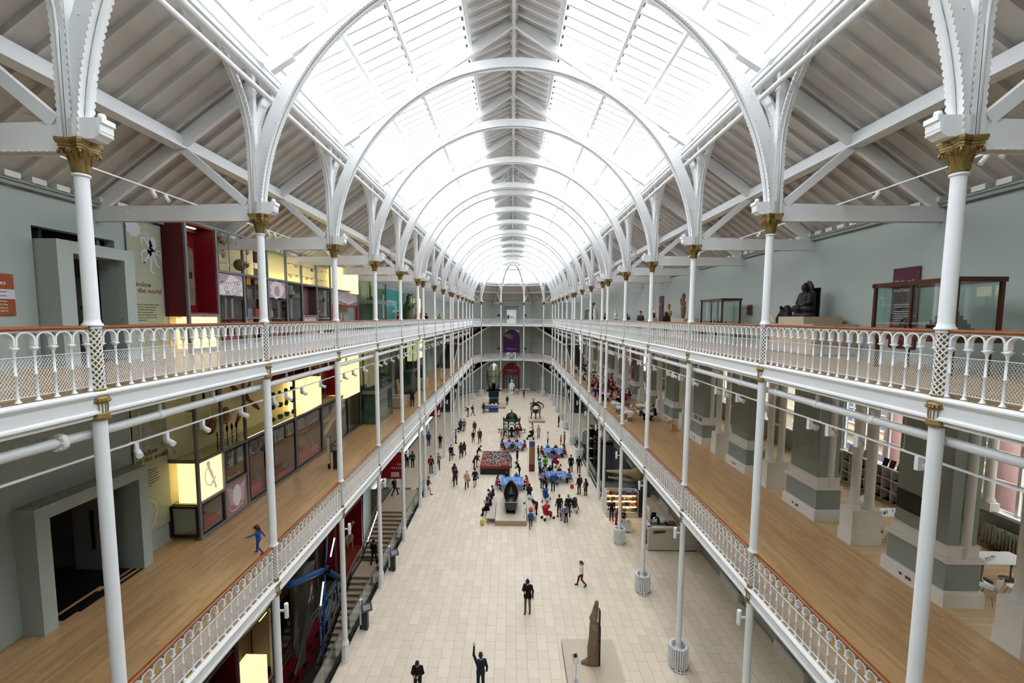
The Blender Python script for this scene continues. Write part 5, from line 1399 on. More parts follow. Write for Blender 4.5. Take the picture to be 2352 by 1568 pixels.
m = MB().box(-.1,.03,-2.35,-2.2,0,2.0).box(-.1,.03,2.2,2.35,0,2.0).box(-.1,.03,-2.2,2.2,1.88,2.0).build('frame', CRIM, t); bx(XB-XF, XB-XF+.02, -2.3, 2.3, 0, 2).build('back_panel', mat('pale_case_back', (.68,.70,.69), .6), t)
f = thing('bicycle', 'red drop handlebar bicycle inside the crimson case', 'bicycle', (XF-.35, 29.8, ZG2+.45))
for yy in (-.55, .55): MB().tube([(0, yy+.34*math.cos(q*PI/12), .36+.34*math.sin(q*PI/12)) for q in range(25)], .018, 6).build('wheel', DARK, f)
MB().tube([(0,-.55,.36),(0,-.2,.85),(0,.38,.9),(0,.55,.36)], .02, 6).tube([(0,-.2,.85),(0,-.05,.34),(0,.36,.82)], .02, 6).tube([(0,-.55,.36),(0,-.05,.34)], .016, 6).build('frame', CRIM, f)
MB().tube([(0,.38,.9),(0,.38,1.05),(0,.55,1.08),(0,.64,.98),(0,.55,.9)], .015, 6).build('handlebar', DARK, f); MB().sphere((0,-.22,.98), .1, 8, 5, (.6,1.3,.4)).build('saddle', DARK, f)
# things hung in the upper openings
rod = MB()
def on_rods(lab_frame, y0, y1, zs, x=XF-.1):
    t = thing('mounting_rods', lab_frame, 'rack', (x, y0, zs[0]-.2))
    for z in zs: MB().tube([(0,0,z-zs[0]+.2),(0,y1-y0,z-zs[0]+.2)], .012, 6).build('rod', STEELG, t)
    return t
t = thing('mounting_rods', 'upright thin steel grid behind the corals, top left gallery', 'rack', (XF-.15, 16.9, 17.13))
for yy in (.3, .95): MB().tube([(0,yy,0),(0,yy,1.52)], .016, 6).build('rod', STEELG, t)
for zz in (.35,.85,1.25): MB().tube([(0,.3,zz),(0,1.4,zz)], .01, 6).build('rod', STEELG, t)
CORAL = mat('pinkish_coral', (.66,.56,.49), .8, noise=.25, nscale=25, bump=.8, bscale=60)
def branchy(lab, y, z, n, s, mt, up=True, x=XF-.05):
    f = thing('coral', lab, 'coral', (x, y, z)); m = MB(); r = random.Random(int(y*100))
    for k in range(n):
        a = -1.1+2.2*k/(n-1); m.tube([(0,0,0),(r.uniform(-.03,.03),s*.5*math.sin(a),s*.5*math.cos(a)),(r.uniform(-.06,.06),s*math.sin(a)*.8,s*1.05*math.cos(a))], [s*.13,s*.11,s*.03], 7)
    m.sphere((0,0,0), s*.22, 8, 5); m.build('branches', mt, f)
branchy('branching pinkish coral, lower left of the steel grid', 17.35, 17.72, 9, .26, CORAL)
f = thing('coral', 'rounded fuzzy coral head at the top of the grid', 'coral', (XF-.05, 17.35, 18.35)); m = MB(); r = random.Random(9)
m.sphere((0,0,0), .13, 12, 8)
for k in range(60):
    a, b = r.uniform(0,6.3), math.acos(r.uniform(-1,1)); d = Vector((math.sin(b)*math.cos(a), math.sin(b)*math.sin(a), math.cos(b))); m.tube([d*.1, d*.17], [.02,.012], 5)
m.build('head', CORAL, f)
f = thing('brain_coral', 'large brown ball of brain coral near the red case', 'coral', (XF+.02, 18.28, 17.5)); m = MB(); m.sphere((0,0,0), .24, 20, 12, (1,1,1.02)); m.build('ball', mat('brain_coral_brown', (.46,.38,.28), .9, noise=.4, nscale=30, bump=1.0, bscale=45), f)
f = thing('sea_shell', 'white disc shaped shell on a rod', 'shell', (XF-.05, 17.6, 17.42)); MB().sphere((0,0,0), .1, 12, 6, (.25,.8,1)).build('shell', WHITE2, f)
branchy('tall pale sponge above the brain coral', 18.3, 18.25, 7, .3, CORAL); branchy('rust brown coral cluster beside the second column', 18.9, 17.5, 9, .2, mat('rust_coral', (.50,.28,.18), .8, noise=.3, nscale=20))
branchy('tan coral tuft above the rust coral', 18.95, 18.05, 8, .2, CORAL)
SAMP = [('orange', (.75,.45,.13), 18.95, 16.95, .3, .42), ('slate blue', (.45,.49,.55), 18.95, 15.5, .3, .42), ('dark grey', (.25,.24,.24), 19.5, 16.35, .3, .42), ('brick red', (.58,.26,.16), 19.5, 15.5, .3, .42), ('mottled grey', (.42,.40,.38), 18.95, 16.35, .3, .42), ('brown grey', (.45,.40,.38), 19.6, 17.15, .35, .7), ('deep purple', (.22,.10,.18), 19.55, 18.0, .25, .5)]
for nm, c_, yy, zz, ww, hh in SAMP:
    f = thing('stone_sample', '%s rectangular stone sample hung on a thin rod' % nm, 'sample', (XF-.08, yy, zz-hh/2)); bx(-.02,.02,-ww/2,ww/2,0,hh).build('slab', mat(nm.replace(' ','_')+'_stone', c_, .7, noise=.3, nscale=14), f)
t = thing('mounting_rods', 'pair of upright rods carrying stone samples', 'rack', (XF-.11, 19.2, 14.2))
for yy in (-.25,.32): MB().tube([(0,yy,0),(0,yy,4.4)], .014, 6).build('rod', STEELG, t)
on_rods('three thin rods carrying sea shells, top left gallery', 22.1, 27.2, (17.55, 18.1, 18.5))
SHELL = mat('peach_shell', (.82,.66,.55), .5, noise=.3, nscale=14); SHELLD = mat('brown_shell', (.42,.34,.27), .5, noise=.3, nscale=14)
r = random.Random(12)
def conch(lab, y, z, s, mt):
    f = thing('sea_shell', lab, 'shell', (XF-.05, y, z), group='sea shells on the display rods'); m = MB(); pts = []; rr = []
    a0 = r.uniform(0,6)
    for q in range(14): a = a0+q*.75; pts.append((s*.35*(1-q/14)*math.cos(a), s*.35*(1-q/14)*math.sin(a), s*(q/14-.4))); rr.append(s*(.42-.028*q))
    m.tube(pts, rr, 8); 
    for q in range(5): m.tube([(0, s*.3*math.cos(q*1.25+a0), s*.3*math.sin(q*1.25+a0)), (0, s*.62*math.cos(q*1.25+a0), s*.62*math.sin(q*1.25+a0))], [s*.12, s*.02], 5)
    m.build('whorl', mt, f)
k = 0
for z, n in ((18.5, 4), (18.05, 7), (17.5, 7)):
    for q in range(n):
        y = 22.5+q*(4.5/n)+r.uniform(-.1,.1); conch('%s shell mounted on the %s rod' % (ORD[q], {18.5:'top',18.05:'middle',17.5:'bottom'}[z]), y, z+r.uniform(-.04,.04), r.uniform(.10,.19), SHELLD if k % 5 == 3 else SHELL); k += 1
f = thing('dried_plant', 'long hanging dried seed pods beside the far light box', 'plant', (XF-.02, 29.05, 17.3)); m = MB()
for q in range(6): m.tube([(0,.04*q-.1,1.2),(0,.05*q-.12,.6),(0,.03*q-.05,.1)], [.02,.05,.01], 6)
m.build('pods', SHELLD, f)
f = thing('seed_ball', 'dark red seed ball under the tie beam', 'seed', (XF+.05, 29.6, 18.45)); MB().sphere((0,0,0), .16, 12, 8, (1,1,.85)).build('ball', REDD, f)

# ---------------- middle level bays
c = case('low black framed glass case with red plinth at the corner, middle left gallery', 15.32, 16.58, 7.27, 8.44, OLIVE, xb=XL1+.05, plinth=.42)
text('case_lettering', 'Engineering\nworlds', .07, WHITE2, c, (-.06, .28, .42), FL)
f = thing('brass_model', 'small dark model on the red plinth of the corner case', 'model', (-12.0, 15.9, 7.72)); MB().box(-.12,.12,-.2,.2,0,.05).box(-.1,.1,-.15,.1,.05,.2).box(-.05,.05,-.1,.3,.2,.24).build('body', BRONZE, f)
t = thing('display_case', 'low black framed end case beside the olive banner', 'display case', (-12.0, 15.2, 7.27))
m = MB().box(-.52,.54,-.03,.03,0,.08).box(-.52,.54,-.03,.03,1.08,1.17).box(-.52,-.44,-.03,.03,.08,1.08).box(.46,.54,-.03,.03,.08,1.08).build('frame', CASEF, t); MB().quad((-.44,0,.08),(.46,0,.08),(.46,0,1.08),(-.44,0,1.08)).build('glass_front', CGLASS, t)
lightbox('lit cream end panel above the low end case, middle left gallery', 15.28, 15.34, 8.52, 10.0, XL1+.35, XF-.07)
t = lightbox('lit cream panel with grey sword drawing, middle left gallery', 15.32, 16.58, 8.56, 10.0, XF-.25, XF-.01)
m = MB(); ribbon(m, [(-.12,1.25),(-.1,1.1),(.02,.85),(.1,.62)], [.16,.12,.13,.11], .002); ribbon(m, [(-.15,1.12)]+[(-.05+.28*math.cos(2.2+q*.25), .78+.36*math.sin(2.2+q*.25)) for q in range(11)], .045, .002)
ribbon(m, [(-.08,.36),(.1,.52),(.28,.7)], [.03,.12,.03], .003); ribbon(m, [(.14,.5),(.24,.2)], [.09,.1], .002); blob(m, -.13, 1.28, .1, .09, .003); m.build('sword_print', mat('lit_grey_print', (.78,.74,.66), .6, emit=.35), t)
c = case('black framed glass case with a small brown stool, middle left gallery', 16.72, 18.08, 8.68, 9.98, OLIVE, xb=XL1+.1)
f = thing('carved_stool', 'small carved brown wooden stool inside the case', 'stool', (-11.9, 17.2, 8.72)); MB().lathe([(.16,0),(.15,.03),(.08,.08),(.07,.24),(.14,.3),(.17,.33)], 10).build('body', mat('light_brown_wood', (.56,.38,.2), .5), f)
f = thing('cloth_mat', 'flat red cloth laid in the case', 'cloth', (-11.9, 17.7, 8.72)); bx(-.2,.2,-.25,.25,0,.02).build('cloth', CRIM, f)
t = panel('mauve panel with white horseshoe crab drawing near the floor', 16.72, 18.08, 7.27, 8.56, mat('dusky_pink', (.66,.50,.50), .5))
m = MB(); blob(m, .0, .68, .27, .46, .002)
for k in range(9):
    for s in (-1, 1): ribbon(m, [(s*.24, .4+k*.075), (s*(.36+.02*k), .38+k*.09), (s*(.45+.02*k), .48+k*.09)], [.035,.025,.008], .002)
ribbon(m, [(-.5,.35),(-.4,.15),(-.1,.1),(.3,.22),(.5,.5)], [.01,.03,.04,.03,.01], .002); m.build('crab_print', LINEW, t)
BIG = [('first', 18.25, 19.68), ('second', 19.85, 22.33), ('third', 22.5, 25.5)]
for k, (nm, a, b) in enumerate(BIG):
    c = case('tall black framed glass case with red floor, %s along the middle left gallery' % nm, a, b, 7.27, 9.98, mat('case_brown_lining', (.33,.25,.20), .6), xb=XL1+.1, plinth=.55 if k != 1 else .3)
    r = random.Random(k+30)
    for q in range(3):
        f = thing('exhibit_pot', 'small pottery vessel, %s inside the %s tall case' % (['near','middle','far'][q], nm), 'pot', (-12.1+.2*q, a+.35+q*(b-a-.6)/2.5, 7.83 if k != 1 else 7.58)); rr = r.uniform(.1,.16)
        MB().lathe([(rr*.6,0),(rr,.08),(rr*1.05,.18),(rr*.6,.28),(rr*.7,.33)], 12).build('body', [WOODB,BRONZE,mat('blue_grey_glaze',(.30,.38,.45),.3)][q], f)
c = case('long black framed glass case with a huge toothed jaw', 25.68, 29.68, 7.27, 9.98, mat('case_umber_lining', (.30,.25,.21), .6), xb=XL1+.1)
case('last black framed glass case before the lift, middle left gallery', 29.85, 32.1, 7.27, 9.98, mat('case_brown_lining', (.33,.25,.20), .6), xb=XL1+.1)
f = thing('jaw_skeleton', 'pair of long toothed whale jaw bones in the glass case', 'skeleton', (-11.75, 27.7, 7.4))
m = MB().tube([(0,-1.8,.5),(0,-.9,.75),(0,.2,1.35),(0,1.7,1.9)], [.08,.14,.17,.24], 10).build('lower_jaw', BONE, f); m = MB().tube([(0,-1.8,1.35),(0,-.6,1.5),(0,.6,2.05),(0,1.8,2.4)], [.08,.16,.25,.3], 10).build('upper_jaw', BONE, f)
m = MB()
for q in range(26):
    tt = q/25; y_ = -1.7+tt*3.0; zl = .62+tt*1.0+.1*tt; m.tube([(0,y_,zl+.02),(0,y_,zl+.16)], [.03,.006], 5); m.tube([(0,y_,1.28+tt*.72),(0,y_,1.14+tt*.72)], [.03,.006], 5)
m.build('teeth', mat('ivory', (.88,.84,.74), .4), f)
# open shelf row above
f = thing('propeller', 'four bladed brown wooden propeller on the cream wall', 'propeller', (XL1+.35, 19.5, 11.65)); m = MB()
PROPW = wood('varnished_propeller', (.48,.25,.12), (.34,.15,.07), (6,6,1), .3, .08)
for q in range(4):
    a = PI/4+q*PI/2+.15; d = Vector((0, math.cos(a), math.sin(a))); n = Vector((0, -math.sin(a), math.cos(a)))
    P = [d*.08+n*.05, d*.45+n*.10, d*.95+n*.12, d*1.25+n*.05, d*1.28-n*.03, d*.9-n*.09, d*.4-n*.06, d*.08-n*.05]
    b = MB().prism([(v.y, v.z) for v in P], -.03, .03, 'x'); b.build('blade', PROPW, f)
MB().tube([(-.08,0,0),(.1,0,0)], .12, 12).build('hub', BRONZE, f)
for k, (yy, zz) in enumerate(((16.95, 11.0), (17.85, 11.2))):
    f = thing('brass_shield', 'round studded brass shield, %s of two on the cream wall' % ['left','right'][k], 'shield', (XL1+.5, yy, zz)); MB().lathe([(0,.10),(.06,.09),(.1,.06),(.3,.03),(.36,0),(.36,-.02)], 20).xform(Matrix.Rotation(PI/2,4,'Y')).build('disc', mat('old_brass', (.50,.33,.16), .35, .6, noise=.3, nscale=20), f)
    MB().lathe([(.16,.055),(.18,.06),(.2,.05)], 16, caps=False).xform(Matrix.Rotation(PI/2,4,'Y')).build('inner_ring', BRONZE, f)
for k in range(5):
    f = thing('iron_weapon', 'slim dark iron weapon standing on the rod rack, %s of five' % ORD[k], 'weapon', (XF-.25, 16.75+.3*k, 10.05), group='iron weapons on the rod rack'); m = MB().tube([(0,0,0),(0,0,.75+.12*(k % 3))], .018, 6)
    if k in (0,1): m.box(-.01,.01,-.09,.09,.6,.63)
    else: m.tube([(0,0,.6),(0,0,.75),(0,0,.9)], [.03,.06,.005], 6)
    m.build('shaft', DARK, f)
t = thing('mounting_rods', 'low rod rack holding iron weapons', 'rack', (XF-.25, 16.65, 10.05))
for zz in (.15,.45): MB().tube([(.02,0,zz),(.02,1.5,zz+.02)], .012, 6).build('rod', STEELG, t)
for k, zz in enumerate((12.0, 12.6)):
    f = thing('musket', 'dark long gun hung upright on the cream wall, %s one' % ['lower','upper'][k], 'gun', (XL1+.3, 16.9+.75*k, 11.9)); m = MB().tube([(0,0,0),(0,.02,1.4)], .02, 6); m.box(-.02,.02,-.05,.05,-.0,.4); m.build('barrel', DARK, f)
lightbox('pale lit cream box with faint drawing, middle of the left gallery wall', 23.3, 25.35, 10.2, 11.85, XL1+.3, XF+.12)
lightbox('tall lit cream box over the long jaw case', 28.9, 31.6, 9.85, 13.3, XL1+.4, XF+.2)
r = random.Random(21)
t = on_rods('rods carrying green bronze vessels, middle left gallery', 20.1, 23.0, (10.35, 10.95, 11.55, 12.15), XF-.12)
for row, zz in enumerate((10.35, 10.95, 11.55, 12.15)):
    for q in range(4):
        f = thing('bronze_vessel', 'green patinated bronze piece, %s on the %s rod' % (ORD[q], ['lowest','second','third','top'][row]), 'bronze', (XF-.05, 20.45+q*.62, zz+.05), group='green bronzes on the rods'); rr = r.uniform(.09,.15)
        if (q+row) % 3 == 0: MB().lathe([(0,.02),(rr*1.1,.03),(rr*1.1,-.02),(0,-.02)], 14).xform(Matrix.Rotation(PI/2,4,'Y')).build('disc', VERD, f)
        else: MB().lathe([(.02,-.12),(rr*.8,-.08),(rr,.05),(rr*.9,.12)], 12).tube([(0,rr*.9,.02),(0,rr*1.8,.05)], .02, 6).build('bowl', VERD, f)
t = thing('display_case', 'deep red box case below the top gallery edge', 'display case', (XF, 23.3, 12.0)); bx(XL1-XF+.1, 0, -1.1, 1.1, 0, .05).build('base_panel', RED, t); bx(XL1-XF+.1, XL1-XF+.15, -1.1, 1.1, 0, 1.4).build('back_panel', REDD, t); bx(XL1-XF+.1, 0, 1.05, 1.1, 0, 1.4).build('side_panel', RED, t); bx(XL1-XF+.1, 0, -1.1, -1.05, 0, 1.4).build('side_panel', RED, t)
t = thing('display_case', 'tall crimson back board with dark iron pieces', 'display case', (XF-.35, 27.35, 10.1)); bx(-.5, -.45, -1.5, 1.4, 0, 3.3).build('back_panel', RED, t); bx(-.5, .2, 1.4, 1.45, 0, 3.3).build('side_panel', CRIM, t)
r = random.Random(8)
for q in range(7):
    f = thing('iron_casting', 'dark iron casting on the crimson board, %s of seven' % ORD[q], 'casting', (XF-.75, 26.1+.38*q, 10.5+r.uniform(0,1.6)), group='iron castings on the crimson board'); m = MB()
    m.tube([(0,.14*math.cos(k*PI/6),.16*math.sin(k*PI/6)) for k in range(13)], .03, 6); m.tube([(0,0,-.3),(0,0,.2)], .025, 6); m.build('piece', DARK, f)
f = thing('carved_mask', 'pale carved wooden bird head on a thin stand', 'mask', (XF-.2, 25.75, 10.1)); m = MB().sphere((0,.05,.95), .25, 12, 8, (.6,1,.9)).tube([(0,-.2,.75),(0,-.28,.55),(0,-.05,.45),(0,.15,.55)], [.12,.1,.09,.05], 8).build('head', mat('pale_carved_wood', (.74,.62,.48), .6, noise=.3, nscale=7), f); MB().tube([(0,.05,0),(0,.05,.5)], .03, 6).build('stand', STEEL, f)
# ================================================================= left ground level: stairwell, lower display wall, glass balustrade
BLUE = mat('bright_blue_rotor', (.13, .38, .72), .35)
BAS = -4.9
sw = struct('floor_basement', 'dark stairwell floor and walls below the left aisle', 'floor')
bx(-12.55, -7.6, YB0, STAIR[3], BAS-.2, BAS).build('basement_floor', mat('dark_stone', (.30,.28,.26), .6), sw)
bx(-7.62, -7.5, STAIR[2]-6, STAIR[3], BAS, -.02).build('stairwell_wall', mat('stairwell_beige_grey', (.55,.52,.47), .6), sw)  # even beige-grey for the stairwell walls
bx(-12.55, -10.75, STAIR[3], STAIR[3]+.1, BAS, -.02).build('stairwell_wall', mat('stairwell_beige_grey', (.55,.52,.47), .6), sw)
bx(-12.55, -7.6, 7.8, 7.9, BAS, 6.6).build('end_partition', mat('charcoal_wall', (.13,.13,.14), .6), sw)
st_ = thing('staircase', 'pale stone staircase going down behind the glass balustrade', 'stairs', (-9.1, 33.2, 0))
STEP = mat('pale_step_stone', (.78,.70,.60), .5, noise=.08, nscale=4)
nst = 26; y = 33.2; z = 0
k = 0
for i in range(nst):
    run = .36 if i != 11 else 1.9
    z -= .165 if i != 11 else 0
    MB().box(-1.45, 1.25, y-run-33.2, y-33.2+.02, z-.06, z).build('tread', STEP, st_)
    bx(-1.45, 1.25, y-33.2-.02, y-33.2, z-.06, z+.165).build('riser', mat('step_riser', (.60,.52,.43), .6), st_)
    bx(-1.45, 1.25, y-run-33.2, y-run-33.2+.05, z, z+.004).build('nosing', mat('grey_nosing', (.55,.54,.53), .5), st_)
    y -= run
bx(-1.6, 1.4, 0, 4.4, -.02, .001).build('top_landing', STEP, st_)
m = MB().tube([(-1.42, .6, .95), (-1.42, -.1, .95), (-1.42, -4.0, -.9), (-1.42, -5.9, -1.0), (-1.42, -11.2, -3.4)], .035, 8); m.build('handrail', mat('bronze_handrail', (.66,.52,.38), .3, .5), st_)
MB().prism([(.6,-.05),(.6,-.6),(-4.1,-2.7),(-6.0,-2.7),(-11.4,-5.2),(-11.4,-4.5),(-6.0,-2.1),(-4.1,-2.1)], -1.62, -1.50, 'x').build('side_stringer', mat('dark_stringer', (.13,.13,.13), .5), st_)
m = MB().add([(-1.52,.6,-.05),(-1.52,-4.0,-1.9),(-1.52,-11.2,-4.4),(-1.52,-11.2,-3.45),(-1.52,-4.0,-.95),(-1.52,.6,.9)], [(0,1,4,5),(1,2,3,4)]); m.build('stair_glass', GREENG, st_)
gb = thing('glass_balustrade', 'frameless glass balustrade with steel rail beside the stairwell', 'balustrade', (-7.72, 24, 0))
y = -13.9
while y < 13.0:
    bx(-.012, .012, y, y+2.2, .0, 1.06).build('glass_panel', GREENG, gb); y += 2.24
bx(-.035, .035, -14, 13.3, 1.06, 1.10).build('top_rail', STEEL, gb); bx(-.06, .06, -14, 13.3, -.12, .02).build('base_channel', mat('black_channel', (.08,.08,.085), .4), gb)
gb = thing('glass_balustrade', 'far glass balustrade of the stairwell beside the left wall', 'balustrade', (-10.75, 35, 0))
for q in range(3): bx(-.012, .012, -1.9+q*2.1, .15+q*2.1, 0, 1.06).build('glass_panel', GREENG, gb)
bx(-.035, .035, -1.9, 4.4, 1.06, 1.1).build('top_rail', STEEL, gb); bx(-.05, .05, -1.9, 4.4, -.02, .03).build('base_channel', mat('black_channel', (.08,.08,.085), .4), gb)
# lower display wall
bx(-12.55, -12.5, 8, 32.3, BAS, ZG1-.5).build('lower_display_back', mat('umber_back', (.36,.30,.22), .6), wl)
fr0 = thing('steel_display_rack', 'dark steel grid of the display wall below the left middle gallery', 'display wall', (XF, 13.0, BAS), group='steel frames of the tall display wall')
for yy in (14.2, 16.9, 19.4, 21.8, 24.3, 27.0, 32.2): bx(-.05, .05, yy-.05-13, yy+.05-13, 0, 11.4).build('post', STEELG, fr0)
for ya, yb, zz in ((14.2,32.2,3.1),(19.4,27.0,2.75),(14.2,19.4,6.6),(19.4,32.2,7.5)): bx(-.045,.045,ya-13,yb-13,zz-.05,zz+.05).build('rail', STEELG, fr0)
t = thing('display_case', 'large red open case with a striped animal skeleton by the stairs', 'display case', (XF, 29.6, -2.25))
CASE_H = 4.3
bx(XL1-XF+.1, XL1-XF+.15, -2.0, 1.75, 0, CASE_H).build('back_panel', RED, t); bx(XL1-XF+.1, .25, 1.6, 1.75, 0, CASE_H).build('side_panel', CRIM, t); bx(XL1-XF+.1, .25, -2.0, -1.9, 0, CASE_H).build('side_panel', CRIM, t)
bx(XL1-XF+.1, .25, -2.0, 1.75, 0, .5).build('base_panel', CRIM, t); bx(XL1-XF+.1, .25, -2.0, 1.75, CASE_H-.15, CASE_H).build('top_panel', CRIM, t); bx(XL1-XF+.15, .1, -1.9, 1.6, .5, .56).build('wood_deck', mat('orange_deck', (.55,.25,.12), .5), t)
f = thing('animal_skeleton', 'standing mammal skeleton with curved ribs in the red case', 'skeleton', (-11.75, 29.7, -1.69))
m = MB().tube([(0,-1.3,1.15),(0,-.7,1.4),(0,.2,1.38),(0,.75,1.5),(0,1.05,1.75)], [.03,.05,.05,.05,.05], 8).tube([(0,-1.3,1.15),(0,-1.75,.8),(0,-1.9,.4)], [.03,.02,.012], 6).build('spine', BONE, f)
m = MB()
for q in range(15):
    yy = -.55+q*.085
    for s in (-1, 1): m.tube([(0,yy,1.38),(s*.24,yy-.02,1.22),(s*.26,yy+.02,.95),(s*.08,yy+.1,.72)], .014, 5)
m.build('rib_cage', BONE, f)
m = MB().sphere((0,1.2,1.85), .15, 10, 7, (.8,1.3,.85)).tube([(0,1.3,1.78),(0,1.5,1.7)], [.09,.07], 8).build('skull', BONE, f)
for s, yy in ((-1,.62),(1,.62),(-1,-1.05),(1,-1.05)):
    back = yy < 0; b = MB().tube([(s*.16,yy,1.25),(s*.18,yy+(.18 if back else -.1),.78),(s*.18,yy-(.14 if back else -.02),.36),(s*.18,yy+.04,.06),(s*.18,yy+.2,.02)], [.06,.045,.035,.03,.03], 7); b.build('leg', BONE, f)
f = thing('autogyro', 'silver autogyro with blue rotor blades hung on the display wall', 'aircraft', (-10.35, 23.0, 1.35))
for k, a in enumerate((2.72, -.35, 1.48, -1.66)):
    L = 3.6 if k < 2 else 3.0; yy = 1 if k % 2 == 0 else 1
    d = Vector((.12 if k < 2 else .05, math.cos(a), math.sin(a)))
    ee = [Vector((-4.2*.0,-3.9,1.55)), Vector((-.4,3.0,-2.5)), Vector((-.1,.6,1.75)), Vector((.1,-.85,-4.6))][k]
    s0 = ee.normalized()*.25; w_ = .17 if k < 2 else .06
    MB().tube([s0, s0+(ee-s0)*.08, s0+(ee-s0)*.95, ee], [w_*.6, w_, w_, w_*.7], 8).build('rotor_blade', BLUE, f)
MB().tube([(-.2,0,0),(.25,0,0)], .2, 10).sphere((0,0,0), .24, 10, 6).build('rotor_hub', DARK, f)
m = MB()
for q in range(9): m.tube([(-.1,-.1,.05),(-.7+.05*q,-1.9-.12*q,.9-.16*q)], .025, 5)
m.build('strut_fan', mat('brown_struts', (.30,.25,.20), .5), f)
m = MB().tube([(-.65,-1.2,1.2),(-.6,-1.6,-.3),(-.55,-2.2,-2.2),(-.55,-2.5,-3.1)], [.62,.55,.3,.12], 12).build('fuselage', mat('dull_silver', (.35,.36,.36), .4, .5), f)
text('registration', '-ACVA', .5, mat('red_print', (.62,.2,.17), .5), f, (.02, -1.95, .7), (PI/2, PI*.47, PI/2))
m = MB().prism([(-2.9,-2.2),(-1.5,-1.0),(-.9,-2.6),(-2.6,-3.2)], -.42, -.36, 'x').prism([(-3.3,-3.4),(-2.2,-2.4),(-2.2,-3.6)], -.2, -.15, 'x').build('tail_fin', mat('dull_silver2', (.42,.43,.42), .4, .4), f)
for k, (a, b) in enumerate((((0,-.6,-.35),(.15,-1.35,-1.2)), ((0,.4,.5),(0,1.0,1.3)))):
    o = thing('tube_lamp', 'bright slanting tube lamp %s the blue rotor hub' % ['below','above'][k], 'lamp', (-10.2, 23.0, 1.35)); MB().tube([a, b], .035, 8).build('tube', mat('lit_tube', (1,.97,.9), .5, emit=4.0), o)
t = panel('white panel with dark blue swirling leaf pattern below the autogyro', 24.4, 28.0, -4.4, -2.0, mat('pale_blue_white', (.68,.70,.76), .5)); m = MB(); r = random.Random(5)
for q in range(16): blob(m, r.uniform(-1.5,1.5), r.uniform(.3,2.2), r.uniform(.08,.2), r.uniform(.15,.3), .004, seed=q, n=12)
for q in range(5): ribbon(m, [(-1.6+.3*q+.5*math.sin(k*.5+q), .1+k*.2) for k in range(12)], .06, .004)
m.build('pattern_print', mat('navy_print', (.10,.11,.18), .5), t)
t = thing('display_case', 'long crimson case front with round brass portholes', 'display case', (XF, 21.6, -4.3)); bx(-.7, .1, -2.6, 2.6, 0, 1.75).build('case_body', RED, t)
for q in range(10):
    o = MB().lathe([(.0,.03),(.13,.03),(.15,.06),(.19,.05),(.2,0)], 14).xform(Matrix.Rotation(PI/2,4,'Y')).build('porthole', BRONZE, t); o.location = (.1, -2.2+.49*q, .55+.6*(q % 2))
t = thing('display_case', 'dark red open case holding a bronze seated figure', 'display case', (XF, 15.4, -.2)); bx(XL1-XF+.1, XL1-XF+.15, -1.3, 1.3, 0, 2.9).build('back_panel', REDD, t); bx(XL1-XF+.1, .1, 1.2, 1.3, 0, 2.9).build('side_panel', RED, t); bx(XL1-XF+.1, .1, -1.3, -1.2, 0, 2.9).build('side_panel', RED, t); bx(XL1-XF+.1, .1, -1.3, 1.3, -.1, 0).build('base_panel', RED, t)
f = thing('bronze_figure', 'dark bronze seated figure in the dark red case', 'statue', (-11.8, 15.6, -.2)); m = MB().lathe([(.5,0),(.55,.1),(.42,.25),(.3,.4),(.28,.75),(.34,.95),(.2,1.1),(.09,1.15),(.13,1.25),(.15,1.38),(.1,1.5),(0,1.55)], 14, sx=.8).build('body', BRONZE, f)
lightbox('cream lit box with faint drawing at the foot of the lower display wall', 16.2, 18.9, -1.9, -.35, XL1+.2, XF+.05)
lightbox('small cream lit box beside the second column under the left gallery', 18.7, 19.3, 1.4, 3.4, XL1+.3, XF-.1)
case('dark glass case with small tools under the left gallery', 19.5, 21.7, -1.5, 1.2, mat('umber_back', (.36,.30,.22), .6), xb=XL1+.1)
# --- big red exit sign hanging
t = thing('hanging_sign', 'crimson hanging sign with white pictograms and Exit lettering', 'sign', (-9.3, 32.6, 2.9))
bx(-.9, .95, -.03, .03, 0, 2.1).build('board', mat('sign_crimson', (.62,.06,.15), .5), t); bx(.0, .62, -.035, -.03, .16, .52).build('white_plate', WHITE2, t); text('lettering', 'Exit', .26, mat('sign_crimson', (.62,.06,.15), .5), t, (.1, -.037, .25), FF)
m = MB()
for q in range(5): m.box(.05+.17*q, .13+.17*q, -.036, -.03, .8, .92)
for q in range(3): m.box(.5+.1*q, .56+.1*q, -.036, -.03, 1.1, 1.2)
m.build('pictogram_row', WHITE2, t)
t = thing('hanging_sign', 'second crimson hanging sign farther along the left aisle', 'sign', (-9.6, 52.0, 3.3)); bx(-.9, .9, -.03, .03, 0, 2.2).build('board', mat('sign_crimson', (.62,.06,.15), .5), t); bx(.25, .7, -.035, -.03, .15, .4).build('white_plate', WHITE2, t)
# --- touch screen kiosks beside the glass
for k, (x, y) in enumerate(((-7.22, 20.2), (-7.22, 25.2))):
    t = thing('info_kiosk', 'dark floor kiosk with slanted touch screen, %s of the two' % ['nearer','farther'][k], 'kiosk', (x, y, 0))
    DG = mat('charcoal_metal', (.16,.165,.18), .4); bx(-.22, -.10, -.07, .07, 0, 1.5).build('side_post', mat('navy_black', (.07,.075,.10), .4), t); bx(-.225, -.095, -.075, .075, 1.5, 1.53).box(-.20, -.12, -.085, -.07, .25, 1.5).build('white_label_strip', WHITE2, t)
    bx(-.05, .18, -.12, .12, 0, .95).build('pedestal', DG, t)
    b = MB().box(-.26, .26, -.05, .05, -.2, .2); b.box(-.0,.0,0,0,0,0); o = b.build('screen_box', mat('navy_black', (.07,.075,.10), .4), t, (.12, -.02, 1.12)); o.rotation_euler = (-.75, 0, .55)
    s = bx(-.17, .17, -.056, -.05, -.12, .12).build('screen', mat('screen_grey', (.42,.45,.48), .2), o)
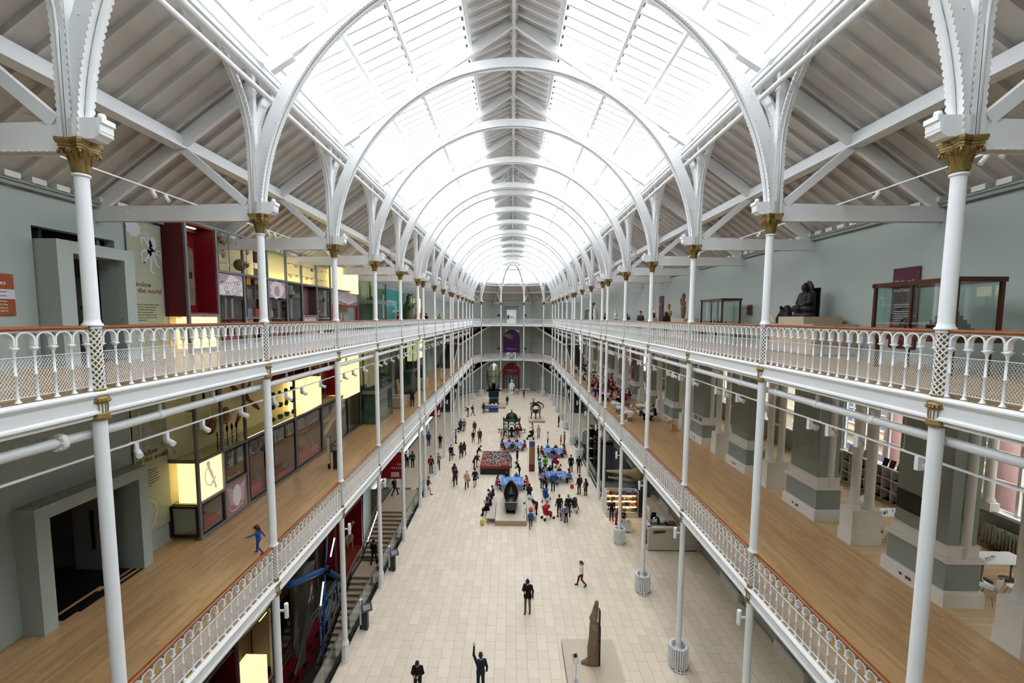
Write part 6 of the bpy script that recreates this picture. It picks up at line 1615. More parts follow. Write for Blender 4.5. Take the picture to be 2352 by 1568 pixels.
# --- glazed lift shafts and screens on the left galleries
def glass_box(lab, x0, x1, y0, y1, z, h, posts=True):
    t = thing('lift_shaft', lab, 'lift', ((x0+x1)/2, (y0+y1)/2, z)); a, b = (x1-x0)/2, (y1-y0)/2
    for nm, q in (('pane', (-a,a,-b,-b+.02)), ('pane', (a-.02,a,-b,b)), ('pane', (-a,a,b-.02,b))):
        bx(q[0],q[1],q[2],q[3],0,h).build('glass_pane', GREENG, t)
    m = MB()
    for xx, yy in ((-a,-b),(a,-b),(a,b),(-a,b)): bx(xx-.04,xx+.04,yy-.04,yy+.04,0,h).build('post', STEELG, t)
    bx(-a,a,-b-.05,-b+.05,2.35,2.6).build('transom', STEELG, t); bx(a-.05,a+.05,-b,b,2.35,2.6).build('transom', STEELG, t)
    bx(-a+.1, a-.3, -b+.25, b-.2, .05, 2.3).build('lift_car', mat('lift_green_grey', (.48,.58,.55), .3), t); bx(-a+.1,-.05,b-.4,b-.35,0,2.2).build('door_leaf', STEEL, t)
    bx(-.1,.1,-b+.5,-b+.7,0,h).build('guide_mast', STEEL, t)
    return t
glass_box('glass lift shaft beside the turquoise wall, top left gallery', -12.0, -10.6, 33.6, 36.6, ZG2, 4.0)
glass_box('green glass lift shaft on the left middle gallery', -12.3, -10.2, 32.6, 36.4, ZG1, 6.2)
glass_box('farther glass lift shaft on the left middle gallery', -12.3, -10.6, 46.0, 49.0, ZG1, 6.2)
glass_box('farther glass lift shaft on the top left gallery', -12.0, -10.9, 47.5, 50.5, ZG2, 3.9)
bx(-12.54, -12.3, 37.2, 38.4, ZG1, 13.5).build('pilaster', SAGED, wl); bx(-12.54, -12.3, 42.2, 43.4, ZG1, 13.5).build('pilaster', SAGED, wl)
bx(-12.53, -12.45, 38.6, 42.0, ZG1, ZG1+4.6).build('opening_shade_panel', mat('umber_shadow', (.28,.26,.23), .7), wl)  # flat slab on the solid wall, coloured as the shade of an opening
TURQ = mat('turquoise_board', (.09, .60, .58), .5)
t = thing('graphic_wall', 'turquoise wall panel reading Transforming on the top left gallery', 'panel', (-11.9, 37.0, ZG2)); bx(-.1, 0, 0, 10.2, 0, 3.95).build('board', TURQ, t)
text('headline', 'Transforming', 1.25, WHITE, t, (.003, .9, 2.35), FL); text('subtitle', 'your museum', .55, WHITE, t, (.003, 6.2, 1.75), FL)
for q, yy in enumerate((2.0, 3.6, 6.7)): bx(.0, .012, yy, yy+1.3, .9, 1.75).build('photo_print', mat('photo_grey%d' % q, [(.6,.63,.68),(.45,.47,.52),(.55,.5,.46)][q], .5, noise=.5, nscale=3), t)
for q in range(5): bx(.0,.004,3.6,4.8,.3+.1*q,.34+.1*q).build('text_lines', WHITE2, t); bx(.0,.004,6.8,8.0,.3+.1*q,.34+.1*q).build('text_lines', WHITE2, t)
f = thing('carved_figure', 'tall painted wooden figure carving at the end of the turquoise wall', 'statue', (-10.3, 43.2, ZG2)); CAM = mat('camouflage_paint', (.32,.33,.20), .6, noise=.75, nscale=4)
MB().tube([(-.1,0,.1),(-.05,.05,1.0),(0,0,1.7),(0,0,2.6),(.02,0,3.0)], [.28,.38,.42,.36,.16], 12).tube([(.05,-.3,2.5),(.3,-.45,2.2),(.55,-.2,2.55)], [.14,.12,.09], 8).tube([(.05,.3,2.5),(.35,.35,2.3),(.6,.15,2.7)], [.14,.12,.08], 8).build('body', CAM, f)
MB().sphere((.03,0,3.2), .24, 12, 8, (1,1,1.15)).tube([(.1,0,3.45),(.45,0,3.5)], [.12,.03], 8).build('head', CAM, f)
lightbox('far small cream light box on the top left gallery', 52.0, 54.5, 15.9, 17.6, -12.1, -11.5); lightbox('far tall cream light box on the middle left gallery', 52.3, 55.2, 10.4, 13.2, -12.4, -11.2); lightbox('pale cream light box near the farther lift', 50.6, 51.6, 10.2, 13.3, -12.4, -11.5)
t = panel('far mauve panel with white figure prints on the top left gallery', 51.5, 54.6, ZG2+.3, ZG2+1.8, MAUVE, -11.6)
t = panel('narrow red panel beyond the far light box, top left gallery', 55.0, 56.2, ZG2+.2, ZG2+2.4, CRIM, -11.6); t = panel('tall red strip beside the farther top lift', 50.8, 51.3, ZG2+.2, ZG2+3.3, REDD, -11.3)
case('far dark glass case under the tall light box, middle left gallery', 50.5, 56.0, ZG1+.2, ZG1+3.0, mat('case_mauve', (.45,.34,.36), .5), xb=XL1+.2, xf=-11.5)
t = panel('turquoise strip sign before the left far stairs', 57.5, 58.2, ZG1+.4, ZG1+4.2, TURQ, -11.4)
BEIGE = mat('beige_plinth', (.74,.67,.58), .6)
def plinth(lab, x, y, z, w, d, h): 
    t = thing('plinth', lab, 'plinth', (x, y, z)); bx(-w/2, w/2, -d/2, d/2, .06, h).build('block', BEIGE, t); bx(-w/2+.04, w/2-.04, -d/2+.04, d/2-.04, 0, .06).build('kick_base', mat('grey_kick', (.45,.43,.41), .6), t); return t
t = plinth('stepped beige plinth on the left middle gallery near the woman', -10.35, 39.3, ZG1, 1.15, 1.6, .95); bx(-.45,.2,-.5,.4,.95,1.2).build('upper_block', BEIGE, t)
f = thing('stone_fragment', 'tan carved stone fragment on the stepped plinth', 'sculpture', (-10.5, 39.3, ZG1+1.2)); MB().tube([(0,0,0),(.05,0,.5),(-.03,.02,1.0),(0,0,1.35)], [.2,.17,.19,.1], 10).build('stone', mat('tan_stone', (.68,.57,.43), .8, noise=.2, nscale=8), f)
plinth('tall beige plinth farther along the left middle gallery', -10.2, 49.0, ZG1, 1.1, 1.3, 1.35)
f = thing('dark_statue', 'dark slender statue on the tall beige plinth', 'statue', (-10.3, 49.0, ZG1+1.35)); MB().lathe([(.2,0),(.16,.1),(.14,.5),(.2,.9),(.12,1.15),(.06,1.2),(.1,1.32),(.08,1.45),(0,1.5)], 12).build('body', BRONZE, f)
for k, (x, y) in enumerate(((-9.65, 22.9), (-8.8, 29.4+26))):
    t = thing('info_kiosk', 'dark gallery kiosk with tilted screen and white label, %s on the left middle gallery' % ['near','far'][k], 'kiosk', (x, y, ZG1)); bx(-.3,-.2,-.06,.06,0,1.75).build('side_post', mat('navy_black', (.07,.075,.10), .4), t); bx(-.31,-.19,-.07,-.06,.3,1.75).build('white_label_strip', WHITE2, t); bx(.0,.2,-.1,.1,0,.95).build('pedestal', mat('charcoal_metal', (.16,.165,.18), .4), t)
    o = MB().box(-.26,.26,-.04,.04,-.19,.19).build('screen_box', mat('navy_black', (.07,.075,.10), .4), t, (.14,-.02,1.12)); o.rotation_euler = (-.8,0,.5); bx(-.18,.18,-.046,-.04,-.12,.12).build('screen', mat('screen_grey', (.42,.45,.48), .2), o)
# small info boards on wall
for k, (y, z) in enumerate(((42.8, ZG1+2.0), (43.6, ZG1+1.3))):
    pass
t = thing('wall_screen', 'dark tall wall screen beside the lift, middle left gallery', 'screen', (-12.28, 42.8, ZG1+1.1)); bx(0,.05,-.3,.3,0,1.9).build('frame', DARK, t); bx(.05,.055,-.2,.2,1.0,1.25).build('white_label', WHITE2, t)
# radiator behind railing
# ================================================================= exhibits on the hall floor
LSTONE = mat('pale_plinth_stone', (.80,.74,.65), .45, noise=.05, nscale=2)
def stone_plinth(lab, x0, x1, y0, y1, h):
    t = thing('stone_plinth', lab, 'plinth', ((x0+x1)/2, (y0+y1)/2, 0)); a, b = (x1-x0)/2, (y1-y0)/2
    bx(-a, a, -b, b, 0, h-.035).build('plinth_sides', mat('plinth_side_stone', (.66,.58,.50), .5, noise=.06, nscale=3), t)
    n = max(1, round(b/1.1))
    for i in range(2):
        for j in range(n): bx(-a+i*a+.003, i*a-.003, -b+j*2*b/n+.003, -b+(j+1)*2*b/n-.003, h-.035, h).build('top_slab', LSTONE, t)
    return t
def label_stand(lab, x, y, z, rz=0, h=.75):
    t = thing('label_stand', lab, 'label', (x, y, z), rz); MB().tube([(0,0,0),(0,0,h)], .012, 6).box(-.1,.1,-.1,.1,0,.01).build('stem', STEEL, t)
    o = bx(-.15,.15,-.006,.006,0,.42).build('card', WHITE2, t, (0,0,h)); o.rotation_euler = (-.45,0,0); bx(-.06,.1,-.009,-.006,.24,.38).build('card_picture', mat('label_purple', (.28,.13,.36), .5), o)
    return t
# --- standing stone figure
stone_plinth('low pale stone plinth under the tall crowned stone figure', 2.39, 4.78, 16.7, 19.36, .3)
SANDY = mat('brown_sandstone', (.52,.44,.35), .85, noise=.28, nscale=5, bump=.5, bscale=18)
t = thing('stone_statue', 'tall weathered brown stone figure with conical crown in side view', 'statue', (3.62, 17.9, .3))
P_ = [(V3(-.22,0,.1), V3(.10,0,.10), .16, .17, 0), (V3(-.46,0,.06), V3(-.25,0,.10), .085, .12, 0), (V3(-.06,0,.15), V3(-.08,0,.75), .19, .20, 0, (1,1.15,1)), (V3(.08,0,.05), V3(.08,0,1.0), .17, .17, 0), (V3(-.06,0,.75), V3(-.02,0,1.35), .20, .185, 0, (1,1.2,1)), (V3(-.02,0,1.35), V3(0,0,1.78), .185, .20, 0, (1,1.35,1)),
      (V3(.02,-.24,1.72), V3(.03,-.25,1.15), .085, .08, 0), (V3(.03,-.25,1.15), V3(.0,-.24,.80), .08, .075, 0), (V3(.02,.24,1.72), V3(.0,.24,.80), .085, .075, 0), (V3(-.02,0,1.9), V3(-.02,0,2.10), .145, .155, 0, (1,1.1,1)), (V3(-.10,0,2.02), V3(-.12,0,2.10), .09, .10, 0), (V3(-.03,0,2.16), V3(-.02,0,2.22), .17, .15, 0, (1,1,.5)), (V3(.0,0,2.22), V3(.09,0,2.82), .15, .085, 0)]
me = sdf_mesh('figure', P_, .018, .035, 1); me.materials[0] = SANDY; put('figure', me, t)
bx(.20,.27,-.14,.14,-.02,1.78).build('back_support', mat('black_steel', (.07,.07,.08), .4), t); bx(.19,.25,-.1,.1,1.78,2.5).build('upper_support', mat('black_steel', (.07,.07,.08), .4), t)
label_stand('small white label on thin stem at the crowned figure', 2.72, 16.95, .3, .3)
# --- dark carved boat shaped bowl
stone_plinth('pale stone plinth under the dark boat shaped bowl', -1.2, 1.12, 31.03, 35.7, .4)
t = thing('carved_bowl', 'huge dark wooden boat shaped bowl on the middle plinth', 'bowl', (-.04, 32.0, .4))
EBONY = mat('dark_polished_wood', (.12,.085,.07), .28, noise=.35, nscale=4, coat=.3); EBIN = mat('bowl_inside', (.17,.155,.145), .35, noise=.3, nscale=5)
n = 22; vs = []; sec = 14; fs = []
def hull(u, off):
    L = 4.0; y = u*L; w = (.46+.20*math.sin(min(1,u*1.9)*PI/2))*(1-max(0,(u-.42)/.58)**2.2) if u > 0 else .46
    w = max(w, .02) - off; zr = .95+.42*max(0,u-.35)**1.3*1.3; zb = .06+.25*max(0,(.12-u)/.12)+.75*max(0,(u-.45)/.55)**1.8
    return y, max(.008, w), zr, zb
for layer, off in ((0, 0), (1, .075)):
    for i in range(n+1):
        u = i/n if layer == 0 else .03+.93*i/n
        y, w, zr, zb = hull(u, off); zb += off*1.1
        for k in range(sec+1):
            a = PI*k/sec; vs.append((-w*math.cos(a)*(1.0), y, zr-(zr-zb)*math.sin(a)**.8))
S1 = (n+1)*(sec+1)
for i in range(n):
    for k in range(sec):
        q = i*(sec+1)+k; fs.append((q, q+sec+1, q+sec+2, q+1)); q += S1; fs.append((q, q+1, q+sec+2, q+sec+1))
rim = []
for i in range(n):
    for k in (0, sec):
        q = i*(sec+1)+k; rim.append((q, q+S1, q+S1+sec+1, q+sec+1))
m = MB(); m.add(vs, fs[0::2], True); m.add([vs[q] for q in range(sec+1)], [tuple(range(sec+1))]); m.add(vs, rim)
m.add([vs[q] for q in list(range(sec+1))]+[vs[S1+q] for q in range(sec+1)], [(0, sec, 2*sec+1, sec+1)]); m.build('hull', EBONY, t)
m = MB(); m.add(vs, fs[1::2], True); m.add([vs[S1+q] for q in range(sec+1)], [tuple(range(sec,-1,-1))]); m.build('hollow', EBIN, t)
bx(-.34,.34,.25,.75,0,.12).build('foot_block', mat('black_steel', (.07,.07,.08), .4), t); bx(-.25,.25,2.6,3.0,0,.5).build('rear_block', mat('black_steel', (.07,.07,.08), .4), t)
label_stand('small glass label stand at the corner of the bowl plinth', .95, 31.6, .4)
def bench(lab, x, y, L):
    t = thing('bench', lab, 'bench', (x, y, 0)); bx(-.32,.32,-L/2,L/2,.38,.45).build('seat', mat('pale_bench_top', (.74,.70,.64), .5), t)
    for yy in (-L/2+.2, L/2-.2):
        MB().bar((-.28,yy,0),(0,yy,.38),.04,.04).bar((.28,yy,0),(0,yy,.38),.04,.04).build('leg_frame', STEEL, t)
    return t
bench('pale bench along the left side of the bowl plinth', -1.56, 33.2, 3.8); bench('pale bench along the right side of the bowl plinth', 1.52, 33.6, 3.8)
# --- big red model board
t = thing('model_board', 'large red table covered in small white and black bricks', 'table', (-1.64, 43.9, 0)); bx(-1.43,1.43,-2.4,2.4,0,.62).build('base', mat('matt_black', (.035,.035,.04), .6), t); bx(-1.46,1.46,-2.43,2.43,.62,.86).build('red_top', mat('red_brick_board', (.50,.16,.13), .5), t); bx(.6,1.4,-2.3,-1.75,.86,.93).build('raised_corner', mat('red_brick_board', (.50,.16,.13), .5), t)
pm = [mat('piece_white', (.85,.84,.82), .4), mat('piece_black', (.07,.07,.07), .4), mat('piece_brown', (.36,.25,.18), .5), mat('piece_red', (.62,.1,.1), .4)]
r = random.Random(2)
for q, mm in enumerate(pm):
    m = MB()
    for k in range((260,190,120,40)[q]):
        x, y = r.gauss(0,.62), r.gauss(.15,1.0)
        if abs(x) > 1.35 or abs(y) > 2.2: continue
        a = r.uniform(0,3.1); s0 = len(m.v); m.box(-.05,.05,-.03,.03,0,r.choice((.03,.06,.09))); m.xform(Matrix.Translation((x,y,.86)) @ Matrix.Rotation(a,4,'Z'), s0)
    o = m.build('loose_bricks', mm, t); o['kind'] = 'stuff'
# --- pylon
t = thing('sign_pylon', 'tall narrow orange brown sign pylon with blue top', 'sign', (2.02, 42.6, 0))
def pyl(z0, z1, nm, mt, slope=0):
    poly = [(-.28,-.1),(.2,-.14),(.3,.0),(.24,.14),(-.24,.14)]; MB().prism(poly, z0, z1).build(nm, mt, t)
pyl(0, .75, 'red_base', mat('pylon_red', (.42,.15,.12), .5)); pyl(.75, 2.55, 'orange_body', mat('pylon_orange', (.60,.42,.28), .5, noise=.2, nscale=1.5)); pyl(2.55, 3.05, 'blue_top', mat('pylon_blue', (.28,.30,.52), .5, noise=.2, nscale=3))
text('vertical_lettering', 'EXHIBITION', .25, WHITE2, t, (-.285, -.11, .42), (PI/2, -PI/2, 0))
# --- green drinking fountain
t = thing('drinking_fountain', 'ornate green cast iron drinking fountain with domed canopy', 'fountain', (-.02, 55.3, 0))
IRONG = mat('dark_green_iron', (.09,.22,.14), .4, .3, noise=.2, nscale=10); GILT = mat('gilt_trim', (.66,.56,.30), .35, .6)
FRAD = 1.12
MB().lathe([(.02,3.6),(.05,3.42),(.10,3.34),(.05,3.26),(.12,3.20),(.06,3.14),(.09,3.10)][::-1], 10).build('finial', IRONG, t)
MB().lathe([(.80,2.38),(.82,2.46),(.74,2.50),(.72,2.62),(.62,2.84),(.44,3.0),(.22,3.09),(.06,3.12)], 24).build('dome', IRONG, t)
m = MB()
for k in range(16):
    a = 2*PI*k/16; m.tube([(.735*math.cos(a),.735*math.sin(a),2.55),(.63*math.cos(a),.63*math.sin(a),2.85),(.45*math.cos(a),.45*math.sin(a),3.01),(.2*math.cos(a),.2*math.sin(a),3.10)], .022, 5)
m.build('dome_ribs', IRONG, t)
MB().lathe([(.80,2.40),(1.0,2.30),(1.12,2.20),(1.10,2.14),(.95,2.2),(.8,2.3)], 8, a0=PI/8, caps=False).build('canopy_skirt', IRONG, t)
for k in range(8):
    a = PI/8+k*PI/4; c = Vector((math.cos(a), math.sin(a), 0))
    m = MB().tube([c*FRAD+Vector((0,0,z)) for z in (0,.1,.12,1.35,1.38,2.15)], [.075,.07,.045,.04,.06,.05], 8); m.sphere(c*FRAD+Vector((0,0,2.32)), .08, 8, 5); m.tube([c*FRAD+Vector((0,0,2.2)), c*(FRAD+.1)+Vector((0,0,2.42)), c*(FRAD-.05)+Vector((0,0,2.52))], [.06,.04,.02], 6); m.build('post', IRONG, t)
    b = a+PI/4; c2 = Vector((math.cos(b), math.sin(b), 0)); mid = (c+c2)/2*FRAD; d = (c2-c).normalized(); hw = (c2-c).length*FRAD/2-.06
    A = []
    for q in range(13): th = PI*q/12; A.append(mid + d*(-hw*math.cos(th)) + Vector((0,0,1.45+hw*1.1*math.sin(th))))
    MB().tube(A, .04, 6).build('arch', IRONG, t); MB().tube([mid+(p-mid)*.86+Vector((0,0,.20)) for p in A], .02, 5).build('gilt_arch', GILT, t)
    MB().tube([mid + d*(.14*math.cos(q*PI/8)) + Vector((0,0,2.02+.14*math.sin(q*PI/8))) for q in range(17)], .028, 6).build('roundel', GILT, t)
    p0, p1 = mid-d*hw, mid+d*hw; MB().bar(p0+Vector((0,0,2.17)), p1+Vector((0,0,2.17)), .06, .08).bar(p0+Vector((0,0,1.40)), p1+Vector((0,0,1.40)), .05, .05).build('cross_bar', IRONG, t)
MB().lathe([(.34,0),(.30,.06),(.14,.12),(.12,.55),(.2,.62),(.5,.72),(.56,.80),(.5,.80),(.15,.74),(.1,.9),(.16,1.0),(.2,1.15),(.1,1.25),(.0,1.3)], 16).build('basin', IRONG, t)
for k, s in enumerate((-1, 1)):
    t = thing('bench', 'long low bench behind the green fountain, %s end' % ['left','right'][k], 'bench', (s*.95, 57.3, 0)); bx(-.95,.95,-.22,.22,.38,.45).build('seat', mat('steel_bench', (.50,.48,.45), .4, .3), t); bx(-.8,-.7,-.2,.2,0,.38).build('leg', STEEL, t); bx(.7,.8,-.2,.2,0,.38).build('leg', STEEL, t)
# --- lighthouse lens
stone_plinth('pale plinth under the great lighthouse lens', -5.2, -1.1, 72.4, 76.0, .32)
t = thing('lighthouse_lens', 'giant glass lighthouse lens on dark green iron pedestal', 'lens', (-3.15, 74.0, .32)); IG2 = mat('lens_green_iron', (.06,.13,.11), .4, .3); LENSG = glass('lens_glass', (.90,.93,.80), .22, .05); LENSB = mat('lens_prism', (.66,.69,.55), .12, spec=.9, noise=.4, nscale=2.2)
MB().lathe([(1.0,0),(1.0,.15),(.88,.2),(.86,1.5),(.9,1.55),(.9,2.3),(.7,2.38)], 12, smooth=False).build('pedestal', IG2, t); MB().lathe([(1.3,2.45),(1.32,2.5),(1.3,2.58),(1.05,2.6),(1.05,2.45)], 24).build('gallery_ring', IG2, t)
MB().lathe([(.35,2.4),(.3,2.9),(.26,3.9)], 12).build('spindle', IG2, t); MB().lathe([(1.05,3.92),(1.15,3.95),(1.15,4.02),(.2,4.05)], 20).build('lamp_floor', mat('lamp_floor_grey', (.62,.60,.54), .5), t)
for k in range(10):
    a = 2*PI*k/10; MB().tube([(.62*math.cos(a),.62*math.sin(a),2.55),(1.18*math.cos(a),1.18*math.sin(a),3.9)], .035, 6).build('strut', IG2, t)
PRF = [(1.12,4.05),(1.17,4.6),(1.18,5.2),(1.16,5.75),(1.08,6.2),(.9,6.7),(.62,7.05),(.3,7.2)]
def pr_(z):
    for (r0,z0),(r1,z1) in zip(PRF, PRF[1:]):
        if z0 <= z <= z1: return r0+(r1-r0)*(z-z0)/(z1-z0)
    return .3
MB().lathe([(r*.93, z) for r, z in PRF], 20, caps=False).build('prism_core', LENSB, t); MB().lathe(PRF, 20, caps=False).build('glass_shell', LENSG, t)
for k in range(10):
    a = 2*PI*k/10; MB().tube([(r*1.01*math.cos(a), r*1.01*math.sin(a), z) for r, z in PRF], .025, 5).build('frame_bar', IG2, t)
for z in (4.05,5.0,6.0): MB().tube([(pr_(z)*1.02*math.cos(q*PI/12), pr_(z)*1.02*math.sin(q*PI/12), z) for q in range(25)], .03, 5).build('frame_ring', IG2, t)
MB().tube([(0,0,7.15),(0,0,7.3),(.12,0,7.55)], [.2,.08,.03], 8).build('vent_cap', STEEL, t)
# --- ticket desk
t = thing('ticket_desk', 'dark blue ticket desk with white lettering before the lens', 'desk', (-3.26, 69.6, 0)); NAVY = mat('desk_blue', (.12,.17,.40), .45, noise=.15, nscale=2)
bx(-1.03,1.03,-.05,0,.0,1.12).build('front_panel', NAVY, t); bx(-1.03,1.03,0,.6,1.1,1.15).build('counter', WHITE, t); bx(-1.03,-.98,0,.6,0,1.1).build('side_panel', NAVY, t); bx(.98,1.03,0,.6,0,1.1).build('side_panel', WHITE, t)
text('lettering', 'BOOK TICKETS HERE', .26, WHITE, t, (0, -.056, .78), FF, 'CENTER', sx=.80); bx(-.95,-.5,-.058,-.05,.15,.58).build('white_square', WHITE2, t); text('web_lettering', 'nationalmuseum', .12, WHITE, t, (.97, -.056, .2), FF, 'RIGHT')
bx(-.42,1.08,.2,.26,2.12,2.45).build('header_board', NAVY, t); text('header_lettering', 'TICKETS AND INFORMATION', .12, WHITE, t, (.33, .196, 2.24), FF, 'CENTER', sx=.85); bx(-1.12,-.46,.2,.24,2.1,2.48).build('white_header', WHITE, t)
for xx in (-1.08,-.44,1.04): MB().tube([(xx,.24,0),(xx,.24,2.4)], .02, 6).build('sign_pole', WHITE2, t)
bx(-.12,.25,.2,.45,1.15,1.32).build('monitor', WHITE2, t); o = bx(-.1,.14,-.01,.01,0,.36).build('leaflet_holder', WHITE, t, (.62,.2,1.15)); o.rotation_euler = (-.2,.15,0)
# --- black iron ornamental sculpture
stone_plinth('low pale plinth under the black iron openwork exhibit', 2.5, 4.86, 62.7, 65.6, .3)
t = thing('iron_machine', 'black ornamental cast iron openwork exhibit on legs', 'sculpture', (3.6, 64.2, .3)); BI = mat('black_cast_iron', (.055,.055,.06), .4, .4)
for xx, yy in ((-.72,0),(.62,0),(-.05,-.3),(-.05,.4)): MB().tube([(xx,yy,0),(xx*.98,yy,.2),(xx*.9,yy,.75),(xx,yy,.95)], [.1,.06,.09,.1], 8).build('leg', BI, t)
m = MB()
for q in range(3): m.tube([((.78-.18*q)*math.cos(k*PI/12)-.05, -.1+.1*q, 1.55+(.72-.14*q)*math.sin(k*PI/12)) for k in range(25)], .07, 6)
m.sphere((-.05,0,1.15), .42, 12, 8, (1,.8,.6)); m.build('scroll_body', BI, t)
MB().tube([(-.95,0,2.2),(-.3,.0,2.35),(.4,0,2.45),(.95,0,2.2),(1.15,0,1.8),(.95,0,1.5)], [.06,.09,.11,.1,.07,.05], 8).build('crest', BI, t); MB().tube([(-.35,0,2.3),(-.4,0,2.7),(-.2,0,2.95),(-.5,0,3.05),(-.65,0,2.8)], [.08,.07,.06,.05,.03], 7).build('finial', BI, t); MB().tube([(.35,0,2.4),(.4,0,2.62)], [.06,.1], 8).tube([(-1.0,0,2.45),(-.2,0,2.5)], .03, 6).build('lever', BI, t)
# --- white marble seated figure at the far end
t = thing('marble_statue', 'white marble seated figure on white block at the far end', 'statue', (-.05, 87.6, 0)); MARB = mat('white_marble', (.90,.89,.87), .4)
bx(-.62,.62,-.7,.7,0,.45).build('block', MARB, t)
me = sdf_mesh('seated_figure', [(V3(-.2,0,.9),V3(.2,0,.9),.38,.38,0),(V3(0,0,1.1),V3(0,.05,1.9),.40,.36,0),(V3(-.28,-.1,.95),V3(-.25,-.55,.95),.22,.2,0),(V3(.28,-.1,.95),V3(.25,-.55,.95),.22,.2,0),(V3(-.25,-.55,.95),V3(-.28,-.6,.45),.19,.15,0),(V3(.25,-.55,.95),V3(.28,-.55,.45),.19,.15,0),(V3(-.38,.05,1.85),V3(-.48,-.15,1.35),.15,.12,0),(V3(-.48,-.15,1.35),V3(-.2,-.5,1.2),.12,.08,0),(V3(.38,.05,1.85),V3(.5,-.15,1.35),.15,.12,0),(V3(.5,-.15,1.35),V3(.25,-.5,1.2),.12,.08,0),(V3(0,.03,2.1),V3(0,.0,2.25),.12,.12,0),(V3(0,-.02,2.5),V3(0,-.04,2.62),.2,.2,0)], .03, .07, 1); me.materials[0] = MARB; put('figure', me, t)
# --- barrier / hand rail stand left
t = thing('sign_stand', 'thin grey floor stand with slanted base by the left columns', 'stand', (-6.55, 47.4, 0)); MB().tube([(0,0,0),(0,0,1.9)], .03, 8).build('pole', STEEL, t); MB().prism([(-.25,0),(.25,0),(.05,.28),(-.05,.28)], -.16, .16, 'y').build('base', mat('grey_base', (.36,.36,.37), .5), t)

# ================================================================= far wall: doors, banners, clock, stairs
t = thing('door_3', 'crimson arched banner with doorway on the ground floor far wall', 'door', (-.18, 92.45, 0), kind='structure')
CRB = mat('crimson_banner', (.56,.05,.15), .5)
def arch_poly(hw, z0, z1): return [(-hw, z0), (hw, z0)] + [(hw*math.cos(PI*k/14), z1-hw+hw*math.sin(PI*k/14)) for k in range(15)]
MB().prism([(-1.78,3.1),(1.78,3.1)] + [(1.78*math.cos(PI*k/14), 3.95+1.78*math.sin(PI*k/14)) for k in range(15)], -.03, .0, 'y').build('banner', CRB, t); bx(-1.78,-1.38,-.03,.3,0,3.1).build('jamb', CRB, t); bx(1.38,1.78,-.03,.3,0,3.1).build('jamb', CRB, t)
text('lettering', 'Transforming', .40, WHITE, t, (0,-.035,3.95), FF, 'CENTER'); text('lettering', 'your museum', .26, WHITE2, t, (0,-.035,3.45), FF, 'CENTER')
MB().prism([(-.45,5.7),(.45,5.7),(.5,5.2),(.3,4.9),(.35,4.6),(-.35,4.6),(-.3,4.9),(-.5,5.2)][::-1], -.036, -.03, 'y').build('banner_picture', mat('banner_dark_grey', (.24,.20,.22), .6), t)
bx(-1.38,1.38,.15,.2,0,3.1).build('door_glass', mat('door_glass_grey', (.55,.66,.68), .2), t)
for xx in (-1.0,-.35,.35,1.0): bx(xx-.1,xx+.1,.1,.15,0,3.1).build('door_bar', DARK, t)
t = thing('hanging_banner', 'purple arched banner with skeletal hand picture on the far wall', 'banner', (-.17, 92.45, ZG1)); PUR = mat('purple_banner', (.33,.10,.42), .5, noise=.15, nscale=.6)
MB().prism([(-1.78,.0),(1.78,.0)] + [(1.78*math.cos(PI*k/14), 3.85+1.78*math.sin(PI*k/14)) for k in range(15)], -.03, .0, 'y').build('cloth', PUR, t)
m = MB(); hp = mat('hand_print', (.60,.55,.46), .6, noise=.5, nscale=3)
for k in range(4): m.tube([(-1.5,-.035,4.5-.05*k),(-.6,-.035,4.6-.22*k),(.4,-.035,4.35-.3*k),(.95-.12*k,-.035,3.6-.28*k)], [.16,.16,.10,.04], 6)
m.tube([(-1.6,-.03,4.4),(-.9,-.03,4.2),(-.2,-.03,3.6)], [.25,.3,.08], 6); o = m.build('hand_print', hp, t); o.scale = (1,.25,1)
text('lettering', 'Discovering', .42, WHITE2, t, (0,-.04,1.45), FF, 'CENTER'); bx(-1.2,-.8,-.035,-.03,.25,.65).build('white_square', WHITE2, t)
t = thing('door_4', 'pale upper doorway with lit sign beyond, top gallery far wall', 'door', (-.18, 92.4, ZG2), kind='structure')
bx(-1.55,-1.0,-.25,.3,0,3.4).build('jamb', SAGED, t); bx(1.0,1.55,-.25,.3,0,3.4).build('jamb', SAGED, t); bx(-1.0,1.0,-.25,.3,2.9,3.4).build('lintel', SAGED, t); bx(-1.55,1.55,-.27,-.25,3.42,3.62).build('blue_strip', mat('slate_blue', (.30,.42,.50), .4), t); bx(-1.0,1.0,.5,.55,0,2.9).build('inner_panel', mat('inner_white', (.86,.88,.88), .5, emit=.25), t); bx(-.35,.3,.44,.5,1.35,1.5).build('red_strip', mat('notice_red', (.6,.08,.09), .5), t); bx(-.9,-.5,.44,.5,.9,1.8).build('print', mat('dark_print', (.25,.27,.3), .5), t)
for k, (x, z) in enumerate(((-2.9, ZG2+1.5), (2.75, ZG2+1.5), (-2.9, ZG1+1.4), (2.75, ZG1+1.4))):
    t = thing('wall_sign', 'small dark blue sign on the far wall, %s %s' % (['left','right'][k % 2], 'top gallery' if k < 2 else 'middle gallery'), 'sign', (x, 92.57, z)); bx(-.25,.25,-.03,0,0,.42).build('plate', mat('navy_black', (.07,.075,.10), .4), t); bx(-.15,.15,-.034,-.03,.15,.25).build('lettering_strip', mat('sign_grey', (.4,.42,.45), .5), t)
t = thing('wall_clock', 'round dark rimmed clock on the middle of the far balustrade', 'clock', (-.13, 87.2, 7.72)); bx(-.85,.85,.0,.06,-.62,.62).build('white_board', WHITE, t)
MB().tube([(0,-.06,0),(0,.0,0)], .62, 28).build('rim', mat('clock_rim', (.13,.14,.17), .4), t); MB().tube([(0,-.07,0),(0,-.05,0)], .52, 28).build('face', mat('clock_face', (.72,.75,.80), .5), t)
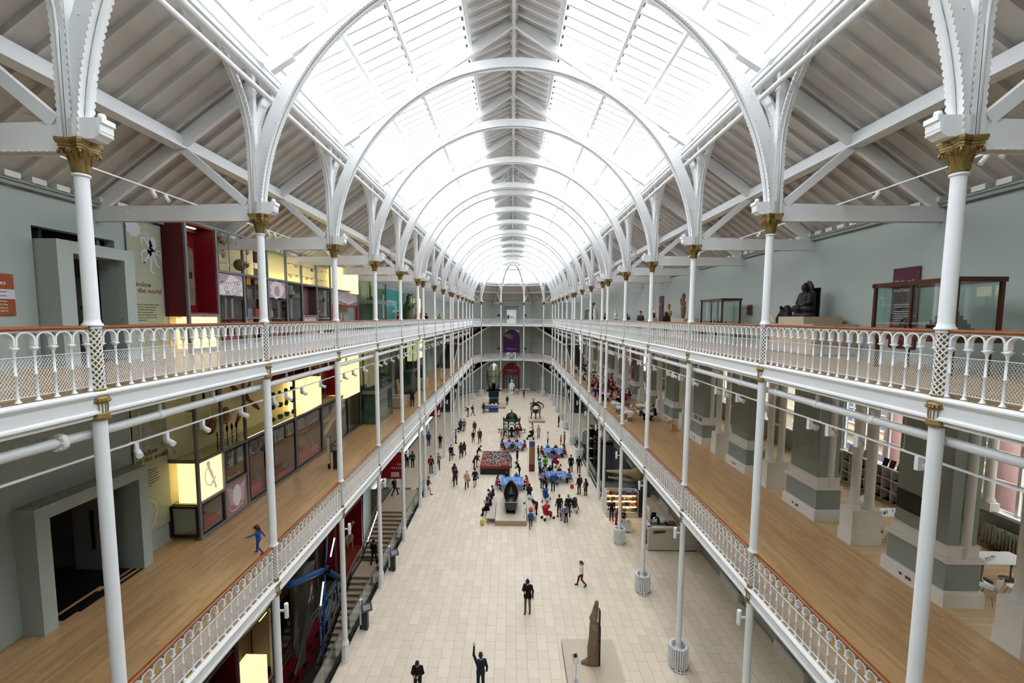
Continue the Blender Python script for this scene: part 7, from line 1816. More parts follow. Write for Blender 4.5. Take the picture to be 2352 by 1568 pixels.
for k in range(12):
    a = k*PI/6; MB().bar((.40*math.sin(a),-.075,.40*math.cos(a)),(.49*math.sin(a),-.075,.49*math.cos(a)),.01,.05,(math.cos(a),0,-math.sin(a))).build('hour_mark', DARK, t)
for a, L in ((1.9,.42),(2.35,.28)): MB().bar((0,-.08,0),(L*math.sin(a),-.08,L*math.cos(a)),.01,.05,(math.cos(a),0,-math.sin(a))).build('hand', DARK, t)
t = thing('door_5', 'plain white door in the right of the far wall', 'door', (6.35, 90.2, 0), -.715, kind='structure'); bx(-.55,.55,-.03,.02,0,3.0).build('door_leaf', WHITE2, t); bx(.3,.36,-.06,-.03,1.2,1.3).build('handle', DARK, t)
SBLK = mat('dark_stair_tread', (.12,.125,.135), .5); BALM = mat('dark_stair_railing', (.20,.17,.15), .5)
def flight(lab, a, b, z0, z1, w=2.0):
    a, b = Vector(a), Vector(b); L = (b-a).length; ang = math.atan2(b.y-a.y, b.x-a.x)
    t = thing('staircase', lab, 'stairs', (a.x, a.y, z0), ang); n = int((z1-z0)/.17); dz = (z1-z0)/n; dx = L/n
    for i in range(n):
        bx(i*dx, (i+1)*dx+.03, -w/2, w/2, (i+1)*dz-.05, (i+1)*dz).build('tread', mat('step_edge_grey', (.34,.34,.34), .5), t); bx(i*dx, i*dx+.03, -w/2, w/2, i*dz, (i+1)*dz-.05).build('riser', SBLK, t)
    for s in (-1, 1):
        MB().add([(0,s*w/2,-.25),(L,s*w/2,z1-z0-.25),(L,s*w/2,z1-z0+.12),(0,s*w/2,.12),(0,s*(w/2+.07),-.25),(L,s*(w/2+.07),z1-z0-.25),(L,s*(w/2+.07),z1-z0+.12),(0,s*(w/2+.07),.12)], [(0,1,2,3),(7,6,5,4),(0,4,5,1),(1,5,6,2),(2,6,7,3),(3,7,4,0)]).build('stringer', WHITE, t)
        m = MB()
        for q in range(0, n+1): m.bar((q*dx, s*w/2, q*dz+.1), (q*dx, s*w/2, q*dz+1.0), .03, .03); m.bar((q*dx, s*w/2, q*dz+.15), (min(L, (q+1)*dx), s*w/2, min(z1-z0, (q+1)*dz)+.75), .015, .015) if q < n else None
        m.build('railing_bars', BALM, t); MB().bar((0,s*w/2,1.02),(L,s*w/2,z1-z0+1.02),.07,.06).build('handrail', OAK, t)
for s, sn in ((-1,'left'),(1,'right')):
    for z, zn in ((0,'ground'),(ZG1,'middle')):
        flight('dark stepped stair flight from the %s floor in the far %s aisle' % (zn, sn), (s*10.6, 69.5), (s*10.6, 77.0), z, z+3.4)
        bx(min(s*9.3,s*12.1), max(s*9.3,s*12.1), 77.0, 80.4, z+3.25, z+3.4).build('stair_landing', WHITE2, wf)
        flight('white sided stair flight rising along the far %s wall from the %s floor' % (sn, zn), (s*10.2, 83.2), (s*5.2, 89.6), z+3.4, z+6.55, 1.6)
        bx(min(s*9.3,s*12.1), max(s*9.3,s*12.1), 80.4, 83.5, z+3.25, z+3.4).build('stair_landing', WHITE2, wf)
# niche backs behind the arched banners of the far wall
for z0, z1 in ((0, 5.3), (ZG1, 12.6), (ZG2, 17.35)): bx(-1.9, 1.9, 93.4, 93.6, z0, z1).build('niche_back', SAGED, wf); bx(-1.75, -1.5, 92.9, 93.5, z0, z1).build('niche_side', SAGED, wf); bx(1.5, 1.75, 92.9, 93.5, z0, z1).build('niche_side', SAGED, wf)
for z, pz in ((0, 5.3), (ZG1, 12.6)):
    for s in (-1, 1): pass
# ================================================================= right side, ground: void with insulators, skull, shop
vd = struct('floor_void_right', 'open stairwell with grey walls below the right aisle', 'floor'); GW = mat('grey_void_wall', (.50,.53,.56), .6)
bx(7.6, 12.6, 36.9, 53.2, -5.1, -4.9).build('basement_floor', mat('dark_stone', (.30,.28,.26), .6), vd); bx(7.6, 7.75, 37, 53, -4.9, -.02).build('void_wall', GW, vd); bx(7.6, 12.6, 53, 53.15, -4.9, -.02).build('void_wall', GW, vd); bx(7.6, 12.6, 36.85, 37, -4.9, -.02).build('void_wall', GW, vd); bx(12.6, 12.75, 36.85, 53.1, -5, 0).build('void_wall', GW, vd)
bx(7.78, 12.55, 43.2, 46.0, -2.6, -2.45).build('mid_landing', mat('landing_stone', (.62,.56,.50), .5), vd)
gb = thing('glass_balustrade', 'glass balustrade with white rail round the right stairwell', 'balustrade', (7.86, 45.0, 0))
for q in range(7): bx(-.012, .012, -7.9+q*2.27, -5.7+q*2.27, 0, 1.06).build('glass_panel', GREENG, gb)
bx(-.03, .03, -7.9, 7.9, 1.06, 1.1).build('top_rail', STEEL, gb); bx(-.05, .05, -7.9, 7.9, -.02, .04).build('base_channel', WHITE2, gb)
gb = thing('glass_balustrade', 'near crosswise glass balustrade of the right stairwell', 'balustrade', (10.2, 37.1, 0)); bx(-2.3, 2.3, -.012, .012, 0, 1.06).build('glass_panel', GREENG, gb); bx(-2.3, 2.3, -.03, .03, 1.06, 1.1).build('top_rail', STEEL, gb)
t = thing('stair_railing', 'thin black metal hand railing going down on the right', 'railing', (8.35, 42.5, -2.45))
for q in range(9): MB().tube([(0, -q*.55, 2.45-.28*q-.02), (0, -q*.55, 3.4-.28*q)], .018, 6).build('baluster', BI, t)
MB().tube([(0, .2, 3.45), (0, -4.6, 1.1)], .025, 6).build('handrail', BI, t)
t = thing('insulator_stack', 'tall stack of brown ribbed insulators with polished metal rings', 'machine', (9.0, 47.6, -4.9)); BR = mat('brown_glaze', (.16,.09,.07), .2)
for q in range(7):
    z0 = .4+q*1.12
    for k, (xx, yy) in enumerate(((-.45,-.3),(.45,-.3),(0,.45))): MB().lathe([(.14,0)]+[((.24 if j % 2 else .14), .1+j*.1) for j in range(8)]+[(.14,.95)], 12, (xx,yy,z0)).build('insulator', BR, t)
    MB().lathe([(.62,-.12),(.78,-.06),(.78,.05),(.62,.11),(.1,.08)], 20, (0,0,z0+1.05)).build('metal_ring', mat('polished_pewter', (.66,.63,.58), .22, .9), t)
bx(-.8,.8,-.8,.8,0,.4).build('base', mat('matt_black', (.035,.035,.04), .6), t)
t = thing('whale_skull', 'long toothed sperm whale skull on a stand behind the shop', 'skeleton', (10.2, 38.3, 0))
me = sdf_mesh('cranium', [(V3(1.1,0,1.5),V3(1.4,0,1.7),.55,.5,0,(1,1,.75)),(V3(.9,-.25,1.45),V3(-1.6,-.08,1.62),.28,.07,0),(V3(.9,.25,1.45),V3(-1.6,.08,1.62),.28,.07,0),(V3(.6,-.3,1.3),V3(1.2,-.35,1.2),.2,.25,0),(V3(1.5,0,1.2),V3(1.6,0,1.9),.3,.3,0)], .04, .12, 1); me.materials[0] = BONE; put('cranium', me, t)
MB().tube([(1.3,-.3,1.0),(.3,-.2,.85),(-1.5,-.04,1.05)], [.2,.14,.06], 8).tube([(1.3,.3,1.0),(.3,.2,.85),(-1.5,.04,1.05)], [.2,.14,.06], 8).build('lower_jaw', BONE, t)
m = MB()
for q in range(18): xx = -1.45+q*.11; m.tube([(xx,-.08-.01*q*.3,1.03-.008*q),(xx,-.08-.01*q*.3,1.18-.008*q)], [.03,.008], 5)
m.build('teeth', mat('ivory', (.88,.84,.74), .4), t); MB().tube([(1.1,0,0),(1.1,0,1.1)], .08, 8).tube([(1.1,0,.5),(.5,0,.8)], .06, 8).box(.7,1.5,-.3,.3,0,.06).build('stand', BI, t)
# shop shelving
t = thing('shop_shelves', 'white shop shelf unit stacked with coloured boxes and books', 'shelf', (8.55, 33.1, 0))
bx(-1.25, 1.25, .3, .38, 0, 2.0).build('back_board', WHITE2, t); bx(-1.25,-1.17,-.45,.4,0,2.0).build('side_board', WHITE2, t); bx(1.17,1.25,-.45,.4,0,2.0).build('side_board', WHITE2, t)
SHZ = (.38, .8, 1.2, 1.6)
for k, z in enumerate(SHZ): bx(-1.17, 1.17, -.45+.12*k, .3, z-.04, z).build('shelf_board', WHITE2, t)
bx(-1.2,1.2,-.5,.3,.0,.30).build('base_drawer', WHITE2, t)
for k in (1,2,3): bx(-1.1,1.1,-.38+.12*(k-1),-.34+.12*(k-1),SHZ[k]-.06,SHZ[k]-.04).build('shelf_lamp', mat('warm_shelf_light', (1,.78,.42), .5, emit=9.0), t)
r = random.Random(77); SC = ['red','sky','navy','white','orange','green','black','cream','purple','teal','crimson','tan']
kk = 0
for k, z in enumerate(SHZ):
    x = -1.1
    while x < 1.05:
        w_ = r.uniform(.10,.22); h_ = r.uniform(.14,.30); c = r.choice(SC); kk += 1
        o = thing('shop_box', 'small %s packaged souvenir, %s from the left on the %s shelf' % (c, ORD[min(19, int((x+1.1)/.14))], ['lowest','second','third','top'][k]), 'package', (8.55+x+w_/2, 33.05-.2+.1*k, z), group='souvenirs on the shop shelves'); bx(-w_/2+.01, w_/2-.01, -.07, .07, 0, h_).build('carton', cloth(c), o); bx(-w_/2+.03, w_/2-.03, -.075, -.07, h_*.35, h_*.75).build('label_patch', cloth(r.choice(SC)), o); x += w_
t = thing('shop_tower', 'dark revolving card stand beside the white shelves', 'stand', (9.95, 32.9, 0)); bx(-.25,.25,-.25,.25,.3,1.95).build('card_rack', mat('card_rack_dark', (.18,.18,.20), .5, noise=.8, nscale=8), t); MB().lathe([(.3,0),(.3,.04),(.05,.06),(.05,.3)], 14).build('foot', STEEL, t)
t = thing('shop_counter', 'tall cream shop counter panel with a slot, near the radiators', 'counter', (10.7, 28.5, 0)); CRP = mat('cream_laminate', (.80,.78,.72), .4)
bx(-1.65,1.6,-.72,-.66,.06,1.55).build('front_panel', CRP, t); bx(-1.65,-1.59,-.66,.8,.06,1.55).build('side_panel', CRP, t); bx(-1.65,1.6,-.76,-.5,1.55,1.62).build('top_rim', WHITE2, t); bx(-1.65,-1.4,-.66,.8,1.55,1.62).build('top_rim', WHITE2, t); bx(-1.6,1.55,-.7,.75,0,.06).build('kick_base', DARK, t); bx(-1.4,1.6,-.5,.8,.95,1.0).build('work_top', WHITE2, t)
m = MB().prism([(-1.35,1.18),(-.55,1.25),(-.5,1.42),(-1.32,1.42)], -.73, -.715, 'y'); m.build('slot_window', mat('slot_picture', (.45,.28,.16), .5, noise=.8, nscale=6), t)
for k in range(3): bx(-1.68,-1.66,-.5,.5,.35+.35*k,.62+.35*k).build('poster', cloth(['navy','red','teal'][k]), t)
t = thing('till_desk', 'white till desk with black till behind the counter', 'desk', (10.3, 30.2, 0)); bx(-.5,.6,-.5,.4,0,1.05).build('desk_body', CRP, t); bx(-.6,.7,-.6,.45,1.05,1.1).build('desk_top', WHITE2, t); bx(-.3,.1,-.2,.2,1.1,1.25).build('till', DARK, t); bx(-.25,.05,.05,.1,1.25,1.5).build('till_screen', DARK, t)
bx(9.7, 9.78, 29.6, 31.2, 0, 2.1).build('till_partition', CRP, wr)
t = thing('cardboard_box', 'brown cardboard carton behind the counter', 'box', (11.5, 30.6, 0)); bx(-.4,.4,-.3,.3,0,.6).build('carton', mat('cardboard', (.52,.38,.25), .8), t)
t = thing('toy_panda', 'black and white plush panda lying on the counter', 'toy', (9.95, 28.4, 1.62)); WP = mat('plush_white', (.90,.90,.88), .9); BP = mat('plush_black', (.04,.04,.045), .9)
MB().sphere((.12,0,.2), .22, 12, 8, (1.5,.9,.85)).sphere((-.28,0,.24), .17, 12, 8).build('body', WP, t); m = MB().sphere((-.08,0,.22), .2, 12, 8, (.45,1.05,1.05)); 
for s in (-1,1): m.sphere((-.3,s*.12,.4), .06, 8, 5); m.sphere((-.42,s*.07,.27), .04, 8, 5); m.sphere((-.1,s*.2,.08), .08, 8, 5, (1.4,1,1)); m.sphere((.42,s*.15,.08), .08, 8, 5, (1.4,1,1))
m.build('markings', BP, t)
t = thing('book_bin', 'white rolling bin of picture books beside the radiator', 'bin', (8.3, 30.5, 0)); bx(-.32,.32,-.3,-.27,.08,.72).build('front_panel', WHITE2, t); bx(-.32,.32,.27,.3,.08,.72).build('back_panel', WHITE2, t); bx(-.32,-.29,-.27,.27,.08,.72).build('side_panel', WHITE2, t); bx(.29,.32,-.27,.27,.08,.72).build('side_panel', WHITE2, t); bx(-.3,.3,-.28,.28,.08,.12).build('base_panel', WHITE2, t)
for q in range(4): MB().sphere(((-.26,.26,-.26,.26)[q],(-.24,-.24,.24,.24)[q],.04), .04, 8, 5).build('castor', DARK, t)
for q in range(5):
    o = thing('picture_book', '%s picture book standing in the white bin' % ['blue','brown','red','teal','cream'][q], 'book', (8.1+.1*q, 30.5, .14)); b = bx(-.02,.02,-.22,.22,0,.6).build('cover', cloth(['blue','brown','red','teal','cream'][q]), o); b.rotation_euler = (0,.12*q-.2,0); bx(-.012,.012,-.21,.215,.01,.605).build('pages', WHITE2, o)
t = thing('stone_block', 'pale carved standing stone by the right stairwell', 'sculpture', (8.9, 52.2, 0)); MB().prism([(-.35,0),(.35,0),(.33,1.5),(0,1.9),(-.33,1.5)], -.25, .25, 'y').build('stone', mat('chalk_stone', (.82,.81,.78), .8, noise=.15, nscale=8), t)
t = thing('machine_exhibit', 'dark small engine exhibit beyond the glass on the right', 'machine', (10.4, 54.3, 0)); bx(-.9,.9,-.5,.5,.0,.5).build('bed', mat('machine_grey', (.45,.46,.48), .5), t); MB().tube([(0,-.3,1.0),(0,.3,1.0)], .5, 14).box(-.7,-.2,-.3,.3,.5,1.2).build('flywheel', BI, t); bx(.2,.8,-.3,.3,.5,.9).build('blue_box', cloth('blue'), t)
# ================================================================= right top gallery: sculpture, cases
BASALT = mat('black_basalt', (.085,.08,.08), .55, noise=.3, nscale=9, bump=.3, bscale=25)
def gal_plinth(lab, x, y, w, d, h): return plinth(lab, x, y, ZG2, w, d, h)
t = gal_plinth('wide stepped beige plinth under the black Buddha', 11.25, 16.9, 1.6, 3.1, 1.12); bx(-.7,.7,-.9,.6,1.12,1.39).build('upper_block', BEIGE, t)
t = thing('buddha_statue', 'black stone seated Buddha with rounded halo slab', 'statue', (11.3, 17.15, ZG2+1.39), PI/2)
me = sdf_mesh('seated_figure', [(V3(-.3,0,.05),V3(.3,0,.05),.18,.18,0,(1,1.2,.9)),(V3(-.38,.05,.30),V3(.38,.05,.30),.16,.16,0,(1,1.25,.7)),(V3(-.36,.1,.3),V3(.1,.3,.33),.13,.11,0),(V3(.36,.1,.3),V3(-.1,.3,.33),.13,.11,0),(V3(0,0,.35),V3(0,-.02,.72),.22,.22,0),(V3(-.14,-.02,.82),V3(.14,-.02,.82),.13,.13,0),(V3(-.26,-.02,.84),V3(-.33,.04,.55),.085,.075,0),(V3(.26,-.02,.84),V3(.33,.04,.55),.085,.075,0),(V3(-.33,.04,.55),V3(-.06,.22,.44),.075,.06,0),(V3(.33,.04,.55),V3(.06,.22,.44),.075,.06,0),(V3(0,.0,.92),V3(0,.01,1.0),.075,.075,0),(V3(0,.02,1.08),V3(0,.02,1.14),.105,.11,0),(V3(0,.125,1.08),V3(0,.13,1.06),.015,.018,0),(V3(0,0,1.25),V3(0,0,1.27),.05,.04,0),(V3(-.1,.01,1.08),V3(-.1,0,1.02),.02,.025,0),(V3(.1,.01,1.08),V3(.1,0,1.02),.02,.025,0),(V3(-.22,-.2,.2),V3(-.2,-.2,.9),.1,.1,0),(V3(.22,-.2,.2),V3(.2,-.2,.9),.1,.1,0),(V3(0,-.17,.3),V3(0,-.17,1.1),.2,.2,0,(1,.5,1)),(V3(0,-.13,1.12),V3(0,-.13,1.18),.2,.2,0,(1,.35,1))], .018, .03, 1); me.materials[0] = BASALT; put('figure', me, t)
bx(-.35,.35,-.36,-.30,0,1.1).build('back_support', BI, t)
t = thing('stone_figure', 'small dark seated stone figure on a rock beside the Buddha', 'statue', (11.25, 18.35, ZG2+1.12), PI/2)
me = sdf_mesh('figure', [(V3(-.05,-.12,.2),V3(.05,-.15,.5),.2,.2,0),(V3(0,-.18,.5),V3(0,-.15,.62),.17,.13,0),(V3(0,.0,.3),V3(0,.05,.52),.1,.09,0),(V3(0,.1,.62),V3(0,.11,.66),.06,.06,0),(V3(-.07,.05,.28),V3(-.08,.2,.22),.06,.05,0),(V3(.07,.05,.28),V3(.08,.2,.22),.06,.05,0),(V3(-.08,.2,.22),V3(-.08,.2,.0),.05,.05,0),(V3(.08,.2,.22),V3(.08,.2,.0),.05,.05,0),(V3(.1,.04,.5),V3(.1,.16,.3),.04,.035,0),(V3(0,-.1,.1),V3(0,-.1,.2),.15,.15,0)], .018, .03, 1); me.materials[0] = BASALT; put('figure', me, t)
label_stand('slanted white label card on the Buddha plinth', 10.6, 18.0, ZG2+1.12, PI/2, .06)
CASEW = wood('mahogany_case', (.36,.17,.09), (.26,.11,.06), (2,2,2), .25, .08); TGLASS = glass('case_clear_glass', (.92,.96,.95), .07)
def wood_case(lab, x0, x1, y0, y1, z0, z1):
    t = thing('wooden_case', lab, 'display case', ((x0+x1)/2, (y0+y1)/2, ZG2)); a, b = (x1-x0)/2, (y1-y0)/2; z0 -= ZG2; z1 -= ZG2
    for sx in (-1,1):
        for sy in (-1,1): bx(sx*a-.035, sx*a+.035, sy*b-.035, sy*b+.035, z0-.05, z1).build('corner_post', CASEW, t); MB().lathe([(.05,0),(.06,.04),(.045,.1),(.055,z0-.25),(.06,z0-.2)], 8, (sx*(a-.08), sy*(b-.08), 0)).build('leg', CASEW, t)
    bx(-a-.05,a+.05,-b-.05,b+.05,z0-.22,z0-.02).build('base_rail', CASEW, t)
    m = MB().box(-a-.06,a+.06,-b-.06,-b+.05,z1-.06,z1+.05).box(-a-.06,a+.06,b-.05,b+.06,z1-.06,z1+.05).box(-a-.06,-a+.05,-b,b,z1-.06,z1+.05).box(a-.05,a+.06,-b,b,z1-.06,z1+.05); m.build('top_cornice', CASEW, t)
    bx(-a,-a+.006,-b,b,z0,z1).build('glass_side', TGLASS, t); bx(a-.006,a,-b,b,z0,z1).build('glass_side', TGLASS, t); bx(-a,a,-b,-b+.006,z0,z1).build('glass_end', TGLASS, t); bx(-a,a,b-.006,b,z0,z1).build('glass_end', TGLASS, t); bx(-a,a,-b,b,z1-.01,z1).build('glass_top', TGLASS, t)
    if b > .9: bx(-a-.02,-a+.02,-.02,.02,z0,z1).build('middle_post', CASEW, t)
    bx(-a+.02,a-.02,-b+.02,b-.02,z0-.02,z0).build('display_floor', WHITE2, t)
    return t
wood_case('large mahogany framed glass case near the purple banner', 10.0, 11.0, 10.05, 12.25, 15.05, 16.27)
wood_case('smaller mahogany framed glass case beyond the third right column', 10.6, 11.5, 22.3, 24.7, 15.1, 16.32)
f = thing('pagoda_carving', 'dark stepped pagoda carving inside the large mahogany case', 'sculpture', (10.55, 10.75, 15.05)); m = MB()
for q in range(6): m.box(-.3+.045*q,.3-.045*q,-.34+.05*q,.34-.05*q,.1*q,.1*q+.1)
m.lathe([(.06,.6),(.03,.75),(0,.85)], 8); m.build('tiers', BASALT, f)
f = thing('ring_figure', 'dark dancing figure in a ring inside the mahogany case', 'sculpture', (10.3, 11.6, 15.05)); MB().tube([(0,.15*math.cos(q*PI/10),.18+.15*math.sin(q*PI/10)) for q in range(21)], .025, 6).tube([(0,0,.03),(0,.02,.18),(0,0,.28)], [.03,.05,.03], 7).build('figure', BASALT, f)
f = thing('brass_figure', 'little brass standing figure at the end of the mahogany case', 'figurine', (10.25, 12.0, 15.05)); MB().lathe([(.05,0),(.02,.05),(.03,.12),(.015,.17),(.025,.2),(0,.24)], 8).build('figure', mat('old_brass', (.50,.33,.16), .35, .6), f)
for q in range(5):
    f = thing('small_bronze', 'small dark bronze in the smaller mahogany case, %s in the row' % ORD[q], 'figurine', (10.95, 22.6+.42*q, 15.1), group='small bronzes in the mahogany case'); hh = (.12,.42,.16,.2,.14)[q]; MB().lathe([(.08,0),(.05,.04),(.06,hh*.5),(.03,hh*.75),(.045,hh*.88),(0,hh)], 9).build('figure', BASALT, f)
t = thing('hanging_banner', 'dark purple text banner on the right wall behind the case', 'banner', (12.17, 13.8, ZG2+.4)); PLUM = mat('plum_banner', (.33,.08,.20), .55); bx(-.02,0,-.46,.46,0,2.5).build('cloth', PLUM, t)
text('title', 'Hindu and\nBuddhist\ntradition', .16, WHITE2, t, (-.023,.40,2.02), FR, spacing=.8)
for k in range(16):
    if k not in (2, 10): bx(-.024,-.021,-.25-.08*((k*7) % 3),.35,1.35-k*.07,1.37-k*.07).build('text_line', WHITE2, t)
t = thing('hanging_banner', 'narrow plum banner edge beyond the bust on the right wall', 'banner', (12.17, 36.0, ZG2+.5)); bx(-.02,0,-.5,.5,0,2.6).build('cloth', PLUM, t); text('title', 'Art', .2, WHITE2, t, (-.023,.40,1.9), FR)
t = thing('hanging_banner', 'far plum banner near the end of the right top gallery', 'banner', (12.17, 66.0, ZG2+.4)); bx(-.02,0,-1.2,1.2,0,3.2).build('cloth', PLUM, t); text('title', 'Style', .5, WHITE2, t, (-.023,1.0,2.4), FR)
REDST = mat('red_sandstone', (.48,.31,.24), .8, noise=.2, nscale=9)
gal_plinth('beige plinth under the red stone torso', 11.2, 28.6, 1.0, 2.2, 1.3)
t = thing('torso_statue', 'red sandstone standing torso with tall headdress', 'statue', (11.25, 29.0, ZG2+1.3), PI/2)
me = sdf_mesh('figure', [(V3(.05,0,.06),V3(.06,0,.62),.10,.14,0),(V3(-.06,0,.2),V3(-.07,0,.62),.10,.14,0),(V3(0,0,.68),V3(0,0,.85),.16,.13,0),(V3(-.08,0,1.0),V3(.08,0,1.0),.13,.13,0),(V3(-.18,0,1.08),V3(-.22,.02,.8),.07,.06,0),(V3(.18,0,1.08),V3(.24,.05,.95),.07,.07,0),(V3(.24,.05,.95),V3(.22,.1,1.25),.06,.06,0),(V3(0,0,1.12),V3(0,0,1.2),.06,.06,0),(V3(0,.01,1.28),V3(0,.01,1.34),.095,.1,0),(V3(0,0,1.42),V3(0,0,1.55),.12,.09,0)], .018, .03, 1); me.materials[0] = REDST; put('figure', me, t)
t = thing('relief_carving', 'small red stone relief hung on the right wall', 'relief', (12.16, 22.6, ZG2+1.5)); bx(-.08,0,-.16,.16,0,.5).build('slab', REDST, t); MB().sphere((-.1,0,.38), .06, 8, 5).tube([(-.1,0,.3),(-.1,0,.06)], [.07,.09], 8).build('carved_figure', REDST, t)
def bust(lab, x, y, s, mt, rz=PI/2):
    t = thing('marble_bust', lab, 'bust', (x, y, ZG2+1.2), rz)
    me = sdf_mesh('bust', [(V3(0,0,.03),V3(0,0,.12),.14*s,.07*s,0),(V3(0,0,.15*s),V3(0,0,.3*s),.10*s,.16*s,0),(V3(-.12*s,0,.38*s),V3(.12*s,0,.38*s),.11*s,.11*s,0),(V3(0,0,.45*s),V3(0,.01,.56*s),.06*s,.06*s,0),(V3(0,.02,.66*s),V3(0,.02,.72*s),.09*s,.10*s,0)], .02, .03, 1); me.materials[0] = mt; put('head_and_shoulders', me, t)
    gal_plinth('beige plinth under the %s' % lab, x, y, .6, .7, 1.2)
bust('large pale marble bust behind the leaning man', 11.2, 35.0, 1.5, MARB); bust('small pale marble bust near the sixth right column', 11.2, 43.2, 1.25, MARB); bust('tan stone bust beside the dark haired woman', 11.3, 31.8, 1.4, mat('tan_stone', (.68,.57,.43), .8)); bust('pale bust beyond the second column pair', 11.2, 47.6, 1.3, MARB)
t = thing('marble_statue', 'pale standing figure statue far along the right top gallery', 'statue', (11.0, 58.5, ZG2)); MB().lathe([(.35,0),(.35,.9),(.28,.95)], 4, a0=PI/4).build('pedestal', BEIGE, t); MB().lathe([(.28,.95),(.22,1.2),(.26,1.7),(.22,2.1),(.28,2.4),(.1,2.6),(.15,2.75),(.13,2.9),(0,3.0)], 12).build('figure', MARB, t)
wood_case('far dark framed case on the right top gallery', 10.6, 11.4, 62, 64, 15.1, 16.4)
# ================================================================= right middle gallery: cafe furniture
CHW = mat('white_chair_shell', (.88,.88,.87), .35); CHR = mat('red_chair_shell', (.62,.06,.16), .35); CHROME = mat('chair_chrome', (.62,.62,.63), .2, .9)
def chair_meshes():
    seat = MB(); n = 10; vs = []
    for i in range(n+1):
        for j in range(n+1):
            u, v = -1+2*i/n, -1+2*j/n; rr = max(abs(u), abs(v)); a, b = u*math.sqrt(1-v*v/2)*.23, v*math.sqrt(1-u*u/2)*.22; vs.append((a, b, .45 - .02*(1-rr*rr) + .012*max(0, b-.1)))
    fs = [(i*(n+1)+j, (i+1)*(n+1)+j, (i+1)*(n+1)+j+1, i*(n+1)+j+1) for i in range(n) for j in range(n)]
    k = len(vs); vs2 = vs + [(x, y, z-.015) for x, y, z in vs]; seat.add(vs2, fs + [tuple(q+k for q in f[::-1]) for f in fs], True)
    back = MB(); prof = [(.08,-.20,.47),(.13,-.235,.55),(.21,-.25,.63),(.235,-.262,.72),(.20,-.27,.80),(.12,-.272,.825)]; vs = []
    for w_, y, z in prof:
        for j in range(9): u = -1+j/4; vs.append((w_*u, y + .05*u*u, z - .02*u*u*(1 if z > .78 else 0)))
    fs = [(i*9+j, i*9+j+1, (i+1)*9+j+1, (i+1)*9+j) for i in range(len(prof)-1) for j in range(8)]; k = len(vs); back.add(vs + [(x, y-.014, z) for x, y, z in vs], fs + [tuple(q+k for q in f[::-1]) for f in fs], True)
    back.tube([(0,-.12,.445),(0,-.19,.455),(0,-.22,.52)], .03, 6)
    leg = [MB().tube([(sx*.06,sy*.05,.44),(sx*.13,sy*.12,.40),(sx*.22,sy*.22,0)], .009, 6).mesh('leg', CHROME) for sx in (-1,1) for sy in (-1,1)]
    return seat, back, leg
_s, _b, LEGM = chair_meshes(); SEAT = {'white': _s.mesh('seat', CHW), 'red': _s.mesh('seat', CHR)}; BACK = {'white': _b.mesh('backrest', CHW), 'red': _b.mesh('backrest', CHR)}
def chair(lab, x, y, z, rz, col='white', group='moulded chairs of the cafe'):
    t = thing('cafe_chair', lab, 'chair', (x, y, z), rz, group); put('seat', SEAT[col], t); put('backrest', BACK[col], t)
    for l in LEGM: put('leg', l, t)
    return t
def tmesh(w, d): return bx(-w/2,w/2,-d/2,d/2,.72,.745).mesh('table_top', WHITE)
TT = tmesh(.75,.75); TTL = tmesh(1.5,.75); TB = MB().lathe([(.26,0),(.26,.02),(.03,.04),(.03,.72)], 16).mesh('pedestal', CHROME); TTW = bx(-.37,.37,-.37,.37,.72,.75).mesh('table_top', wood('cafe_table_wood', (.64,.44,.26), (.5,.32,.18), (3,3,3), .35, .05))
def table(lab, x, y, z, rz=0, kind=0):
    t = thing('cafe_table', lab, 'table', (x, y, z), rz, 'cafe tables of the right gallery'); put('table_top', (TT, TTL, TTW)[kind], t)
    if kind == 1:
        for s in (-.45,.45): put('pedestal', TB, t, (s,0,0))
    else: put('pedestal', TB, t)
    return t
CAFE = []   # (x, y, z) of tables for people
rows = [(9.3, 34.6, 0), (9.2, 36.4, 0), (9.15, 38.1, 0), (11.0, 34.9, 0), (11.1, 37.2, 0), (10.4, 41.2, 0), (9.3, 43.0, 0), (11.3, 43.6, 0), (9.4, 46.0, 2), (11.2, 47.0, 2), (9.6, 49.2, 2), (11.2, 50.5, 2), (9.4, 53.2, 0), (11.2, 54.2, 0), (9.5, 57.0, 0), (11.1, 58.0, 0), (9.5, 61.0, 0), (11.2, 62.0, 0), (9.6, 65.5, 0), (11.2, 66.5, 0)]
for k, (x, y, kd) in enumerate(rows):
    side = 'railing' if x < 10.2 else 'pier'; nth = sum(1 for q in rows[:k+1] if (q[0] < 10.2) == (x < 10.2))-1
    table('%s square cafe table, %s from the front on the %s side' % ('white' if kd != 2 else 'wooden', ORD[nth], side), x, y, ZG1, R.uniform(-.1,.1), kd)
    col = 'red' if (kd == 2 or k in (5, 7)) else 'white'
    for q, (dx, dy) in enumerate(((0,-.62),(0,.62),(.62,0),(-.62,0))):
        if k < 3 and q > 1: continue
        if k >= 12 and q > 1: continue
        chair('%s moulded chair at the %s %s side table, %s seat' % (col, ORD[nth], side, ['front','rear','right','left'][q]), x+dx, y+dy, ZG1, [0, PI, PI/2, -PI/2][q]+R.uniform(-.2,.2), col)
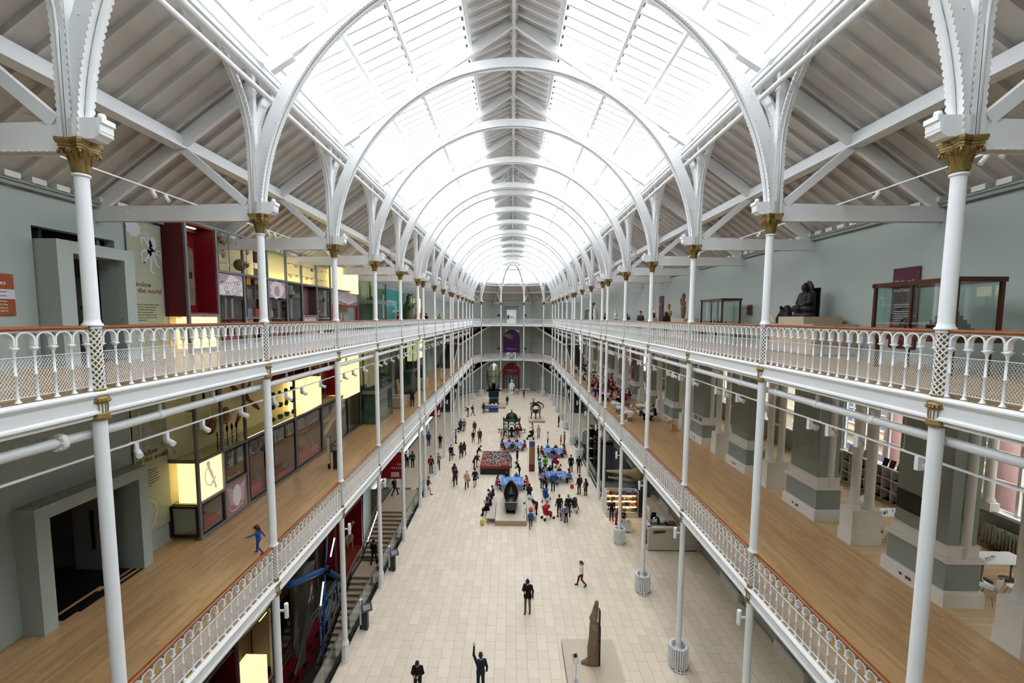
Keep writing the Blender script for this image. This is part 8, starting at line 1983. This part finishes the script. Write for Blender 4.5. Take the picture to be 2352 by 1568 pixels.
# near cafe bay behind the piers
table('white cafe table in the near window bay behind the pier', 15.35, 13.4, ZG1, 0, 1); chair('white chair at the near window table, left one', 13.95, 12.35, ZG1, .35); chair('white chair at the near window table, right one', 14.75, 12.3, ZG1, -.1)
chair('white chair seen edge on by the near window table', 14.1, 13.2, ZG1, -1.3); table('white cafe table set with glasses behind the paired columns', 14.6, 16.6, ZG1, 0, 1); chair('white chair in front of the paired columns table', 14.2, 15.7, ZG1, .2); chair('white chair on the right of the glasses table', 15.0, 15.5, ZG1, -.4); chair('white chair behind the paired columns table', 14.9, 17.8, ZG1, PI); chair('white chair left of the tall bookcase', 13.8, 18.9, ZG1, PI-.3); chair('red chair half hidden behind the paired columns', 14.3, 19.5, ZG1, 2.2, 'red')
table('white cafe table behind the second paired columns', 14.4, 21.9, ZG1, 0, 0); chair('red chair behind the second paired columns', 14.9, 22.4, ZG1, 2, 'red'); chair('white chair beside the second paired columns', 14.6, 20.9, ZG1, 0)
r = random.Random(3)
for q in range(9):
    o = thing('drinking_glass', 'glass or cup on the set cafe table, %s of nine' % ORD[q], 'glass', (14.15+.1*q, 16.45+r.uniform(-.2,.25), ZG1+.745), group='cups and glasses on the cafe table'); MB().lathe([(.03,0),(.035,.05),(.04,.11),(.036,.11),(.03,.02)], 10).build('vessel', [GLASS, WHITE, STEEL][q % 3], o)
for q in range(3):
    o = thing('tea_cup', 'white tea cup on the near window table, %s one' % ORD[q], 'cup', (14.85+.16*q, 13.25+.06*q, ZG1+.745), group='tea cups on the near window table'); MB().lathe([(.03,0),(.045,.03),(.05,.075),(.045,.075),(.03,.01)], 12).build('bowl', WHITE, o); MB().tube([(.05,0,.06),(.08,0,.05),(.075,0,.025),(.045,0,.02)], .007, 5).build('handle', WHITE, o)
t = thing('flower_vase', 'small vase with yellow flowers on the set table', 'vase', (14.45, 16.8, ZG1+.745)); MB().lathe([(.03,0),(.045,.06),(.03,.13)], 10).build('vase', WHITE, t); m = MB()
for q in range(7): m.tube([(0,0,.1),(.06*math.cos(q),.06*math.sin(q),.24)], .006, 4); m.sphere((.06*math.cos(q),.06*math.sin(q),.25), .022, 6, 4)
m.build('flowers', mat('yellow_flower', (.85,.75,.2), .6), t)
t = thing('wooden_chair', 'brown wooden chair at the window table edge', 'chair', (16.1, 13.0, ZG1), 2.4); bx(-.22,.22,-.22,.22,.42,.46).build('seat', WOODB, t); bx(-.22,.22,-.24,-.2,.6,.85).build('backrest', WOODB, t)
for q in range(4): bx((-.2,.17,-.2,.17)[q],(-.17,.2,-.17,.2)[q],(-.22,-.22,.19,.19)[q],(-.19,-.19,.22,.22)[q],0,.85 if q < 2 else .42).build('leg', WOODB, t)
# white bookcase below the window
t = thing('bookcase', 'long low white cube bookcase below the street window', 'bookcase', (17.15, 20.4, ZG1))
bx(.18,.2,-1.7,1.7,0,1.5).build('back_board', WHITE2, t)
for q in range(8): bx(-.2,.18,-1.7+q*3.4/7-.015,-1.7+q*3.4/7+.015,0,1.5).build('upright', WHITE, t)
for q in range(4): bx(-.2,.18,-1.7,1.7,q*.5-.0,q*.5+.03).build('shelf', WHITE, t)
r = random.Random(14)
for q in range(26):
    col = q % 7; row = (q//7) % 3; o = thing('book', '%s book lying in the white bookcase, cube %d of row %d' % (SC[q % 12], col+1, row+1) if False else '%s book in the white bookcase, %s cube of the %s row' % (SC[q % 12], ORD[col], ['bottom','middle','top','bottom'][q//7]), 'book', (17.1, 18.75+col*3.4/7+.25+.03*r.uniform(-1,1), ZG1+.03+row*.5), group='books in the white bookcase'); bx(-.12,.1,-.15,.12,0,.035).build('cover', cloth(SC[q % 12]), o); bx(-.125,.09,-.14,.11,.006,.029).build('pages', WHITE2, o)
for q, (yy, c) in enumerate(((19.0,'charcoal'),(19.4,'maroon'),(19.75,'black'),(20.9,'lgrey'),(21.35,'maroon'),(21.8,'white'))):
    o = thing('leaflet_holder', '%s upright card display on the bookcase top, %s of six' % (c, ORD[q]), 'display card', (17.1, yy, ZG1+1.53)); b = bx(-.01,.01,-.13,.13,0,.36).build('card', cloth(c), o); b.rotation_euler = (0,.3,0); bx(-.1,.12,-.12,.12,0,.01).build('foot', GLASS, o)
# column radiators under the window
t = thing('panel_radiator', 'cream ribbed column radiator under the near window', 'radiator', (17.3, 14.0, ZG1))
rb = MB().tube([(-.06,0,.12),(-.06,0,.85),(.06,0,.85),(.06,0,.12)], .045, 6).mesh('radiator_fin', mat('cream_radiator', (.66,.65,.60), .45))
for q in range(30): put('radiator_fin', rb, t, (0, -1.6+q*.11, 0))
MB().tube([(0,-1.7,.2),(0,1.75,.2)], .03, 6).build('feed_pipe', mat('cream_radiator', (.66,.65,.60), .45), t)
# black plaque, street view signs on piers
t = thing('wall_plaque', 'dark engraved plaque on the nearest visible pier', 'plaque', (12.49, 13.25, ZG1+2.2)); bx(-.012,0,-.62,.62,0,.62).build('plate', mat('black_slate', (.10,.10,.105), .4), t)
for q in range(5): bx(-.016,-.012,-.45,.1,.1+.09*q,.12+.09*q).build('engraved_line', mat('slate_grey', (.30,.30,.30), .5), t)
for q, (k, off) in enumerate(((3,.25),(3,-.45),(5,.25),(5,-.45))):
    t = thing('wall_picture', 'small framed dark picture on the %s pier ledge, %s one' % ({3:'nearer cafe',5:'farther cafe'}[k], ['left','right'][q % 2]), 'picture', (12.455, PY0+k*B+off, ZG1+1.45)); bx(-.02,0,-.24,.24,0,.26).build('frame', mat('pewter_frame', (.36,.35,.33), .4), t); bx(-.024,-.02,-.2,.2,.04,.22).build('print', mat('picture_print', (.55,.55,.52), .5, noise=.6, nscale=9), t)
for k in (5, 6):
    t = thing('hanging_banner', 'narrow crimson banner on the %s cafe pier' % {5:'nearer',6:'farther'}[k], 'banner', (12.48, PY0+k*B-.1, ZG1+2.0)); bx(-.02,0,-.33,.33,0,3.4).build('cloth', CRB, t); bx(-.024,-.02,-.1,.15,1.0,1.35).build('print', WHITE2, t); bx(-.024,-.02,-.2,.1,2.5,2.9).build('faint_print', CRIM, t)
# wooden high chairs
PINE = mat('pine_wood', (.80,.64,.43), .5, noise=.1, nscale=6)
def highchair(lab, x, y, rz):
    t = thing('high_chair', lab, 'chair', (x, y, ZG1), rz)
    for sx in (-1,1):
        for sy in (-1,1): MB().bar((sx*.28,sy*.27,0),(sx*.2,sy*.19,.74),.04,.04).build('leg', PINE, t)
    for z, o_ in ((.12,.265),(.32,.245),(.70,.2)): MB().bar((-o_,-o_,z),(o_,-o_,z),.03,.05).bar((-o_,o_,z),(o_,o_,z),.03,.05).bar((-o_,-o_,z),(-o_,o_,z),.03,.05).bar((o_,-o_,z),(o_,o_,z),.03,.05).build('rail', PINE, t)
    bx(-.2,.2,-.19,.19,.45,.48).build('seat', PINE, t); bx(-.2,.2,.17,.2,.48,.74).build('backrest', PINE, t); MB().tube([(-.05,-.1,.48),(-.02,-.22,.3),(0,-.2,.1)], .012, 5).build('strap', DARK, t)
highchair('pine high chair standing alone by the near pier', 11.75, 31.6, .3); highchair('stacked pine high chair by the white pedestal', 11.6, 38.9, 1.2); highchair('second pine high chair beside the stacked one', 11.1, 38.3, .5)
for q in range(3): 
    t = thing('pendant_lamp', 'small warm pendant lamp in the cafe, %s one' % ['near','middle','far'][q], 'lamp', (14.3, 20.4+q*5.3, 12.4)); MB().lathe([(.05,.12),(.16,.02),(.16,0)], 12).build('shade', mat('lit_pendant', (1,.92,.7), .5, emit=2.0), t); MB().tube([(0,0,.12),(0,0,1.1)], .008, 5).build('cord', WHITE2, t)
# ================================================================= visitors
person('man in black cardigan and bobble hat checking his phone','phone',0.88, 21.58,0,PI-.25,1.84,'black','khaki','brown','beanie','charcoal',0,h=.009,coat=.25)
person('girl in white jumper with maroon leggings walking on the open floor','walk',4.04, 23.87,0,PI/2,1.5,'white','maroon','navy','tail','brown',0,h=.009,head=1.15)
person('teenager in black hoodie at the bottom of the hall','text',-3.75, 16.39,0,PI,1.62,'black','black','black','short','black',2,h=.009)
person('man in navy jacket raising a phone overhead','armup',-1.22, 16.65,0,.2,1.76,'navy','djeans','black','short','dark',0,h=.009)
person('woman in black uniform standing by the shop shelves','stand',7.61, 32.08,0,PI,1.68,'black','black','black','short','ginger',0)
person('child in striped jumper at the book bin','stand',8.36, 31.40,0,PI,1.15,'maroon','navy','black','short','dark',1,head=1.25)
person('person in purple coat leaning over the book bin','reach',7.79, 31.32,0,-PI/2,1.6,'purple','crimson','black','long','dark',0)
person('boy in blue jacket striding past the bench','walk',1.42, 30.69,0,0,1.35,'blue','djeans','black','short','dark',0,head=1.15)
person('grey haired woman in plum coat bending over a pushchair','bend',1.96, 32.97,0,PI/2,1.66,'plum','black','black','short','grey',0,coat=.9)
person('bald man in black jacket seated on the left bench','sit_read',-1.81, 32.72,0,PI/2,1.75,'black','black','black','fringe','grey',0)
person('person in grey jacket seated behind the bald man','sit',-1.65, 33.57,0,PI/2,1.7,'charcoal','black','black','short','dark',0)
person('man in olive jacket reading on the left bench','sit_read',-1.64, 34.88,0,PI/2,1.72,'olive','charcoal','black','short','dark',0)
person('person in navy coat at the far end of the left bench','sit',-1.53, 35.57,0,PI/2,1.7,'navy','djeans','black','short','dark',0)
person('brown haired woman in navy coat on the right bench','sit',1.53, 36.00,0,0,1.68,'navy','black','black','long','brown',0)
person('man in dark green jacket beside the pushchairs','stand',3.69, 32.56,0,.3,1.8,'dgreen','djeans','black','short','brown',0)
person('man in navy parka with grey hood beside the green jacket','stand',4.40, 32.58,0,.1,1.8,'navy','black','black','short','grey',0,coat=.4)
person('boy in grey vest in front of the two men','stand',4.11, 31.64,0,.4,1.45,'grey','black','black','short','black',0,head=1.15)
person('small child in lilac top beside the boy','stand',3.85, 31.92,0,.2,1.2,'lilac','grey','black','cap','lilac',0,head=1.25)
person('man in navy T-shirt walking away on the left','walk',-5.12, 38.52,0,0,1.78,'navy','black','black','short','brown',0,bare_arms=True)
person('long haired woman in purple top beside the navy T-shirt','walk',-5.37, 39.79,0,0,1.68,'purple','black','black','long','brown',0)
person('grey haired woman in beige coat with red bag','walk',-4.02, 37.94,0,0,1.66,'beige','black','black','short','grey',0,coat=.5,tote='brown')
person('woman in navy coat and beige trousers walking','walk',-3.32, 38.46,0,.2,1.68,'navy','beige','black','short','dark',0,coat=.6,tote='maroon')
person('staff member in navy jacket and open collar','walk',-6.54, 45.78,0,PI,1.7,'navy','black','black','short','dark',0)
person('woman in long olive coat seen from behind','walk',-5.55, 46.55,0,0,1.7,'olive','black','black','hood','olive',0,coat=.8)
person('woman in maroon coat beside the olive coat','walk',-5.28, 47.15,0,-.2,1.62,'maroon','black','black','long','dark',0,coat=.5)
person('man in dark olive open coat walking forward','walk',-3.92, 52.24,0,PI,1.8,'olive','black','black','short','brown',0,coat=.6)
person('boy in black walking ahead of a woman','walk',-4.74, 52.40,0,PI,1.5,'black','black','black','short','dark',0,head=1.1)
person('woman in black coat walking behind the boy','walk',-4.94, 56.63,0,PI,1.68,'charcoal','black','black','long','brown',0,coat=.4)
person('man in lilac shirt by the left columns','stand',-6.83, 51.97,0,-1.2,1.78,'lilac','black','black','short','brown',0)
person('woman in green top with pushchair','stand',-6.97, 58.13,0,PI-.4,1.66,'teal','djeans','black','short','dark',1)
person('man in grey top and maroon trousers','stand',-6.42, 57.47,0,.3,1.76,'grey','maroon','black','short','dark',0)
person('visitor in crimson jacket at the touch screen','reach',-6.79, 66.22,0,PI/2,1.7,'crimson','djeans','black','short','dark',0,pack='navy')
person('visitor in black jacket with backpack and papers','walk',-6.13, 67.14,0,-PI/2,1.72,'black','djeans','black','short','dark',0,pack='charcoal')
person('attendant in long dark suit beside the ticket desk','stand',-4.52, 68.75,0,-.6,1.78,'navy','navy','black','short','dark',0,coat=.3)
person('visitor with grey backpack facing the far wall','stand',-0.83, 75.12,0,0,1.74,'black','djeans','black','short','black',0,pack='charcoal')
person('guard in black vest with folded arms at the far end','crossed',2.26, 82.69,0,PI,1.74,'black','black','black','bald','black',2,bare_arms=True)
person('woman in dark dress beside the marble figure','stand',0.35, 85.93,0,PI/2,1.65,'black','black','black','bun','black',0)
person('woman in white top near the marble figure','walk',1.04, 85.47,0,PI/2,1.65,'white','black','black','long','brown',0)
person('dark figure by the white far door','stand',5.99, 91.36,0,0,1.75,'black','black','black','short','black',2)
person('bald man in black overcoat on the right','stand',6.60, 60.47,0,PI/2,1.8,'black','djeans','black','fringe','grey',0,coat=.6)
person('woman in black tank top and jeans in the left aisle','stand',-8.41, 49.97,0,PI,1.68,'black','djeans','black','long','dark',1,bare_arms=True)
person('man in grey jumper with arms folded in the left aisle','crossed',-7.38, 42.67,0,PI,1.75,'grey','djeans','black','short','brown',0)
person('man with black and red backpack in the left aisle','stand',-7.96, 41.79,0,0,1.78,'black','jeans','black','short','dark',0,pack='red')
person('walker with pink bag behind the double columns','walk',-7.22, 36.60,0,-PI/2,1.6,'charcoal','beige','black','short','dark',0,pack='grey')
person('person in grey hooded jacket walking up from the stairs','walk',-10.05, 36.25,0,-.5,1.66,'grey','djeans','black','short','dark',2,pack='charcoal')
person('person in grey hoodie standing in the left aisle','stand',-10.11, 43.23,0,.3,1.72,'olive','black','black','short','dark',0)
person('person in black beside the grey hoodie','stand',-10.68, 43.21,0,.2,1.7,'black','black','white','long','black',0)
person('man in blue anorak in the left aisle','stand',-9.91, 50.79,0,0,1.75,'blue','navy','black','short','dark',0)
person('man in black coat standing right of the tables','stand',5.91, 42.42,0,0,1.78,'black','djeans','black','short','dark',0,coat=.5)
person('second man in black coat with shoulder bag','stand',6.64, 42.07,0,-.2,1.78,'black','navy','black','short','dark',0,tote='plum')
person('visitor with olive trousers and backpack on the right','stand',5.90, 36.95,0,.5,1.78,'black','olive','black','short','dark',0,pack='charcoal')
person('child in grey hoodie and long skirt with backpack','stand',6.42, 36.68,0,.4,1.5,'grey','brown','black','hood','charcoal',0,skirt=True,pack='navy')
person('helper in sky blue T-shirt left of the green shirt','stand',2.76, 41.37,0,-1.0,1.72,'sky','black','black','short','dark',0,bare_arms=True)
person('man in bright green T-shirt','stand',3.31, 41.98,0,.2,1.76,'green','black','black','short','dark',0,bare_arms=True)
person('helper woman in sky blue T-shirt by the red pushchair','stand',4.16, 43.24,0,1.2,1.66,'sky','djeans','black','tail','brown',0,bare_arms=True)
person('helper in sky blue T-shirt at the red board','reach',-0.05, 43.64,0,PI/2,1.74,'sky','tan','brown','short','brown',0,bare_arms=True)
person('man in black coat standing right of the red board','stand',0.59, 44.73,0,PI/2,1.78,'black','djeans','black','short','dark',0,coat=.5)
person('visitor in dark vest leaning on the red board','reach',-3.80, 43.02,0,-PI/2,1.74,'charcoal','black','black','short','grey',0,tote='black')
person('visitor in black jacket behind the red board corner','reach',-3.68, 45.87,0,-PI/2,1.72,'black','djeans','black','short','dark',0)
person('child with sky blue backpack at the red board','reach',-3.59, 43.67,0,-PI/2,1.25,'navy','red','black','short','dark',0,head=1.2,pack='sky')
person('dark haired woman leaning in black coat at the near jigsaw table','reach',0.76, 40.85,0,PI/2,1.65,'black','black','black','long','black',0,coat=.5)
person('man in blue striped jumper at the right jigsaw table','stand',3.68, 37.55,0,.1,1.78,'blue','djeans','black','fringe','grey',0)
person('person in purple shirt leaning at the right jigsaw table','reach',2.75, 38.12,0,-.6,1.7,'mauve','djeans','black','short','brown',0)
person('dark coated mother crouching over by the right table','bend',3.07, 37.15,0,PI/2,1.65,'black','black','black','long','dark',0,coat=.6)
person('woman with long brown hair behind a black pushchair','push',2.76, 55.81,0,PI/2,1.68,'beige','black','black','long','brown',0)
person('woman in grey coat behind the far jigsaw tables','stand',3.42, 54.60,0,PI-.5,1.7,'lgrey','black','black','bun','dark',0,coat=.8)
person('man in black and white jumper at the far jigsaw table','stand',4.32, 51.22,0,PI/2,1.76,'white','djeans','black','short','grey',0,tote='black')
person('man in grey shirt carrying a child near the right columns','stand',6.31, 51.28,0,PI/2,1.76,'grey','djeans','black','short','dark',0)
person('little girl in red dress near the right columns','stand',5.97, 51.99,0,PI/2,1.15,'red','red','black','long','fair',0,head=1.25,skirt=True)
person('woman with long fair hair beside the far right table','stand',2.87, 46.06,0,-PI/2,1.64,'black','black','black','long','fair',0)
person('little girl in pink coat by the fountain','stand',-1.29, 54.05,0,PI,1.1,'pink','beige','black','long','brown',0,head=1.25,coat=.6)
person('seated visitor in white behind the fountain','sit',-0.83, 56.12,0,PI,1.65,'white','djeans','black','short','dark',0)
person('seated visitor in red behind the fountain','sit',0.72, 56.17,0,PI,1.6,'red','djeans','black','short','dark',0)
person('seated visitor in navy at the right end of the fountain bench','sit',1.24, 56.61,0,PI/2,1.7,'navy','jeans','black','cap','red',0)
person('woman in dark coat photographing on the left middle gallery','camera',-9.15, 39.30,ZG1,.4,1.72,'navy','djeans','crimson','long','brown',0,coat=.4)
person('toddler in blue running along the left middle gallery','out',-8.75,14.35,ZG1,PI/2,1.0,'blue','blue','crimson','tail','brown',0,head=1.5,h=.009)
person('young man in black shirt leaning at the right top rail','stand',9.1,31.2,ZG2,2.2,1.8,'charcoal','djeans','black','short','black',1)
person('long haired woman in black on the right top gallery','stand',9.9,28.3,ZG2,.2,1.72,'black','black','black','long','black',0,tote='black')
person('woman in beige behind the third right column','stand',9.6,29.9,ZG2,.2,1.68,'beige','black','black','long','dark',0)
person('woman in blue grey hoodie taking a photo at the bust','camera',9.8,37.6,ZG2,-1.2,1.66,'jeans','djeans','black','bun','brown',0)
person('man in black coat on the far right top gallery','stand',9.6,45.5,ZG2,-.5,1.74,'navy','black','black','short','black',0)
person('elderly man in black far along the right top gallery','stand',9.4,52.5,ZG2,.3,1.74,'black','black','black','fringe','grey',0)
person('visitor in dark T-shirt before the turquoise wall','stand',-9.7,37.0,ZG2,PI/2,1.74,'navy','djeans','black','short','dark',0)
person('visitor in black on the far left top gallery','stand',-9.8,49.5,ZG2,-.5,1.74,'black','black','black','tail','dark',0)
person('visitor in lime top on the far left top gallery','stand',-9.4,56.0,ZG2,.5,1.66,'green','black','black','short','black',0)
person('visitor in black going down the stone stairs','walk',-9.6,29.0,-1.85,0,1.72,'black','black','black','short','black',0)
person('child in black going down the stone stairs','walk',-9.0,28.2,-2.2,0,1.35,'black','black','black','short','black',0)
person('person in blue leaning on the cafe railing','reach',8.15,42.2,ZG1,PI/2,1.7,'blue','djeans','black','short','black',0)
person('waiter in white shirt among the cafe tables','stand',10.4,48.3,ZG1,.4,1.76,'white','black','black','short','black',1)
person('person in purple standing at the far cafe end','stand',8.3,68.0,ZG1,PI/2,1.72,'purple','black','black','short','dark',0)
person('man in grey jumper seated by the near pier in the cafe','sit_table',11.0,34.15,ZG1,.2,1.75,'grey','black','black','short','black',0)
person('dark haired woman seated behind the grey jumper in the cafe','sit_table',11.6,34.9,ZG1,PI/2,1.68,'black','black','black','bun','black',0)
person('child in blue top seated at the near cafe pier table','sit_table',10.4,34.95,ZG1,-PI/2,1.4,'jeans','black','black','short','black',0)

# jigsaw tables with seated families
STM = MB().lathe([(.17,.42),(.17,.45),(0,.46)], 12).mesh('seat', WHITE); STL = [MB().tube([(sx*.1,sy*.1,.42),(sx*.17,sy*.17,0)], .012, 6).mesh('leg', CHROME) for sx in (-1,1) for sy in (-1,1)]
JB = mat('jigsaw_blue', (.25,.52,.85), .4, noise=.5, nscale=7)
names = ['near','right','far left','far right']
for k, (x, y, w_, d_) in enumerate(((.05,38.2,2.1,1.9),(4.2,40.0,2.0,1.5),(.2,49.7,2.1,1.5),(4.6,47.4,2.0,1.6))):
    t = thing('jigsaw_table', 'blue topped jigsaw table, %s one of the four' % names[k], 'table', (x, y, 0), group='blue jigsaw tables'); bx(-w_/2,w_/2,-d_/2,d_/2,.66,.70).build('table_top', JB, t)
    for sx in (-1,1):
        for sy in (-1,1): MB().tube([(sx*(w_/2-.1),sy*(d_/2-.1),0),(sx*(w_/2-.1),sy*(d_/2-.1),.66)], .02, 6).build('leg', CHROME, t)
    m = MB().box(-.7,.7,-.45,-.41,.70,.715).box(-.7,.7,.41,.45,.70,.715).box(-.7,-.66,-.41,.41,.70,.715).box(.66,.7,-.41,.41,.70,.715); m.build('puzzle_border', WHITE2, t)
    r = random.Random(k); m = MB()
    for q in range(150): a, b = r.uniform(-w_/2+.1,w_/2-.1), r.uniform(-d_/2+.1,d_/2-.1); m.box(a,a+.06,b,b+.05,.70,.708)
    m.build('puzzle_pieces', mat('puzzle_brown', (.42,.36,.32), .6, noise=.9, nscale=12), t)['kind'] = 'stuff'
    tops = [('red','red and white child'),('crimson','pink plaid girl'),('maroon','maroon jumper child'),('teal','teal hooded girl'),('charcoal','grey coated adult'),('navy','navy coated adult'),('orange','orange jacketed child'),('sky','sky blue topped child')]
    for q in range(7):
        side = [(-w_/2-.38,-.3,-PI/2),(-w_/2-.38,.4,-PI/2),(w_/2+.38,-.3,PI/2),(w_/2+.38,.4,PI/2),(-.5,d_/2+.38,PI),(.4,d_/2+.38,PI),(-.1,-d_/2-.38,0)][q]
        c, nm = tops[(q*3+k) % 8]; kid = 'child' in nm or 'girl' in nm
        person('%s seated at the %s jigsaw table, %s' % (nm, names[k], ['left front','left rear','right front','right rear','back left','back right','front'][q]), 'sit_table', x+side[0], y+side[1], .0, side[2], 1.45 if kid else 1.68, c, 'djeans', 'black', ['short','long','short','hood','cap','long','tail'][q], ['dark','brown','black',c,'navy','fair','brown'][q] if ['short','long','short','hood','cap','long','tail'][q] not in ('hood','cap') else c, 0)
        s_ = thing('stool', 'round white stool under the %s of the %s table' % (nm, names[k]), 'stool', (x+side[0], y+side[1], 0), group='stools at the jigsaw tables'); put('seat', STM, s_)
        for l in STL: put('leg', l, s_)
# cafe guests
r = random.Random(99); cl = ['black','red','navy','purple','grey','white','charcoal','jeans','crimson','pink','teal']
for k, (x, y, kd) in enumerate(rows):
    if k < 5: continue
    for q, (dx, dy, a) in enumerate(((0,-.6,0),(0,.6,PI),(.6,0,PI/2),(-.6,0,-PI/2))):
        if k >= 12 and q > 1: continue
        if r.random() < .3: continue
        c = r.choice(cl); person('cafe guest in %s, %s seat of the table %s rows back %s' % (c, ['front','rear','right','left'][q], ['six','six','seven','eight','eight','nine','nine','ten','ten','eleven','eleven','twelve','twelve','thirteen','thirteen'][k-5], 'by the railing' if x < 10.2 else 'by the piers'), 'sit_table', x+dx, y+dy, ZG1, a, r.uniform(1.6,1.78), c, 'black', 'black', r.choice(['short','long','bun','tail']), r.choice(['dark','black','brown','fair','grey']), r.choice([0,0,1,2]))
# pushchairs and bags
def pushchair(lab, x, y, rz, c):
    t = thing('pushchair', lab, 'pushchair', (x, y, 0), rz); me = sdf_mesh('hood_and_seat', [(V3(0,-.05,.5),V3(0,.25,.42),.2,.17,0),(V3(0,-.15,.55),V3(0,-.22,.95),.2,.2,0),(V3(0,-.1,1.0),V3(0,.08,.98),.2,.16,0)], .03, .06, 1); me.materials[0] = cloth(c); put('hood_and_seat', me, t)
    for sx in (-1,1):
        MB().tube([(sx*.22,.45,.12),(sx*.22,-.1,.6),(sx*.22,-.45,1.05)], .014, 6).tube([(sx*.22,-.35,.12),(sx*.22,.1,.6)], .014, 6).build('frame_tube', DARK, t)
        for yy in (-.35,.45): MB().tube([(sx*.2,yy,.11),(sx*.25,yy,.11)], .11, 14).build('wheel', DARK, t)
    MB().tube([(-.22,-.45,1.05),(.22,-.45,1.05)], .02, 6).build('handle', DARK, t)
pushchair('red pushchair in front of the bending woman', 2.75, 32.2, -1.1, 'red'); pushchair('blue hooded pushchair beside the right bench', 2.9, 35.4, -.4, 'blue'); pushchair('black pushchair by the long haired woman', 2.4, 54.0, PI/2, 'black'); pushchair('red and white pushchair by the blue T-shirt helper', 4.6, 44.0, -.8, 'crimson'); pushchair('navy pushchair beside the woman in green', -7.0, 57.5, 2.4, 'navy'); pushchair('dark pushchair beside the navy parka', 5.05, 33.6, -.3, 'charcoal')
for nm, x, y, z, c in (('yellow rucksack on the floor beside the left bench',-2.15,31.2,.24,'yellow_bag'),('orange bag lying on the right bench',1.5,32.6,.62,'orange_bag'),('red rucksack on the floor by the right jigsaw table',5.45,38.3,.22,'red_bag')):
    o = put('rucksack', BAGM, None, (x, y, z)); tag(o, nm, 'bag'); o.material_slots[0].link = 'OBJECT'; o.material_slots[0].material = mat(c, {'y':(.85,.78,.12),'o':(.90,.38,.08),'r':(.75,.15,.1)}[c[0]], .7)
